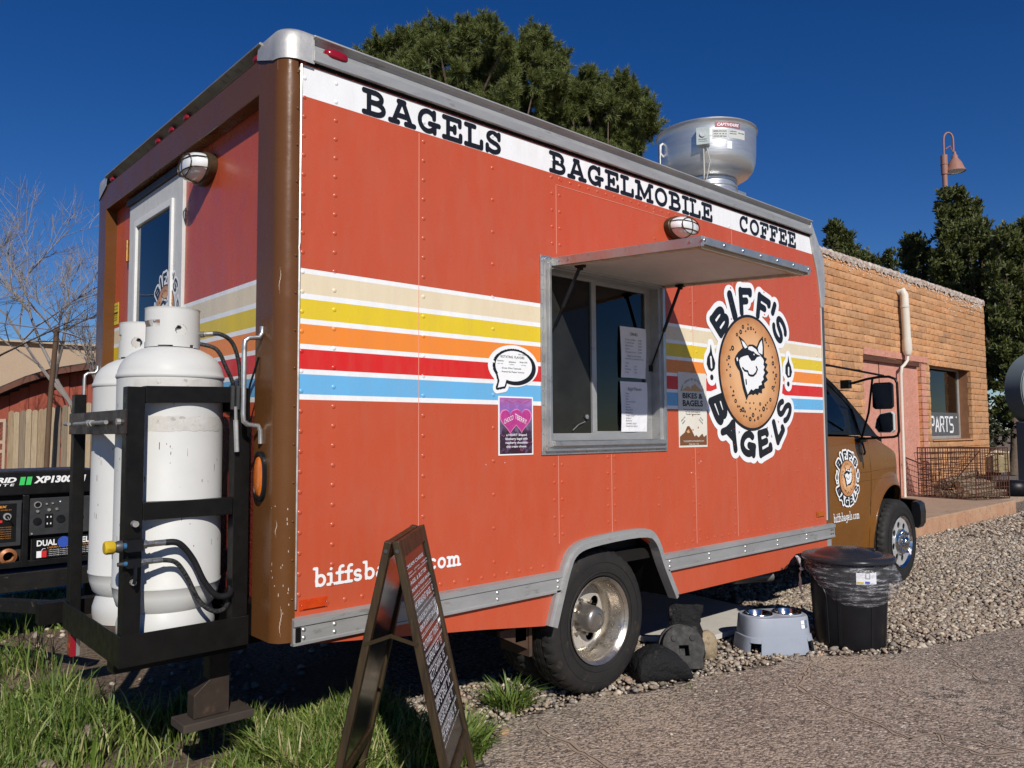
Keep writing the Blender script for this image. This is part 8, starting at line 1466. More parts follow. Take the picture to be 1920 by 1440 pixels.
m = MB(); n = 120; rows = 9; vs = []
ka = math.radians(va-78)   # knot direction (left as seen)
q = random.Random(4)
for k in range(n):
    a = 2*PI*k/n; d = (a-ka+PI) % (2*PI)-PI; ad = abs(d)
    hem = .30+.15*math.exp(-(ad/.75)**2)-.035*math.sin(min(PI, ad))  # hem height, drawn up to the knot
    gather = math.exp(-(ad/.30)**2)
    for j in range(rows):
        t = j/(rows-1); z = .512+(hem-.512)*t
        z = z*(1-gather)+(.44+(.512-.44)*(1-t)*.9)*gather
        bulge = .028*math.sin(PI*min(1, t*1.1))*(1-gather)+.010*(1-gather)*max(0, math.cos(a-ka-PI))*math.sin(PI*t)*3
        r = .238+bulge+.0045*math.sin(k*1.9+j*.9)*t+.004*math.sin(k*.7+j*2.1)+gather*.02*t
        if t > .9: r = max(binr(z)+.006, r-.018)
        vs.append((bx+r*math.cos(a), by+r*math.sin(a), z))
m.add(vs, [(k*rows+j, ((k+1) % n)*rows+j, ((k+1) % n)*rows+j+1, k*rows+j+1) for k in range(n) for j in range(rows-1)]); bag = m.build('liner_bag', BAG, tb_, smooth=60)
m = MB(); kd = Vector((math.cos(ka), math.sin(ka), 0)); K = Vector((bx, by, .445))+kd*.275; side = Vector((-kd.y, kd.x, 0))
m.lathe([(.0, -.012), (.010, -.008), (.013, 0), (.010, .008), (.0, .012)], K, 'z', 10)
for j in range(9):   # fan of pleats above and below the knot
    s = (j-4)/4; a = K+Vector((0,0,.075))+side*(.05*s)+kd*(.03 if j % 2 else .012); m.add([K, a, K+Vector((0,0,.075))+side*(.05*(s+.25))+kd*(.03 if j % 2 == 0 else .012)], [(0,1,2)])
tail_ = [K, K+Vector((0,0,-.05))+kd*.02, K+Vector((0,0,-.11))+kd*.012, K+Vector((0,0,-.17))+kd*-.004]
for s in (-1, 1): m.add([K, K+Vector((0,0,-.04))+side*.022*s+kd*.014, K+Vector((0,0,-.11))+side*.024*s+kd*.006, K+Vector((0,0,-.17))+side*.006*s, K+Vector((0,0,-.10))+kd*.022], [(0,1,2,4),(2,3,4)])
m.build('bag_knot', M('bunched_film', (.66,.64,.66), .3, c2=(.5,.48,.5), scale=40, bs=60, bst=.6, bd=.005), bag, smooth=50)
# maker's sticker seen through the film
m = MB(); ca = math.radians(va+26)
def onb2(u, z, k): a = ca+u/.228; r = .2255+k; return (bx+r*math.cos(a), by+r*math.sin(a), z)
def patch(mi, u0, u1, z0, z1, k):
    m.mat(mi); vs = []
    for i in range(7): u = u0+(u1-u0)*i/6; vs += [onb2(u, z0, k), onb2(u, z1, k)]
    m.add(vs, [(2*i, 2*i+2, 2*i+3, 2*i+1) for i in range(6)])
patch(0, -.062, .062, .40, .49, .001); patch(1, -.055, .045, .476, .488, .0016); patch(1, -.060, -.02, .403, .416, .0016); patch(2, -.012, .018, .402, .418, .0016); patch(3, -.01, .02, .430, .468, .0016); patch(0, -.004, .014, .436, .462, .0022)
m.build('sticker', [WPR, M('yellow_print'), M('blue_print', (.03,.08,.4), .5), M('print_grey', (.3,.3,.32), .5)], bin_)

# ------------------------------------------------------------------ raised feeder with two steel bowls
fx, fy = 2.99, -.235; fa = math.radians(-32)
GREYP = M('grey_plastic', (0.27,0.30,0.36), .5, c2=(0.31,0.34,0.40), scale=5, spot=.2, spot_c=(.2,.18,.16), spot_scale=30, bs=90, bst=.08, bd=.001)
fd = thing('feeder_stand', 'grey plastic raised pet feeder stand with two bowl wells', 'pet feeder', (fx, fy, 0))
ca_, sa_ = math.cos(fa), math.sin(fa)
def FW(u, v, z): return Vector((fx+u*ca_-v*sa_, fy+u*sa_+v*ca_, z))
def super_(a, rx, ry, p_): c, s = math.cos(a), math.sin(a); return (rx*math.copysign(abs(c)**p_, c), ry*math.copysign(abs(s)**p_, s))
m = MB(); n = 80; lv = [(0, .228, .158), (.098, .214, .146), (.103, .206, .139), (.200, .197, .130), (.210, .191, .125)]
vs = []
for (z, rx, ry) in lv:
    for k in range(n):
        u, v = super_(2*PI*k/n, rx, ry, .62); zz = z
        vs.append(FW(u, v, zz))
fs = []
for i in range(len(lv)-1):
    for k in range(n):
        # four arched openings at the foot
        if i == 0 and (k % 20) in (7, 8, 9, 10, 11, 12): continue
        fs.append((i*n+k, i*n+(k+1) % n, (i+1)*n+(k+1) % n, (i+1)*n+k))
# shorten the openings
for kk in range(4):
    pass
m.add(vs, fs)
for k in range(n):
    if (k % 20) in (7, 8, 9, 10, 11, 12):
        u, v = super_(2*PI*k/n, .2205, .1505, .62); u2, v2 = super_(2*PI*(k+1)/n, .2205, .1505, .62)
        a, b = FW(u, v, .072), FW(u2, v2, .072); c, d = vs[n+(k+1) % n], vs[n+k]; m.add([a, b, c, d], [(0,1,2,3)])
# inner wall gives thickness
vi = []
for (z, rx, ry) in ((0, .222, .152), (.09, .208, .140)):
    for k in range(n): u, v = super_(2*PI*k/n, rx, ry, .62); vi.append(FW(u, v, z))
m.add(vi, [(k, (k+1) % n, n+(k+1) % n, n+k) for k in range(n) if (k % 20) not in (7, 8, 9, 10, 11, 12)])
topo = [super_(2*PI*k/n, .191, .125, .62) for k in range(n)]
wells = [[(s*.093+.080*math.cos(2*PI*k/36), .080*math.sin(2*PI*k/36)) for k in range(36)] for s in (-1, 1)]
m.poly(topo, wells, lambda u, v: FW(u, v, .210))
for s in (-1, 1): m.lathe([(.080, .210), (.087, .215), (.091, .210)], FW(s*.093, 0, 0), 'z', 36); m.lathe([(.080, .210), (.078, .15)], FW(s*.093, 0, 0), 'z', 36)
m.build('stand', GREYP, fd, smooth=32)
def fsurf(deg, z, k):
    u, v = super_(math.radians(deg), .197+(.210-z)*.1+k, .130+(.210-z)*.1+k, .62); return FW(u, v, z)
m = MB(); a0 = -68
for i in range(2):
    for j in range(2):
        d0, z0 = a0+i*10.5, .145+j*.024; m.mat((i+j+1) % 2 if j else (0 if i == 0 else 1)); m.add([fsurf(d0, z0, .0015), fsurf(d0+9.8, z0, .0015), fsurf(d0+9.8, z0+.021, .0015), fsurf(d0, z0+.021, .0015)], [(0,1,2,3)])
m.build('barcode_sticker', [WPR, M('slate_blue', (.12,.17,.24), .5)], fd)
INOX = M('stainless', (0.68,0.67,0.65), .16, 1.0, c2=(.55,.54,.52), scale=12, st=(1,1,6), rvar=.05, spot=.3, spot_c=(.3,.27,.2), spot_scale=30)
for s, lb in ((-1, 'stainless steel bowl in the left well of the grey feeder'), (1, 'stainless steel bowl in the right well of the grey feeder')):
    m = MB(); m.lathe([(.085, .217), (.083, .221), (.076, .220), (.069, .195), (.058, .175), (.044, .169), (0, .168)], FW(s*.093, 0, 0), 'z', 40); m.lathe([(.074, .215), (.067, .193), (.056, .173), (0, .165)], FW(s*.093, 0, 0), 'z', 40)
    o = m.build('bowl', INOX, None, smooth=50); tag(o, lb, 'bowl', 'steel bowls in the grey feeder')

# ------------------------------------------------------------------ sandbags, rubber block and rock beside the rear wheel
CLOTH = M('black_canvas', (0.008,0.008,0.009), .8, c2=(0.014,0.014,0.015), scale=9, spot=.3, spot_c=(.13,.11,.09), spot_scale=14, spot_t=.60, bs=24, bst=1.0, bd=.03)
def soft(name, verts, faces, label, cat, mt=CLOTH, sub=2, wr=.004):
    me = bpy.data.meshes.new(name); me.from_pydata([tuple(v) for v in verts], [], faces); me.materials.append(mt); me.shade_smooth()
    o = bpy.data.objects.new(name, me); COL.objects.link(o); s = o.modifiers.new('Subsurf', 'SUBSURF'); s.levels = s.render_levels = sub+1
    tx = bpy.data.textures.new(name, 'CLOUDS'); tx.noise_scale = .035; tx.noise_depth = 3; d = o.modifiers.new('Displace', 'DISPLACE'); d.texture = tx; d.strength = wr*3.2; d.texture_coords = 'GLOBAL'
    tag(o, label, cat); return o
# lower bag: a sagging pillow of sand seen from its long side
c0 = Vector((2.02, -.125, 0)); lx = Vector((.79, -.42, 0)).normalized(); ly = Vector((-lx.y, lx.x, 0))
rows = []
for t, wv, hv, zc in ((-.150, .085, .010, .060), (-.145, .085, .055, .062), (-.10, .085, .078, .085), (0, .088, .092, .098), (.08, .086, .070, .078), (.14, .080, .040, .045), (.165, .075, .006, .02)):
    ring = []
    for k in range(8):
        a = 2*PI*k/8+PI/8; y, z = wv*1.18*math.copysign(abs(math.cos(a))**.6, math.cos(a)), hv*1.08*math.copysign(abs(math.sin(a))**.6, math.sin(a)); ring.append(c0+lx*t+ly*y+Vector((0, 0, max(.002, zc+z))))
    rows.append(ring)
vs = [q for r in rows for q in r]; fs = [(i*8+k, i*8+(k+1) % 8, (i+1)*8+(k+1) % 8, (i+1)*8+k) for i in range(6) for k in range(8)]+[tuple(range(7,-1,-1)), tuple(48+k for k in range(8))]
sbag = soft('sandbag', vs, fs, 'low black canvas sandbag slumped flat against the rear tyre', 'sandbag', wr=.003); sbag['group'] = 'black sandbags by the rear wheel'
m = MB(); pts = [c0+lx*-.185+ly*y_+Vector((0,0,z_)) for y_, z_ in ((-.085,.01),(-.08,.05),(-.04,.10),(.04,.11))]
# upright bag gathered at the neck
c1 = Vector((2.40, -.03, 0)); ux = Vector((.739, -.673, 0)); uy = Vector((.673, .739, 0)); rows = []
for z, wx, wy, off in ((.0, .105, .07, 0), (.04, .118, .078, 0), (.12, .112, .07, -.005), (.20, .098, .055, -.008), (.245, .092, .045, -.008), (.27, .100, .035, -.004), (.295, .108, .020, 0), (.325, .100, .010, .006)):
    rows.append([c1+ux*(wx*math.cos(2*PI*k/10)+off+(.02 if z > .3 and k in (0, 9, 1) else 0))+uy*wy*math.sin(2*PI*k/10)+Vector((0, 0, z+(.012 if z > .29 and (k in (0, 5)) else 0)-(.02 if z > .3 and k in (2, 3, 7, 8) else 0))) for k in range(10)])
vs = [q for r in rows for q in r]; fs = [(i*10+k, i*10+(k+1) % 10, (i+1)*10+(k+1) % 10, (i+1)*10+k) for i in range(7) for k in range(10)]+[tuple(range(9,-1,-1)), tuple(70+k for k in range(10))]
ub = soft('sandbag', vs, fs, 'upright black sandbag with its neck gathered behind the round block', 'sandbag', wr=.008); ub['group'] = 'black sandbags by the rear wheel'
# round rubber block with a square hole and two studs, leaning on the upright bag
BLK2 = M('black_rubber_block', (0.010,0.010,0.010), .6, c2=(.018,.016,.015), scale=12, spot=.3, spot_c=(.12,.10,.09), spot_scale=24, bs=120, bst=.2, bd=.001)
cw = thing('wheel_block', 'round black rubber block with a square hole leaning on the upright sandbag', 'rubber block', (2.245, -.10, 0))
lean = math.radians(20); fn_ = Vector((-.60, -.80, 0)).normalized(); hx = Vector((-fn_.y, fn_.x, 0)); up = (Vector((0,0,1))*math.cos(lean)-fn_*math.sin(lean)).normalized(); nn_ = (fn_*math.cos(lean)+Vector((0,0,1))*math.sin(lean)).normalized()
CC = Vector((2.245, -.115, .125)); R_ = .118
outl = [(R_*math.cos(math.radians(a)), R_*math.sin(math.radians(a))) for a in range(-30, 211, 12)]+[(-.10, -.115), (.10, -.115)]
sq = [(-.026, -.045), (.026, -.045), (.026, .008), (-.026, .008)]
m = MB(); m.prism(outl, [sq], lambda u, v: CC+hx*u+up*v+nn_*.022, -nn_*.05); m.prism([(u*1.08, v*1.08) for u, v in outl], [], lambda u, v: CC+hx*u+up*v-nn_*.030, -nn_*.028); m.build('block', BLK2, cw, bevel=.004)
m = MB()
for u in (-.052, .052): c = CC+hx*u+up*.045+nn_*.022; m.cyl(c, c+nn_*.006, .016, 12)
m.build('stud', BLK2, cw, bevel=.002)
def rock(x, y, sx, sy, sz, seed, mt, label, name='rock', cat='rock', rot=0):
    r = np.random.default_rng(seed); bm = bmesh.new(); bmesh.ops.create_icosphere(bm, subdivisions=3, radius=1)
    offs = r.normal(size=(14, 3)); offs /= np.linalg.norm(offs, axis=1)[:, None]; cut = r.uniform(.62, .95, 14)
    for v in bm.verts:
        p_ = np.array(v.co)
        for o_, c_ in zip(offs, cut):
            d = p_@o_-c_
            if d > 0: p_ = p_-o_*d*.9
        p_ = p_*(1+.03*math.sin(9*p_[0]+seed)*math.cos(8*p_[1])); c, s = math.cos(rot), math.sin(rot)
        v.co = (x+sx*(p_[0]*c)-sy*p_[1]*s, y+sx*p_[0]*s+sy*p_[1]*c, sz*(p_[2]*.9+.72))
    me = bpy.data.meshes.new(name); bm.to_mesh(me); bm.free(); me.materials.append(mt); me.shade_smooth(); me.set_sharp_from_angle(angle=math.radians(28))
    o = bpy.data.objects.new(name, me); COL.objects.link(o); tag(o, label, cat); return o
ROCK = M('rock_tan', (0.26,0.20,0.12), .9, c2=(0.36,0.28,0.19), scale=14, spot=.5, spot_c=(.12,.10,.06), spot_scale=20, spot_t=.58, bs=60, bst=.7, bd=.01)
rock(2.50, -.095, .080, .055, .105, 5, ROCK, 'tan boulder leaning beside the upright sandbag'); rock(1.86, -.045, .028, .022, .022, 9, M('rock_pink', (.42,.30,.23), .9, c2=(.3,.2,.15), scale=40, bs=90, bst=.5, bd=.004), 'loose pinkish stone in front of the rear tyre', rot=.5)
rock(.93, -.12, .030, .022, .018, 12, M('rock_orange', (.46,.31,.18), .9, c2=(.33,.22,.14), scale=40, bs=90, bst=.5, bd=.004), 'orange stone at the asphalt edge right of the menu board', rot=.2); rock(.60, -.42, .022, .016, .012, 15, MATS['rock_orange'], 'small pale stone lying on the asphalt right of the menu board foot', rot=1.)
# white board under the truck
WB_ = M('white_board', (0.66,0.63,0.58), .6, c2=(0.55,0.52,0.47), scale=4, spot=.3, spot_c=(.3,.25,.2), spot_scale=18)
m = MB(); m.prism([(2.50, .36), (2.79, .075), (3.50, .06), (3.66, .2), (3.8, 1.2), (2.5, 1.2)], [], lambda u, v: (u, v, .018), (0, 0, .032)); o = m.build('board', WB_, None, bevel=.002); tag(o, 'flat off-white board lying on the gravel under the truck', 'board')
m = MB(); m.box(-.02, .02, -.02, .02, 0, .02)
# exhaust end beneath the skirt
m = MB(); m.cyl((3.45, .25, .30), (3.75, .12, .30), .035, 14); m.build('exhaust_pipe', M('exhaust_grey', (.2,.19,.18), .5, .6), T, smooth=40)

# ------------------------------------------------------------------ shop building of slump blocks
def brick_mat(*a, **k):   # every block has its own shade
    m = M(*a, **k); nt = m.node_tree; b = nt.nodes['Principled BSDF']; src = b.inputs['Base Color'].links[0].from_socket
    oi = nt.nodes.new('ShaderNodeObjectInfo'); f = ramp(nt, oi.outputs['Random'], [(0, .80), (.5, 1.0), (1, 1.14)])
    nt.links.new(mixc(nt, 1.0, src, f, 'MULTIPLY'), b.inputs['Base Color']); return m
BRK = [brick_mat('block_%s' % n, c, .9, c2=c2, scale=9, spot=.55, spot_c=(.27,.14,.07), spot_scale=11, spot_t=.57, bs=45, bst=.7, bd=.012) for n, c, c2 in (('tan', (.60,.33,.165), (.48,.25,.12)), ('orange', (.61,.305,.14), (.50,.245,.11)), ('dull', (.53,.30,.16), (.41,.22,.11)))]
PINKS = M('pink_stucco', (.60,.29,.22), .9, c2=(.50,.22,.155), scale=5, spot=.4, spot_c=(.42,.2,.13), spot_scale=6, bs=12, bst=.8, bd=.03)
MORT = M('mortar', (.25,.12,.06), .95, c2=(.18,.085,.045), scale=12)
TIMB = M('old_timber', (.075,.028,.018), .7, c2=(.12,.05,.03), scale=8, st=(.3,2,4), bs=40, bst=.4, bd=.005)
bld = thing('shop_building', 'single-storey orange slump-block shop with a pink stuccoed doorway and a parts window', 'building', (12, 5, 0))
WY = 2.5; X0, X1 = 7.6, 16.52; HT = 3.94; CH = .1126
DX0, DX1, DZ = 10.70, 12.98, 2.475            # bricked-up doorway
WX0, WX1, WZ0, WZ1 = 13.42, 15.55, 1.13, 2.475
m = MB(); outer = [(X0, 0), (X1-.01, 0), (X1-.01, HT-.02), (X0, HT-.02)]
m.prism(outer, [[(DX0, .2), (DX1, .2), (DX1, DZ), (DX0, DZ)], [(WX0, WZ0), (WX1, WZ0), (WX1, WZ1), (WX0, WZ1)]], lambda u, v: (u, WY+.035, v), (0, .22, 0)); m.build('wall', MORT, bld)
m = MB(); m.box(X0, X1-.03, WY+3.0, WY+9, 0, HT-.1).box(X1-.25, X1-.02, WY+.26, WY+9, 0, HT-.05).box(X0, X0+.2, WY+.26, WY+9, 0, HT-.05); m.build('wall', BRK[2], bld)
m = MB(); m.box(X0, X1-.03, WY+.26, WY+8.9, HT-.45, HT-.35); m.build('roof', MORT, bld)
m = MB(); m.box(13.0, 16.2, WY+.26, WY+2.9, .2, .25); m.build('floor', CONC, bld)
brk_rows = []; r = random.Random(11); z = 0.2; row = 0
var = []
def brick_mesh(i, L):
    q = random.Random(100+i*7+int(L*100)); nx_ = 5; H = CH-.009; D = .05; vs = []
    for j in range(3):
        for k in range(nx_):
            x = L*k/(nx_-1); zz = H*j/2; e = (k in (0, nx_-1)); bul = (.003 if j == 1 else 0)+(0 if e else .002)+q.uniform(-.003, .003)
            zz += (q.uniform(-.004, .003) if j != 1 else 0); vs.append((x+(q.uniform(-.003,.003)), -D*.5-bul, zz))
    b = len(vs)
    for j in (0, 2):
        for k in range(nx_): vs.append((L*k/(nx_-1), D*.8, H*j/2))
    fs = [(j*nx_+k, j*nx_+k+1, (j+1)*nx_+k+1, (j+1)*nx_+k) for j in range(2) for k in range(nx_-1)]
    for k in range(nx_-1): fs += [(b+k, b+k+1, k+1, k), (2*nx_+k, 2*nx_+k+1, b+nx_+k+1, b+nx_+k)]
    fs += [(0, nx_, 2*nx_, b+nx_, b), (nx_-1, b+nx_-1, b+2*nx_-1, 3*nx_-1, 2*nx_-1)]
    me = bpy.data.meshes.new('brick'); me.from_pydata(vs, [], fs); me.materials.append(BRK[i % 3] if i % 5 else BRK[0]); me.update(); return me
BM = {}
def get_brick(i, L):
    k = (i, round(L, 2))
    if k not in BM: BM[k] = brick_mesh(i, round(L, 2))
    return BM[k]
spots = []
BL = .395
while z < HT-.06:
    x = X0-(BL/2 if row % 2 else 0)+.02
    while x < X1-.02:
        a, b = max(x, X0), min(x+BL-.008, X1)
        segs = [(a, b)]
        for (ox0, ox1, oz0, oz1) in ((DX0, DX1, 0, DZ), (WX0, WX1, WZ0, WZ1)):
            if z+CH > oz0+.03 and z < oz1-.03:
                ns = []
                for (p0, p1) in segs:
                    if p1 <= ox0 or p0 >= ox1: ns.append((p0, p1)); continue
                    if p0 < ox0: ns.append((p0, ox0))
                    if p1 > ox1: ns.append((ox1, p1))
                segs = ns
        for p0, p1 in segs:
            if p1-p0 > .04: spots.append((p0, z, p1-p0, r.randrange(7), r.uniform(-.004, .004)))
        x += BL
    z += CH; row += 1
vis = [s for s in spots if s[0] > 9.2]; hid = [s for s in spots if s[0] <= 9.2]
vis.sort(key=lambda s: s[0]); own, rest = vis[:298], vis[298:]+hid
for x, z, L, i, dy in own:
    o = bpy.data.objects.new('brick', get_brick(i, L)); COL.objects.link(o); o.parent = bld; o.matrix_parent_inverse = Matrix.Translation(bld.location).inverted(); o.location = (x, WY+.01+dy, z+.005)
rv_, rf_, rm_ = [], [], []
for x, z, L, i, dy in rest:
    me = get_brick(i, L); o_ = len(rv_); rv_ += [(v.co.x+x, v.co.y+WY+.01+dy, v.co.z+z+.005) for v in me.vertices]
    for pl in me.polygons: rf_.append([v+o_ for v in pl.vertices]); rm_.append(i % 3 if i % 5 else 0)
m = MB(); m.v, m.f, m.m = rv_, rf_, rm_; stuff(m.build('brickwork', BRK, bld))
# parapet cap of crumbling white-washed mortar
CAPM = M('parapet_mortar', (.36,.25,.19), .95, c2=(.62,.56,.50), scale=14, mix=.25, spot=.7, spot_c=(.14,.10,.08), spot_scale=22, spot_t=.56, bs=45, bst=1.0, bd=.02)
q = random.Random(2); m = MB(); n = 150; vs = []
for i in range(n+1):
    x = X0+(X1-X0)*i/n; a = q.uniform(-.015, .02); vs += [(x, WY-.035+q.uniform(-.01,.01), HT-.085+q.uniform(-.03,.02)), (x, WY-.045+q.uniform(-.012,.012), HT-.03+a*.3), (x, WY-.02, HT+.02+a*.5), (x, WY+.25, HT+.03)]
m.add(vs, [(4*i+k, 4*i+4+k, 4*i+5+k, 4*i+1+k) for i in range(n) for k in range(3)]); m.build('parapet_cap', CAPM, bld)
WASH = M('whitewash', (.62,.56,.50), .95)
m = MB()
for _ in range(260):
    x = q.uniform(9.3, X1-.1); z = HT-.10-abs(q.gauss(0, .055))-.0*(x-9); s = q.uniform(.008, .03); y = WY-.028
    m.add([(x, y, z), (x+s, y-.004, z+s*.2), (x+s*1.1, y-.004, z+s*.7), (x+s*.3, y, z+s*.8)], [(0,1,2,3)])
for _ in range(70):
    x = q.uniform(14.2, X1-.2); z = HT-.14-abs(q.gauss(0, .13)); s = q.uniform(.01, .04); y = WY-.030
    m.add([(x, y, z), (x+s*2, y-.004, z+s*.1), (x+s*2, y-.004, z+s*.4), (x, y, z+s*.4)], [(0,1,2,3)])
stuff(m.build('whitewash_flakes', WASH, bld))
# pink doorway infill, seam, timber lintel and painted surround
m = MB(); m.box(DX0, DX1, WY+.03, WY+.10, .2, DZ); m.build('stucco_infill', PINKS, bld)
m = MB(); m.box(DX0+.66, DX0+.675, WY+.022, WY+.0295, .2, DZ); m.build('infill_seam', TIMB, bld)
m = MB(); m.box(DX0-.0, DX1-.05, WY-.025, WY+.029, DZ-.085, DZ-.005); m.build('lintel', TIMB, bld, bevel=.008)
m = MB()
for x0, x1 in ((DX0-.0, DX1+.32),): 
    for k in range(int((x1-x0)/.395)+1):
        a, b = x0+k*.395, min(x1, x0+(k+1)*.395-.008)
        if b-a > .03: m.box(a, b, WY-.036, WY-.02, DZ+.005, DZ+.107)
for k in range(20): m.box(DX1+.004, DX1+.20, WY-.036, WY-.02, .205+k*CH, .205+k*CH+.104)
stuff(m.build('pink_painted_blocks', PINKS, bld))
# parts window
FR = M('window_alu', (.42,.40,.37), .5, .5, c2=(.52,.50,.46), scale=6)
m = MB(); m.prism([(WX0, WZ0), (WX1, WZ0), (WX1, WZ1), (WX0, WZ1)], [[(WX0+.03, WZ0+.06), (WX1-.05, WZ0+.06), (WX1-.05, WZ1-.03), (WX0+.03, WZ1-.03)]], lambda u, v: (u, WY+.20, v), (0, .05, 0)); wf = m.build('window', FR, bld, bevel=.003)
m = MB(); m.box(WX0+.03, WX1-.05, WY+.222, WY+.228, WZ0+.06, WZ1-.03); m.build('pane', glass_mat('shop_glass', (.30,.31,.31), 1.25), wf)
m = MB(); m.box(WX0, WX1, WY-.05, WY+.25, WZ0-.03, WZ0-.004); m.build('sill', BRK[1], bld, bevel=.006)
m = MB(); m.mat(0).box(WX0+.03, WX1-.055, WY+.216, WY+.2215, WZ0+.07, WZ0+.50); m.mat(1)
def strk(s, x0, z0, h, w_, r_):
    pts = {'P': [[(0,0),(0,1),(.8,1),(.95,.85),(.95,.62),(.8,.47),(.15,.47)]], 'A': [[(0,0),(.5,1),(1,0)],[(.3,.38),(.62,.38)]], 'R': [[(0,0),(0,1),(.8,1),(.95,.85),(.95,.62),(.8,.5),(.2,.5)],[(.5,.5),(1,0)]], 'T': [[(0,1),(1,1)],[(.5,1),(.5,0)]], 'S': [[(1,1),(.15,1),(0,.85),(0,.65),(.15,.52),(.85,.48),(1,.35),(1,.15),(.85,0),(0,0)]]}
    for c in s:
        for st in pts[c]:
            for (ax, az), (bx_, bz) in zip(st[:-1], st[1:]): m.bar((x0+ax*w_, WY+.213, z0+az*h), (x0+bx_*w_, WY+.213, z0+bz*h), r_, .004, (0,1,0))
        x0 += w_*1.32
strk('PARTS', WX0+.60, WZ0+.13, .28, .185, .040); m.box(15.35, 15.39, WY+.211, WY+.2155, WZ0+.40, WZ0+.43); m.build('parts_sign', [M('sign_grey', (.09,.095,.10), .6), WPR], wf)
# a few things hanging inside
m = MB(); m.mat(0).box(13.9, 14.15, WY+.6, WY+.62, 1.3, 1.95); m.mat(1).box(13.5, 15.4, WY+.9, WY+.95, 2.2, 2.26).box(14.75, 14.78, WY+.55, WY+.58, 1.2, 2.1).box(13.45, 13.8, WY+.6, WY+1.0, 1.75, 1.78); m.mat(2).cyl((14.1, WY+.4, 2.25), (14.22, WY+.3, 2.32), .035, 8).cyl((14.72, WY+.4, 2.0), (14.72, WY+.4, 2.06), .05, 8, .02); m.mat(0).tube([(13.95, WY+.4, 2.0), (14.05, WY+.38, 1.97), (14.16, WY+.36, 2.05)], .02, 6)
m.build('window_display', [M('pale_wood', (.55,.45,.28), .6), DARKIN, WPR], bld)
m = MB(); m.box(13.0, 16.2, WY+2.2, WY+2.3, .2, 3.4); m.build('inner_wall', DARKIN, bld)
# fat white pipe with a thinner tail on the wall
PV = M('white_pvc', (.70,.66,.58), .5, c2=(.62,.58,.50), scale=8, spot=.3, spot_c=(.4,.33,.25), spot_scale=20)
m = MB(); m.tube([(12.12, WY-.03, 3.60), (12.12, WY-.10, 3.62), (12.125, WY-.12, 3.55), (12.14, WY-.12, 3.30), (12.17, WY-.12, 2.80)], [.055, .062, .066, .066, .066], 12); m.tube([(12.17, WY-.12, 2.815), (12.175, WY-.12, 2.62), (12.175, WY-.12, 2.55)], [.074, .076, .05], 12); m.tube([(12.13, WY-.12, 3.34), (12.13, WY-.12, 3.37)], .070, 12)
m.tube([(12.175, WY-.12, 2.56), (12.175, WY-.115, 2.46), (12.08, WY-.10, 2.38), (12.02, WY-.08, 2.34), (12.02, WY-.06, 2.22), (12.03, WY-.05, .2)], .026, 8); m.build('wall_pipe', PV, bld, smooth=50)

# ------------------------------------------------------------------ wire crate with firewood on the slab
RW = M('rusty_wire', (.10,.035,.022), .75, c2=(.06,.03,.022), scale=20)
cr = thing('wire_crate', 'large rusty wire crate full of split logs against the shop wall', 'wire crate', (12.4, 1.9, .205))
A0, A1, A2 = Vector((12.217, 2.30, .21)), Vector((12.142, 1.43, .21)), Vector((12.95, 1.20, .21)); A3 = A0+(A2-A1); HC = .80
def grid(m, P, Q, z0, z1, nx_, nz_, r_=.0055, slant=None):
    for i in range(nx_+1): a = P.lerp(Q, i/nx_); m.tube([(a.x, a.y, z0), (a.x, a.y, z1)], r_, 4, False)
    for j in range(nz_+1): z_ = z0+(z1-z0)*j/nz_; m.tube([(P.x, P.y, z_), (Q.x, Q.y, z_)], r_, 4, False)
m = MB()
for P, Q, n_ in ((A0, A1, 13), (A1, A2, 13), (A2, A3, 13), (A3, A0, 13)): grid(m, P, Q, .21, .21+HC, n_, 9)
m.build('wire_mesh', RW, cr)
m = MB()
for P in (A0, A1, A2, A3): m.tube([P, P+Vector((0,0,HC+.01))], .009, 6)
for P, Q in ((A0, A1), (A1, A2), (A2, A3), (A3, A0)): m.tube([P+Vector((0,0,HC)), Q+Vector((0,0,HC))], .010, 6); m.tube([P, Q], .010, 6)
m.build('frame', RW, cr)
m = MB(); B0 = A0.lerp(A1, .02)+Vector((-.10, -.0, 0)); B1 = A1+Vector((-.05,.25,0))
g0, g1 = Vector((12.02, 2.28, .93)), Vector((12.10, 1.35, .97)); g2, g3 = Vector((12.19, 1.75, .36)), Vector((12.19, 1.75, .36))
for i in range(12):
    a = g0.lerp(g1, i/11); b = Vector((12.20, 2.22-.5*i/11, .30+.02*i)); m.tube([a, b], .004, 4, False)
for j in range(7):
    a = g0.lerp(Vector((12.20, 2.22, .30)), j/6); b = g1.lerp(Vector((12.20, 1.72, .52)), j/6); m.tube([a, b], .004, 4, False)
m.tube([g0, g1], .008, 6); m.tube([g1, Vector((12.20, 1.72, .52))], .007, 6); m.build('hinged_gate', RW, cr)
LOGB = M('log_bark', (.15,.10,.065), .95, c2=(.30,.23,.16), scale=14, st=(1,1,1), spot=.5, spot_c=(.06,.04,.03), spot_scale=20, bs=30, bst=1.0, bd=.02); LOGE = M('log_end', (.58,.45,.28), .9, c2=(.68,.58,.42), scale=18, spot=.4, spot_c=(.2,.12,.06), spot_scale=18); LOGW = M('log_split', (.46,.28,.12), .85, c2=(.34,.20,.09), scale=12, st=(1,1,1), bs=40, bst=.4, bd=.01)
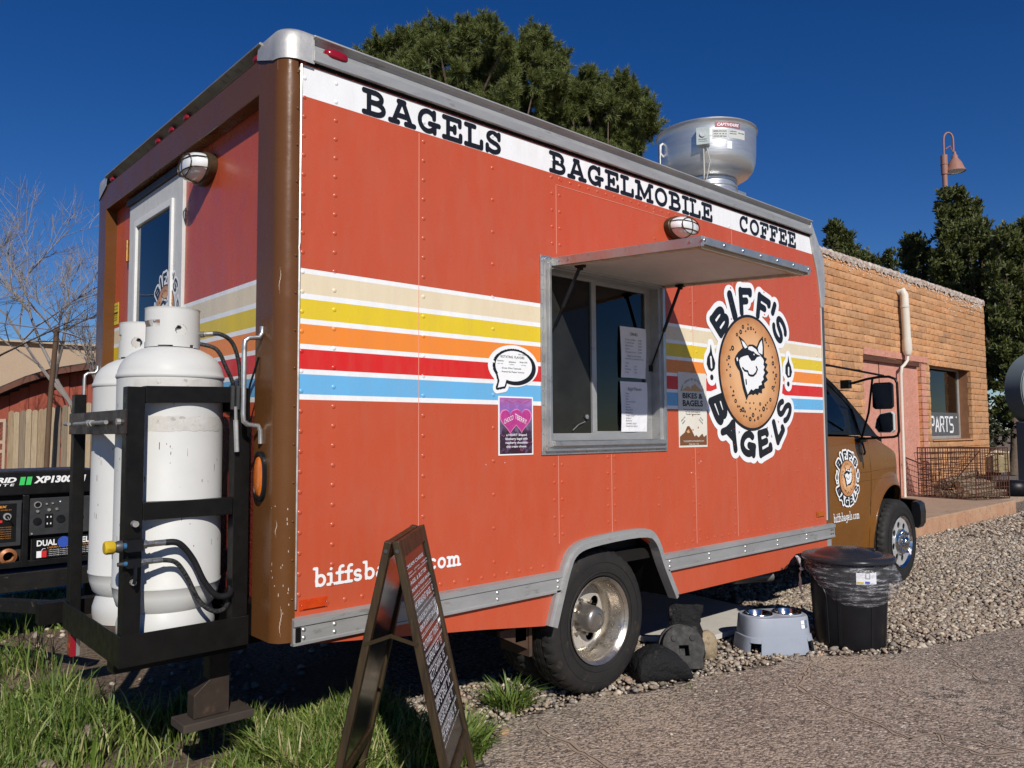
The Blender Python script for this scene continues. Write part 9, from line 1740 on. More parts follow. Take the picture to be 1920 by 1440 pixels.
def logs(a, b, r_, label, split=False, seed=1):
    q = random.Random(seed); a, b = Vector(a), Vector(b); d = (b-a).normalized(); s = d.cross(Vector((0,0,1))).normalized(); u = s.cross(d); n = 10; m = MB(); rr_ = [r_*q.uniform(.82, 1.12) for _ in range(n)]
    if split: rr_ = [r_*(.35 if 2 <= k <= 5 else 1.0)*q.uniform(.9, 1.1) for k in range(n)]
    rings = []
    for t in (0, .33, .66, 1): rings.append([a.lerp(b, t)+(s*math.cos(2*PI*k/n)+u*math.sin(2*PI*k/n))*rr_[k]*q.uniform(.95, 1.05) for k in range(n)])
    vs = [p_ for r__ in rings for p_ in r__]
    for i in range(3):
        for k in range(n):
            m.mat(2 if split and 1 <= k <= 5 else 0); m.add([], []); m.f.append([i*n+k, i*n+(k+1) % n, (i+1)*n+(k+1) % n, (i+1)*n+k]); m.m.append(m.cur)
    m.v = [tuple(p_) for p_ in vs]; m.f += [list(range(n-1,-1,-1)), [3*n+k for k in range(n)]]; m.m += [1, 1]
    o = m.build('log', [LOGB, LOGE, LOGW], None, smooth=40); tag(o, label, 'log', 'split logs in the wire crate'); return o
logs((12.30, 1.62, .285), (12.90, 1.34, .285), .062, 'long round log lying lowest behind the crate front', False, 1)
logs((12.24, 1.70, .35), (12.80, 1.42, .375), .05, 'thin log resting on the long bottom log', False, 2)
logs((12.32, 2.05, .30), (12.55, 1.95, .30), .07, 'short split log at the far left bottom of the crate', True, 3)
logs((12.22, 1.95, .29), (12.32, 1.62, .27), .055, 'dark stub of log by the left crate corner', False, 4)
logs((12.45, 1.95, .45), (12.62, 1.60, .28), .035, 'pale split stick leaning steeply in the crate', True, 5)
logs((12.35, 2.05, .42), (12.85, 1.62, .60), .05, 'grey log slanting up towards the right', False, 6)
logs((12.55, 1.85, .40), (12.90, 1.65, .40), .065, 'square-cut brown block in the middle of the crate', True, 7)
logs((12.62, 1.52, .29), (12.93, 1.38, .27), .08, 'pale-ended log at the right front of the crate', True, 8)
logs((12.75, 1.75, .50), (12.98, 1.45, .52), .045, 'short thin log on top at the right', False, 9)
for _k, (_a, _b, _r, _l) in enumerate((((12.30, 1.75, .44), (12.75, 1.48, .46), .055, 'round log lying second from the top at the crate front'), ((12.28, 2.10, .36), (12.45, 1.75, .46), .06, 'fat log leaning in the back left of the crate'), ((12.60, 1.80, .55), (12.95, 1.70, .58), .05, 'dark log lying highest at the back of the crate'), ((12.7, 1.60, .42), (12.95, 1.42, .42), .06, 'split log under the stumps at the right front'))): logs(_a, _b, _r, _l, _k % 2 == 1, 30+_k)
logs((12.95, 1.60, .28), (13.15, 1.30, .28), .05, 'grey log end poking beyond the crate right side', False, 10)
def stump(x, y, z, r_, h, label, sd):
    q = random.Random(sd); m = MB(); n = 14; rr_ = [r_*q.uniform(.85, 1.1) for _ in range(n)]; vs = []
    for t in (0, .5, 1): vs += [(x+rr_[k]*math.cos(2*PI*k/n), y+rr_[k]*math.sin(2*PI*k/n), z+h*t+(q.uniform(0, .06) if t == 1 else 0)) for k in range(n)]
    m.mat(0).add(vs, [(i*n+k, i*n+(k+1) % n, (i+1)*n+(k+1) % n, (i+1)*n+k) for i in range(2) for k in range(n)]); m.mat(1).add([vs[2*n+k] for k in range(n)], [tuple(range(n))])
    o = m.build('stump', [M('stump_wood', (.20,.16,.085), .9, c2=(.40,.32,.18), scale=9, spot=.6, spot_c=(.12,.09,.05), spot_scale=9, spot_t=.5, bs=25, bst=.8, bd=.02), LOGE], None); tag(o, label, 'stump', 'split stumps standing on the crate'); return o
stump(12.80, 1.34, .62, .13, .24, 'mossy stump section on the crate, left of two', 1); stump(13.12, 1.36, .62, .15, .28, 'bigger mossy stump section on the crate, right of two', 2)
m = MB(); m.obox((12.98, 1.42, .588), (.22,.06,0), (-.03,.10,0), (0,0,.022)); o = m.build('plank', M('red_brick_dull', (.22,.07,.04), .9), None, bevel=.004); tag(o, 'dull red plank under the two stumps on the crate', 'plank')
m = MB(); m.lathe([(.0, .21), (.20, .21), (.24, .25), (.26, .34), (.24, .42), (.20, .46), (.0, .47)], (13.42, 1.28, 0), 'z', 24); o = m.build('planter_pot', BLACKP, None, smooth=50); tag(o, 'squat black pot at the far right end of the slab', 'pot')
m = MB(); m.box(13.0, 14.5, .1, .9, .0, .14); o = m.build('dark_block', RUBBER, None, bevel=.02); tag(o, 'low dark block at the right edge past the slab', 'parking stop')  # guessed low block filling the dark corner past the slab

# ------------------------------------------------------------------ grey round sign on its post, far right
GS = M('sign_shell', (.17,.20,.205), .45, c2=(.20,.235,.24), scale=3); ORS = M('sign_orange', (.62,.17,.04), .5)
ps = thing('pylon_sign', 'big grey drum-shaped sign on a grey post at the right edge', 'sign', (18.95, 1.98, 0))
fdir = Vector((-.45, -.89, 0)).normalized(); sdir = Vector((-fdir.y, fdir.x, 0)); cc = Vector((18.88, 2.06, 2.17)); R_ = .83
m = MB(); n = 48
def drum(k, rr_): return [cc+fdir*k+sdir*(rr_*math.cos(2*PI*i/n))+Vector((0,0,rr_*math.sin(2*PI*i/n))) for i in range(n)]
Rg = [drum(-.24, R_), drum(.16, R_), drum(.165, R_*.985), drum(.19, R_*.985), drum(.20, R_*.96), drum(.185, R_*.90)]; vs = [q_ for r__ in Rg for q_ in r__]
m.add(vs, [(i*n+k, i*n+(k+1) % n, (i+1)*n+(k+1) % n, (i+1)*n+k) for i in range(5) for k in range(n)]+[tuple(range(n)), tuple(5*n+k for k in range(n))]); m.build('drum', GS, ps, smooth=35)
m = MB(); rg2 = [cc+fdir*.190+sdir*(.6*math.cos(2*PI*i/n))+Vector((0,0,.6*math.sin(2*PI*i/n))) for i in range(n)]; rg3 = [cc+fdir*.190+sdir*(.46*math.cos(2*PI*i/n))+Vector((0,0,.46*math.sin(2*PI*i/n))) for i in range(n)]
m.add(rg2+rg3, [(k, (k+1) % n, n+(k+1) % n, n+k) for k in range(n)]); m.build('orange_ring', ORS, ps)
m = MB(); m.obox(cc+Vector((0,0,-1.45)), sdir*.62, fdir*.18, (0,0,.74)); m.build('post', GS, ps, bevel=.01)

# ------------------------------------------------------------------ dark lean-to, shrub and pole behind the shop
m = MB(); m.box(19.5, 24.0, 4.6, 7.0, 1.95, 2.02).box(19.6, 23.9, 6.9, 7.0, 0, 1.95).box(19.55, 19.65, 4.65, 4.75, 0, 1.95).box(23.8, 23.9, 4.65, 4.75, 0, 1.95).box(19.7, 23.7, 5.2, 6.8, .9, 1.0)
o = m.build('lean_to', M('dark_blue_grey', (.02,.024,.03), .6), None, bevel=.01); tag(o, 'dark open lean-to between the shop corner and the round sign', 'lean-to')
LS = thing('street_lamp', 'pinkish brown lamp post with a hooked arm and bell shade rising behind the juniper', 'street lamp', (28.1, 6.88, 0))
LM = M('lamp_paint', (.34,.17,.13), .5, c2=(.28,.14,.11), scale=4)
lx_, ly_ = 28.1, 6.88
LZ = lambda z: 1.309+(z-1.309)*1.146
m = MB(); m.cyl((lx_, ly_, 0), (lx_, ly_, LZ(9.15)), .097, 12, .086); m.cyl((lx_, ly_, LZ(9.15)), (lx_, ly_, LZ(9.75)), .115, 12); m.cyl((lx_, ly_, LZ(9.45)), (lx_, ly_, LZ(9.48)), .13, 12); m.build('post', LM, LS, smooth=40)
rt = Vector((.739, -.673, 0)); P0 = Vector((lx_, ly_, 0))
m = MB(); m.tube([P0+Vector((0,0,LZ(9.7))), P0+Vector((0,0,LZ(10.25)))+rt*.01]+[P0+rt*(.178-.166*math.cos(a))+Vector((0,0,LZ(10.25)+.25*math.sin(a))) for a in [PI*k/10 for k in range(1, 11)]]+[P0+rt*.345+Vector((0,0,LZ(9.86)))], .034, 8); m.tube([P0+rt*.07+Vector((0,0,LZ(9.95))), P0+rt*.23+Vector((0,0,LZ(10.05))), P0+rt*.32+Vector((0,0,LZ(9.86)))], .02, 6); m.build('arm', LM, LS, smooth=50)
sh = P0+rt*.38; m = MB(); m.lathe([(r*.92, LZ(z)) for r, z in [(.05, 9.86), (.055, 9.78), (.10, 9.74), (.11, 9.66), (.16, 9.60), (.24, 9.50), (.30, 9.36), (.36, 9.26), (.37, 9.24), (.35, 9.245), (.22, 9.45), (0, 9.5)]], (sh.x, sh.y, 0), 'z', 28); m.build('shade', LM, LS, smooth=40)
m = MB(); m.lathe([(.30, LZ(9.255)), (.19, LZ(9.22)), (0, LZ(9.21))], (sh.x, sh.y, 0), 'z', 20); m.build('lens', OPAL, LS, smooth=60)

# ------------------------------------------------------------------ trees
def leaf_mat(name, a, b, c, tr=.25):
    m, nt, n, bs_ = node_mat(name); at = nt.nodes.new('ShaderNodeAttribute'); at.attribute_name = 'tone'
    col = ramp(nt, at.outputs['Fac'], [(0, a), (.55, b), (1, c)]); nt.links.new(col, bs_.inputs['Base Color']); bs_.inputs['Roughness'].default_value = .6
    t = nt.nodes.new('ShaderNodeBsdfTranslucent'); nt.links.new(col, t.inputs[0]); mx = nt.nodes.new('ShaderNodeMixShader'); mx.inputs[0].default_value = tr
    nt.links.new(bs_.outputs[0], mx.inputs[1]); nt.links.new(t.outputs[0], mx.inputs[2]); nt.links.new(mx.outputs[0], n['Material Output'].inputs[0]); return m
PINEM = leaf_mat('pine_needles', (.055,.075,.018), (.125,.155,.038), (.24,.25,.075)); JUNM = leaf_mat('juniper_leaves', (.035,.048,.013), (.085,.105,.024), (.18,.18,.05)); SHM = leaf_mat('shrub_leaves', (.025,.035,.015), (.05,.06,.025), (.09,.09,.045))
BARKM = M('bark', (.10,.07,.05), .95, c2=(.16,.12,.09), scale=6, bs=20, bst=.8, bd=.03)
def crown(name, lumps, mat, parent, per, L, W, kind):
    C_ = np.array(lumps)
    # foliage hangs on short shoots that fan out of every limb end, so the outline is ragged
    S = max(4, per//(13 if kind == 'needle' else 16)); m_ = 13 if kind == 'needle' else 16
    ns = len(C_)*S; ci = np.repeat(np.arange(len(C_)), S); sd = rng.normal(size=(ns, 3)); sd /= np.linalg.norm(sd, axis=1)[:, None]
    sd = sd*(.85 if kind == 'needle' else .8)+np.array([0, 0, .45 if kind == 'needle' else (1.05 if L > .1 else .3)]); sd /= np.linalg.norm(sd, axis=1)[:, None]
    sl_ = C_[ci, 3]*rng.uniform(.7, 1.45, ns); st_ = C_[ci, :3]+rng.normal(0, .28, (ns, 3))*C_[ci, 3:4]; tn = rng.random(ns)
    si = np.repeat(np.arange(ns), m_); t = np.tile((np.arange(m_)+.5)/m_, ns)+rng.normal(0, .03, ns*m_); n = ns*m_
    wob = rng.normal(0, 1, (n, 3))*(.10 if kind == 'needle' else .17)*(1.05-t)[:, None]*C_[ci[si], 3:4]
    P = st_[si]+sd[si]*(t*sl_[si])[:, None]+wob; lump_t = tn[si]
    if kind == 'needle':
        k = 7; ax = np.repeat(sd[si], k, 0)*.8+rng.normal(0, .5, (n*k, 3)); ax /= np.linalg.norm(ax, axis=1)[:, None]; Pk = np.repeat(P, k, 0)
        s = np.cross(ax, rng.normal(size=(n*k, 3))); s /= np.linalg.norm(s, axis=1)[:, None]; ln = (L*rng.uniform(.7, 1.3, n*k))[:, None]
        V = np.stack([Pk-s*W, Pk+s*W, Pk+ax*ln], 1); F = np.arange(n*k*3).reshape(-1, 3)
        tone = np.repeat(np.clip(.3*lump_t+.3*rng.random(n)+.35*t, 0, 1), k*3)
    else:
        ax = sd[si]*1.0+rng.normal(0, .5, (n, 3)); ax /= np.linalg.norm(ax, axis=1)[:, None]; s = np.cross(ax, rng.normal(size=(n, 3))); s /= np.linalg.norm(s, axis=1)[:, None]
        ln = (L*rng.uniform(.6, 1.4, n))[:, None]; w_ = W*rng.uniform(.7, 1.3, n)[:, None]
        V = np.stack([P, P+ax*ln*.5+s*w_, P+ax*ln, P+ax*ln*.5-s*w_], 1); F = np.arange(n*4).reshape(-1, 4)
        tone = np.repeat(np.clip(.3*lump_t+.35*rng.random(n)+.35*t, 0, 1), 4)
    o = fast_mesh(name, V.reshape(-1, 3), F, mat, attr=tone); o.parent = parent; o.matrix_parent_inverse = Matrix.Translation(parent.location).inverted(); return o
def tree(key, label, cat, name, mat, per, L, W, kind, trunk_r=.16, extra=(), group=None):
    dta = CROWNS[key]; lum = [(x, y, z-(.55 if key == 'junA' else .0), r) for x, y, z, r in dta['l']]+list(extra); bx_, by_ = dta['b']; t = thing(name, label, cat, (bx_, by_, 0), group)
    crown('crown', lum, mat, t, per, L, W, kind)
    q = random.Random(len(lum)); m = MB(); cx = sum(l[0] for l in lum)/len(lum); cy = sum(l[1] for l in lum)/len(lum); zl = min(l[2] for l in lum); zh = max(l[2] for l in lum)
    m.tube([(bx_, by_, 0), (bx_+.1, by_-.05, zl*.5), (cx, cy, (zl+zh)/2), (cx, cy, zh-1.0)], [trunk_r, trunk_r*.8, trunk_r*.5, trunk_r*.15], 8)
    for l in q.sample(lum, min(len(lum), 30)):
        f = q.uniform(.25, .75); a = Vector((bx_, by_, 0)).lerp(Vector((cx, cy, (zl+zh)/2)), f) if f < .5 else Vector((cx, cy, (zl+zh)/2)); b = Vector(l[:3])
        if (b-a).length > .3: m.tube([a, a.lerp(b, .5)+Vector((0,0,-.1)), b], [trunk_r*.3, trunk_r*.18, trunk_r*.06], 5)
    m.build('trunk', BARKM, t, smooth=60); return t
def below(key, dz, k=1): return [(x, y, z-dz, r*1.1) for x, y, z, r in CROWNS[key]['l'][::2] if z-dz > 1.5]
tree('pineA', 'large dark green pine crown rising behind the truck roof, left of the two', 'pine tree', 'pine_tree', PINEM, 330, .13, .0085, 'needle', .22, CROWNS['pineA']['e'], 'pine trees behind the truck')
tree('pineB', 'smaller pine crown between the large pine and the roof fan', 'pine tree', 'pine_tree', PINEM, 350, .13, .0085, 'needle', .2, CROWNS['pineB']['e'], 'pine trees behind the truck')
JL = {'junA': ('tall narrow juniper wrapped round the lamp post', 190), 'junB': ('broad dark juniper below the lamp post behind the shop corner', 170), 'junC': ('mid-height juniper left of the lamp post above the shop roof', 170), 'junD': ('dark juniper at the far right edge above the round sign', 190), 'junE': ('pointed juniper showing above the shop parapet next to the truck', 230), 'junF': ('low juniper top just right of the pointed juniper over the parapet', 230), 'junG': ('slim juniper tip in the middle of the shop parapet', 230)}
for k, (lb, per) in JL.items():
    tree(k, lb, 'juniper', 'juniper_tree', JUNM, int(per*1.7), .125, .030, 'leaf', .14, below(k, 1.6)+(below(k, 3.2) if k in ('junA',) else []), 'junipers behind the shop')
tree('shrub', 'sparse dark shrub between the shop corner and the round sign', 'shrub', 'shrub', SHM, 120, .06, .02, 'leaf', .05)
# bare winter trees
BT = M('bare_twig', (.22,.19,.17), .9, c2=(.30,.27,.25), scale=4); BT2 = M('bare_twig_dark', (.085,.06,.045), .9, c2=(.13,.10,.08), scale=4)
def bare(name, label, base, h, mt, seed, lean=(0,0), r0=.12, depth=6, spread=.55, start=None, kids=(3, 4), up=.25):
    q = random.Random(seed); segs = []
    def rec(p_, d, L, r_, lv):
        pts = [p_]; c = p_.copy(); dd = d.copy(); ns = 4 if lv > 2 else 3
        for i in range(ns):
            dd = (dd+Vector((q.gauss(0, .10), q.gauss(0, .10), q.gauss(0, .08)+up*.12))).normalized(); c = c+dd*(L/ns); pts.append(c.copy())
        segs.append((pts, r_, max(r_*.55, .0018)))
        if lv <= 0: return
        for i in range(q.randint(*kids)):
            t = q.uniform(.35, 1.0); j = min(ns-1, int(t*ns)); s = pts[j].lerp(pts[j+1], t*ns-j)
            nd = (dd+Vector((q.gauss(0, spread), q.gauss(0, spread), q.gauss(0, spread*.7)+up))).normalized(); rec(s, nd, L*q.uniform(.55, .8), r_*.58, lv-1)
    rec(Vector(base), Vector((lean[0], lean[1], 1)).normalized() if start is None else Vector(start).normalized(), h, r0, depth)
    m = MB()
    for pts, a, b in segs: m.tube(pts, [a+(b-a)*i/(len(pts)-1) for i in range(len(pts))], 6 if a > .03 else 3, False)
    t = thing(name, label, 'tree', base); m.build('branches', mt, t); return t
bare('bare_tree', 'tall pale leafless tree behind the truck rear, left of the brown post', (4.95, 20.3, 0), 3.3, BT, 5, lean=(-.30, .10), r0=.085, depth=6, spread=.55, kids=(3, 4), up=.30)
bare('bare_tree', 'dark leafless branches reaching in from the left edge', (-.12, 8.6, -.3), 1.95, BT2, 12, lean=(.12, -.05), r0=.05, depth=6, spread=.6, kids=(3, 3), up=.12)

# ------------------------------------------------------------------ left background: far wall, red shed, wooden fence
STUC = M('tan_stucco', (.42,.31,.215), .95, c2=(.36,.265,.185), scale=.6, bs=8, bst=.3, bd=.05)
d_ = Vector((4.03, -3.61, 0)).normalized(); nb_ = Vector((d_.y, -d_.x, 0)); P_ = Vector((6.84, 50.37, 0)); nb_ = -nb_ if nb_.y < 0 else nb_
m = MB(); a = P_-d_*30; b = P_+d_*26; za, zb_ = 8.6, 5.1
vs = [a, b, b+nb_*14, a+nb_*14]; m.add([(v.x, v.y, -.5) for v in vs]+[(a.x, a.y, za), (b.x, b.y, zb_), ((b+nb_*14).x, (b+nb_*14).y, zb_), ((a+nb_*14).x, (a+nb_*14).y, za)], [(0,3,2,1),(4,5,6,7),(0,1,5,4),(1,2,6,5),(2,3,7,6),(3,0,4,7)])
t = thing('adobe_building', 'long plain tan stucco building far behind the red shed', 'building', (P_.x, P_.y, 0)); m.build('wall', STUC, t)
m = MB(); m.bar(Vector((a.x, a.y, za+.05))-nb_*.1, Vector((b.x, b.y, zb_+.05))-nb_*.1, .5, .12); m.build('coping', M('tan_coping', (.40,.33,.25), .9), t)
# red shed
RS = [M('red_board', (.30,.075,.045), .85, c2=(.23,.055,.035), scale=4, st=(3,3,.4), spot=.4, spot_c=(.36,.17,.12), spot_scale=9, bs=30, bst=.4, bd=.01)]
ROOFM = M('tar_roof', (.035,.03,.028), .9, c2=(.07,.05,.04), scale=5); FAS = M('fascia', (.16,.06,.04), .85, c2=(.09,.05,.035), scale=6)
sh_ = thing('red_shed', 'low red board shed with a dark shallow roof behind the wooden fence', 'shed', (4.2, 24.6, 0))
e_ = Vector((.74, -.672, 0)).normalized(); nb2 = Vector((.672, .74, 0)); O_ = Vector((3.08, 25.69, 0))
def SW(t, k, z): q_ = O_+e_*t+nb2*k; return (q_.x, q_.y, z)
roof_pts = [(-7, .9), (-3.2, 1.75), (-.6, 2.32), (0.0, 2.62), (1.1, 3.08), (1.9, 3.32), (3.1, 3.50), (5.2, 3.62), (8.5, 3.2)]
t_ = -6.6; q = random.Random(8)
while t_ < 8.2:
    w_ = .30; zt_ = float(np.interp(t_+w_/2, [p_[0] for p_ in roof_pts], [p_[1] for p_ in roof_pts]))-.14; k_ = q.uniform(-.01, .01)
    m = MB(); m.add([SW(t_, k_, -.2), SW(t_+w_-.012, k_, -.2), SW(t_+w_-.012, k_+.03, -.2), SW(t_, k_+.03, -.2), SW(t_, k_, zt_-.06), SW(t_+w_-.012, k_, zt_), SW(t_+w_-.012, k_+.03, zt_), SW(t_, k_+.03, zt_-.06)], [(0,3,2,1),(4,5,6,7),(0,1,5,4),(1,2,6,5),(2,3,7,6),(3,0,4,7)])
    m.build('wall_board', RS[0], sh_); t_ += w_
m = MB(); m.add([SW(-6.6, .05, 0), SW(8.2, .05, 0), SW(8.2, .05, 3.0), SW(3, .05, 3.3), SW(0, .05, 2.4), SW(-6.6, .05, .8)], [(0,1,2,3,4,5)]); m.build('wall_backing', UNDER, sh_)
m = MB()
for (t0, z0), (t1, z1) in zip(roof_pts[:-1], roof_pts[1:]):
    m.add([SW(t0, -.55, z0-.06), SW(t1, -.55, z1-.06), SW(t1, 5, z1-.06), SW(t0, 5, z0-.06), SW(t0, -.55, z0), SW(t1, -.55, z1), SW(t1, 5, z1), SW(t0, 5, z0)], [(0,3,2,1),(4,5,6,7),(0,1,5,4),(1,2,6,5),(2,3,7,6),(3,0,4,7)])
m.build('roof', ROOFM, sh_)
m = MB()
for (t0, z0), (t1, z1) in zip(roof_pts[:-1], roof_pts[1:]): m.add([SW(t0, -.585, z0-.22), SW(t1, -.585, z1-.22), SW(t1, -.555, z1-.22), SW(t0, -.555, z0-.22), SW(t0, -.585, z0-.05), SW(t1, -.585, z1-.05), SW(t1, -.555, z1-.05), SW(t0, -.555, z0-.05)], [(0,3,2,1),(4,5,6,7),(0,1,5,4),(1,2,6,5),(2,3,7,6),(3,0,4,7)])
m.build('fascia', FAS, sh_)
m = MB()
for t0 in (1.95, 3.9): m.add([SW(t0, -.05, 0), SW(t0+.2, -.05, 0), SW(t0+.2, -.01, 0), SW(t0, -.01, 0), SW(t0, -.05, 3.1), SW(t0+.2, -.05, 3.1), SW(t0+.2, -.01, 3.1), SW(t0, -.01, 3.1)], [(0,3,2,1),(4,5,6,7),(0,1,5,4),(1,2,6,5),(2,3,7,6),(3,0,4,7)])
m.build('batten', RS[0], sh_)
# picket fence of weathered dog-eared boards
FW_ = [M('weathered_board_%s' % n, c, .9, c2=c2, scale=9, st=(6,6,.3), spot=.6, spot_c=(.15,.10,.06), spot_scale=16, spot_t=.57, bs=30, bst=.5, bd=.008) for n, c, c2 in (('grey', (.25,.20,.14), (.15,.115,.08)), ('tan', (.37,.28,.17), (.20,.14,.085)), ('light', (.44,.35,.23), (.27,.20,.125)))]
pf = thing('picket_fence', 'weathered dog-eared board fence standing before the red shed', 'fence', (2.6, 16.7, 0)); a = Vector((1.93, 17.30, 0)); fe = Vector((1.27, -1.17, 0)).normalized(); fn = Vector((-fe.y, fe.x, 0)); q = random.Random(6)
for i in range(21):
    w_ = .122; t0 = i*.131; zt_ = 1.82+.0095*t0*10+q.uniform(-.025, .025); lean_ = q.uniform(-.012, .012); k = q.uniform(-.012, .012)
    prf = [(0, -.1), (w_, -.1), (w_+lean_, zt_-.035), (w_-.035+lean_, zt_), (.035+lean_, zt_), (lean_, zt_-.035)]
    m = MB(); m.prism(prf, [], lambda u, v: a+fe*(t0+u)+fn*k+Vector((0,0,v)), fn*.018); m.build('board', FW_[q.randrange(3)], pf)
for z in (.4, 1.35):
    m = MB(); m.bar(a+fn*.045+Vector((0,0,z)), a+fn*.045+fe*2.75+Vector((0,0,z)), .04, .09); m.build('rail', FW_[0], pf)
# lattice panel left of it
lp = thing('lattice_panel', 'pale wooden frame with diamond mesh at the left edge of the fence', 'lattice panel', (1.5, 17.6, 0)); LW = M('lattice_wood', (.42,.31,.22), .85)
m = MB(); a2 = a-fe*1.9
for z in (.45, .95, 1.15, 1.62): m.bar(a2+Vector((0,0,z)), a-fe*.03+Vector((0,0,z)), .03, .07)
m.bar(a2+Vector((0,0,0)), a2+Vector((0,0,1.65)), .06, .05, fn); m.bar(a-fe*.06, a-fe*.06+Vector((0,0,1.65)), .06, .05, fn); m.build('frame', LW, lp)
m = MB(); k = -1.6
while k < 1.9:
    for s in (1, -1):
        p0 = (max(0, k), max(0, -k)) if s > 0 else (max(0, k), 1.6+min(0, k)); 
        ln = min(1.85-p0[0], (1.6-p0[1]) if s > 0 else p0[1])
        if ln > .05: A2 = a2+fe*p0[0]+Vector((0,0,p0[1]))+fn*.01*s; B2 = a2+fe*(p0[0]+ln)+Vector((0,0,p0[1]+s*ln))+fn*.01*s; m.tube([A2, B2], .007, 3, False)
    k += .085
m.build('diamond_mesh', M('mesh_dark', (.12,.08,.06), .8), lp)
# leaning rusty pipe post and the wires
m = MB(); m.tube([(2.45, 16.15, 0), (2.475, 16.1, 1.9), (2.53, 15.93, 3.52), (2.532, 15.92, 3.56), (2.533, 15.92, 3.60)], [.055, .052, .050, .056, .04], 12); o = m.build('pipe_post', M('rusty_pipe', (.085,.045,.028), .75, c2=(.13,.085,.05), scale=5, st=(1,1,.5), spot=.4, spot_c=(.2,.17,.12), spot_scale=12), None, smooth=60); tag(o, 'leaning rusty brown pipe post behind the board fence', 'pipe post')
WR = M('wire_white', (.62,.64,.68), .4)
m = MB(); m.tube([(-3.9, 4.3, 3.0), (.82, 11.44, 3.04), (2.53, 15.86, 3.50), (3.6, 18.2, 3.62), (6.5, 24, 4.4)], .012, 5); m.tube([(2.50, 15.9, 3.52), (3.05, 16.9, 3.56), (3.6, 18.2, 3.60)], .02, 4); o = m.build('overhead_wire', WR, None); tag(o, 'thin white wire strung past the top of the rusty post', 'wire')

# ------------------------------------------------------------------ generator on its steel carrier
GB = M('generator_black', (.006,.006,.007), .35, c2=(.011,.011,.012), scale=8, spot=.2, spot_c=(.09,.08,.07), spot_scale=30); GP = M('panel_grey', (.035,.036,.04), .3, .3, c2=(.075,.08,.085), scale=6); GRN = M('print_green', (.05,.55,.12), .5); ORT = M('print_orange', (.55,.22,.04), .5)
gn = thing('generator', 'black portable dual-fuel generator with green and white lettering left of the gas cylinders', 'generator', (-.45, 3.5, .46)); GY = 3.15
m = MB(); m.box(-1.2, .16, GY, GY+.03, .92, 1.075).box(-1.2, .16, GY+.03, GY+.65, 1.04, 1.07); m.build('top_cowl', GB, gn, bevel=.008)
m = MB(); m.box(-1.2, .16, GY+.05, GY+.60, .47, .92); m.build('engine_body', M('engine_dark', (.02,.018,.017), .7), gn)
m = MB()
for x in (-1.2, -.30, .12): m.box(x, x+.035, GY-.005, GY+.03, .46, .92)
m.box(-1.2, .155, GY-.004, GY+.03, .46, .50); m.build('frame', GB, gn, bevel=.004)
m = MB(); m.box(-.262, .115, GY+.012, GY+.03, .655, .895); m.build('outlet_panel', GP, gn, bevel=.003)
m = MB(); m.box(-.75, -.305, GY+.008, GY+.028, .60, .885); m.build('control_panel', GP, gn, bevel=.003)
m = MB(); m.mat(0).box(-.72, -.335, GY+.003, GY+.0075, .63, .87); m.mat(1)
put_text(m, 'Max', (0, GY+.002, 0), (1,0,0), (0,0,1), -.47, .845, w=.085, h=.02, bold=.03, shear=.2); put_text(m, 'POWER SET', (0, GY+.002, 0), (1,0,0), (0,0,1), -.42, .828, w=.06, h=.006)
for k in range(6): put_text(m, 'OPERATING INSTRUCTIONS', (0, GY+.002, 0), (1,0,0), (0,0,1), -.50, .72-.014*k, w=.14, h=.005)
m.mat(2).cyl((-.385, GY+.003, .79), (-.385, GY-.012, .79), .022, 16).mat(3).cyl((-.385, GY-.012, .79), (-.385, GY-.018, .79), .014, 12); m.tube([(-.385, GY-.02, .79), (-.375, GY-.03, .77), (-.36, GY-.02, .745)], .004, 5); m.mat(4).box(-.425, -.410, GY, GY+.003, .752, .768); m.build('key_plate', [GB, ORT, ALUR, BLACKP, M('print_red', (.55,.03,.03), .5)], gn)
m = MB(); m.mat(0)
for x, z, r_ in ((-.215, .852, .022),): m.lathe([(r_, -.001), (r_, -.008), (r_-.006, -.008), (r_-.006, -.001)], (x, GY+.012, z), 'y', 20)
for x, z, r_ in ((-.215, .81, .009), (-.150, .815, .010), (-.105, .818, .009), (-.165, .855, .006), (-.13, .857, .006), (-.245, .668, .006), (.10, .68, .006), (.0, .85, .006)): m.cyl((x, GY+.012, z), (x, GY+.002, z), r_, 10)
m.mat(1)
for x, z, r_ in ((-.215, .745, .025), (-.08, .752, .026), (-.215, .852, .013), (.03, .755, .026)): m.cyl((x, GY+.012, z), (x, GY+.006, z), r_, 18)
m.box(-.172, -.128, GY+.004, GY+.012, .705, .790); m.mat(2)
for z in (.722, .765):
    for x in (-.162, -.142): m.box(x, x+.006, GY+.002, GY+.004, z, z+.010)
m.box(-.09, -.083, GY+.004, GY+.012, .862, .870); stuff(m.build('dials', [ALU, BLACKP, WPR], gn))
m = MB(); m.mat(0)
put_text(m, 'HYBRID', (0, GY-.0015, 0), (1,0,0), (0,0,1), -.575, 1.005, w=.235, h=.030, shear=.25, bold=.045); put_text(m, 'ELITE', (0, GY-.0015, 0), (1,0,0), (0,0,1), -.500, .982, w=.15, h=.014, shear=.15, bold=.02, space=1.4)
put_text(m, 'XP13000H', (0, GY-.0015, 0), (1,0,0), (0,0,1), -.243, .996, w=.305, h=.040, shear=.18, bold=.05)
m.mat(1)
for x in (-.325, -.288): m.add([(x, GY-.0015, .985), (x+.028, GY-.0015, .985), (x+.036, GY-.0015, 1.037), (x+.008, GY-.0015, 1.037)], [(0,1,2,3)])
m.build('lettering', [WPR, GRN], gn)
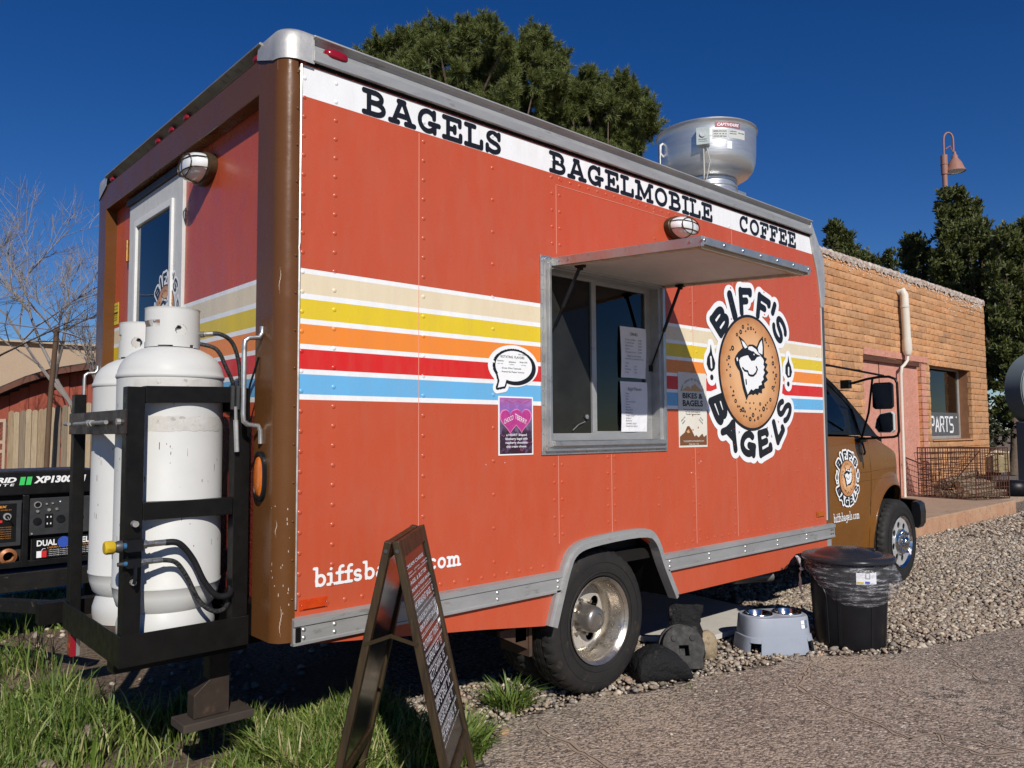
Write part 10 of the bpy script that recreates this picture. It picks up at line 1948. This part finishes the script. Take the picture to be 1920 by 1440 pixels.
m = MB(); m.mat(0).box(-.240, .15, GY+.005, GY+.02, .505, .635); m.mat(1); put_text(m, 'DUAL', (0, GY+.004, 0), (1,0,0), (0,0,1), -.215, .585, w=.115, h=.036, bold=.03); put_text(m, 'FUEL', (0, GY+.004, 0), (1,0,0), (0,0,1), -.01, .587, w=.105, h=.036, bold=.03)
m.mat(2); m.cyl((-.06, GY+.005, .60), (-.06, GY+.003, .60), .036, 24); m.mat(3); put_text(m, 'LIQUID PROPANE', (0, GY+.004, 0), (1,0,0), (0,0,1), -.155, .566, w=.15, h=.010, shear=.3, bold=.02); put_text(m, 'GASOLINE', (0, GY+.004, 0), (1,0,0), (0,0,1), .02, .570, w=.09, h=.010, shear=.3, bold=.02)
m.mat(1)
for k in range(4): put_text(m, '- clean burning no odor long shelf', (0, GY+.004, 0), (1,0,0), (0,0,1), -.150, .552-.012*k, w=.15, h=.006); put_text(m, '- gasoline for higher output', (0, GY+.004, 0), (1,0,0), (0,0,1), .02, .555-.012*k, w=.11, h=.006)
m.box(-.215, -.187, GY+.003, GY+.005, .510, .552); m.mat(4).box(-.186, -.158, GY+.003, GY+.005, .510, .552); m.mat(1).tube([(-.187, GY+.003, .552), (-.18, GY+.003, .565), (-.165, GY+.003, .565)], .002, 4); m.build('dual_fuel_panel', [GB, WPR, M('blue_print'), ORT, M('print_red')], gn)
m = MB(); m.lathe([(.03, 0), (.05, .01), (.05, .03), (.03, .05), (.012, .05)], (-.37, GY+.0, .535), 'y', 20); m.build('copper_cap', M('copper_cap', (.30,.12,.05), .5, .2), gn, smooth=40); m = MB(); m.lathe([(.0, 0), (.07, .0), (.09, .04), (.09, .10), (.0, .12)], (-.60, GY-.02, .55), 'y', 18); m.build('air_filter', M('grey_olive', (.05,.047,.04), .6), gn, smooth=40)
cs = thing('steel_carrier', 'black steel channel carrier under the generator with a tongue running to the rack', 'carrier', (-.4, 3.3, 0)); CB = M('carrier_black', (.007,.007,.0075), .45, c2=(.016,.015,.014), scale=5, spot=.5, spot_c=(.13,.115,.095), spot_scale=26, spot_t=.63)
m = MB(); m.box(-1.4, .35, 2.94, 2.955, .345, .458).box(-1.4, .35, 2.955, 3.9, .345, .36).box(-1.4, .35, 3.885, 3.90, .345, .458).box(.335, .35, 2.955, 3.885, .36, .458).box(-1.4, -1.385, 2.955, 3.885, .36, .458); m.build('tray', CB, cs, bevel=.003)
m = MB(); m.bar((-.75, 2.75, .375), (-.37, 1.72, .445), .05, .065); m.bar((-.75, 2.74, .375), (-1.3, 3.0, .36), .05, .06); m.build('tongue', CB, cs, bevel=.004)
for x in (-1.3, .25):
    for y in (3.05, 3.8): m = MB(); m.box(x-.025, x+.025, y-.025, y+.025, -.02, .344); m.build('leg', CB, cs)
m = MB(); m.tube(bez([(-1.4, 4.2, .04), (-.6, 4.55, .05), (.10, 4.75, .055), (.45, 4.62, .05), (.9, 4.2, .05)]), .045, 10); o = m.build('blue_pipe', M('blue_plastic', (.08,.38,.62), .35, c2=(.2,.5,.7), scale=20, bs=60, bst=.5, bd=.01), None, smooth=60); tag(o, 'light blue pipe lying in the grass beyond the generator', 'pipe')
m = MB(); m.lathe([(0, 0), (.10, 0), (.13, .05), (.12, .16), (.04, .19), (0, .19)], (-.2, 1.75, 0), 'z', 14); 
rock(-.42, 1.02, .10, .07, .05, 21, M('pale_rubble', (.34,.27,.21), .95, c2=(.24,.18,.14), scale=20, bs=60, bst=.6, bd=.01), 'flat rubble stone in the grass below the steel rack', rot=.4); rock(-.62, .82, .05, .04, .03, 22, MATS['pale_rubble'], 'small rubble stone at the shade edge under the rack', rot=1.4); rock(.28, .42, .09, .05, .035, 23, MATS['rock_pink'], 'flat reddish stone in the grass right of the steel foot plate', rot=.3)
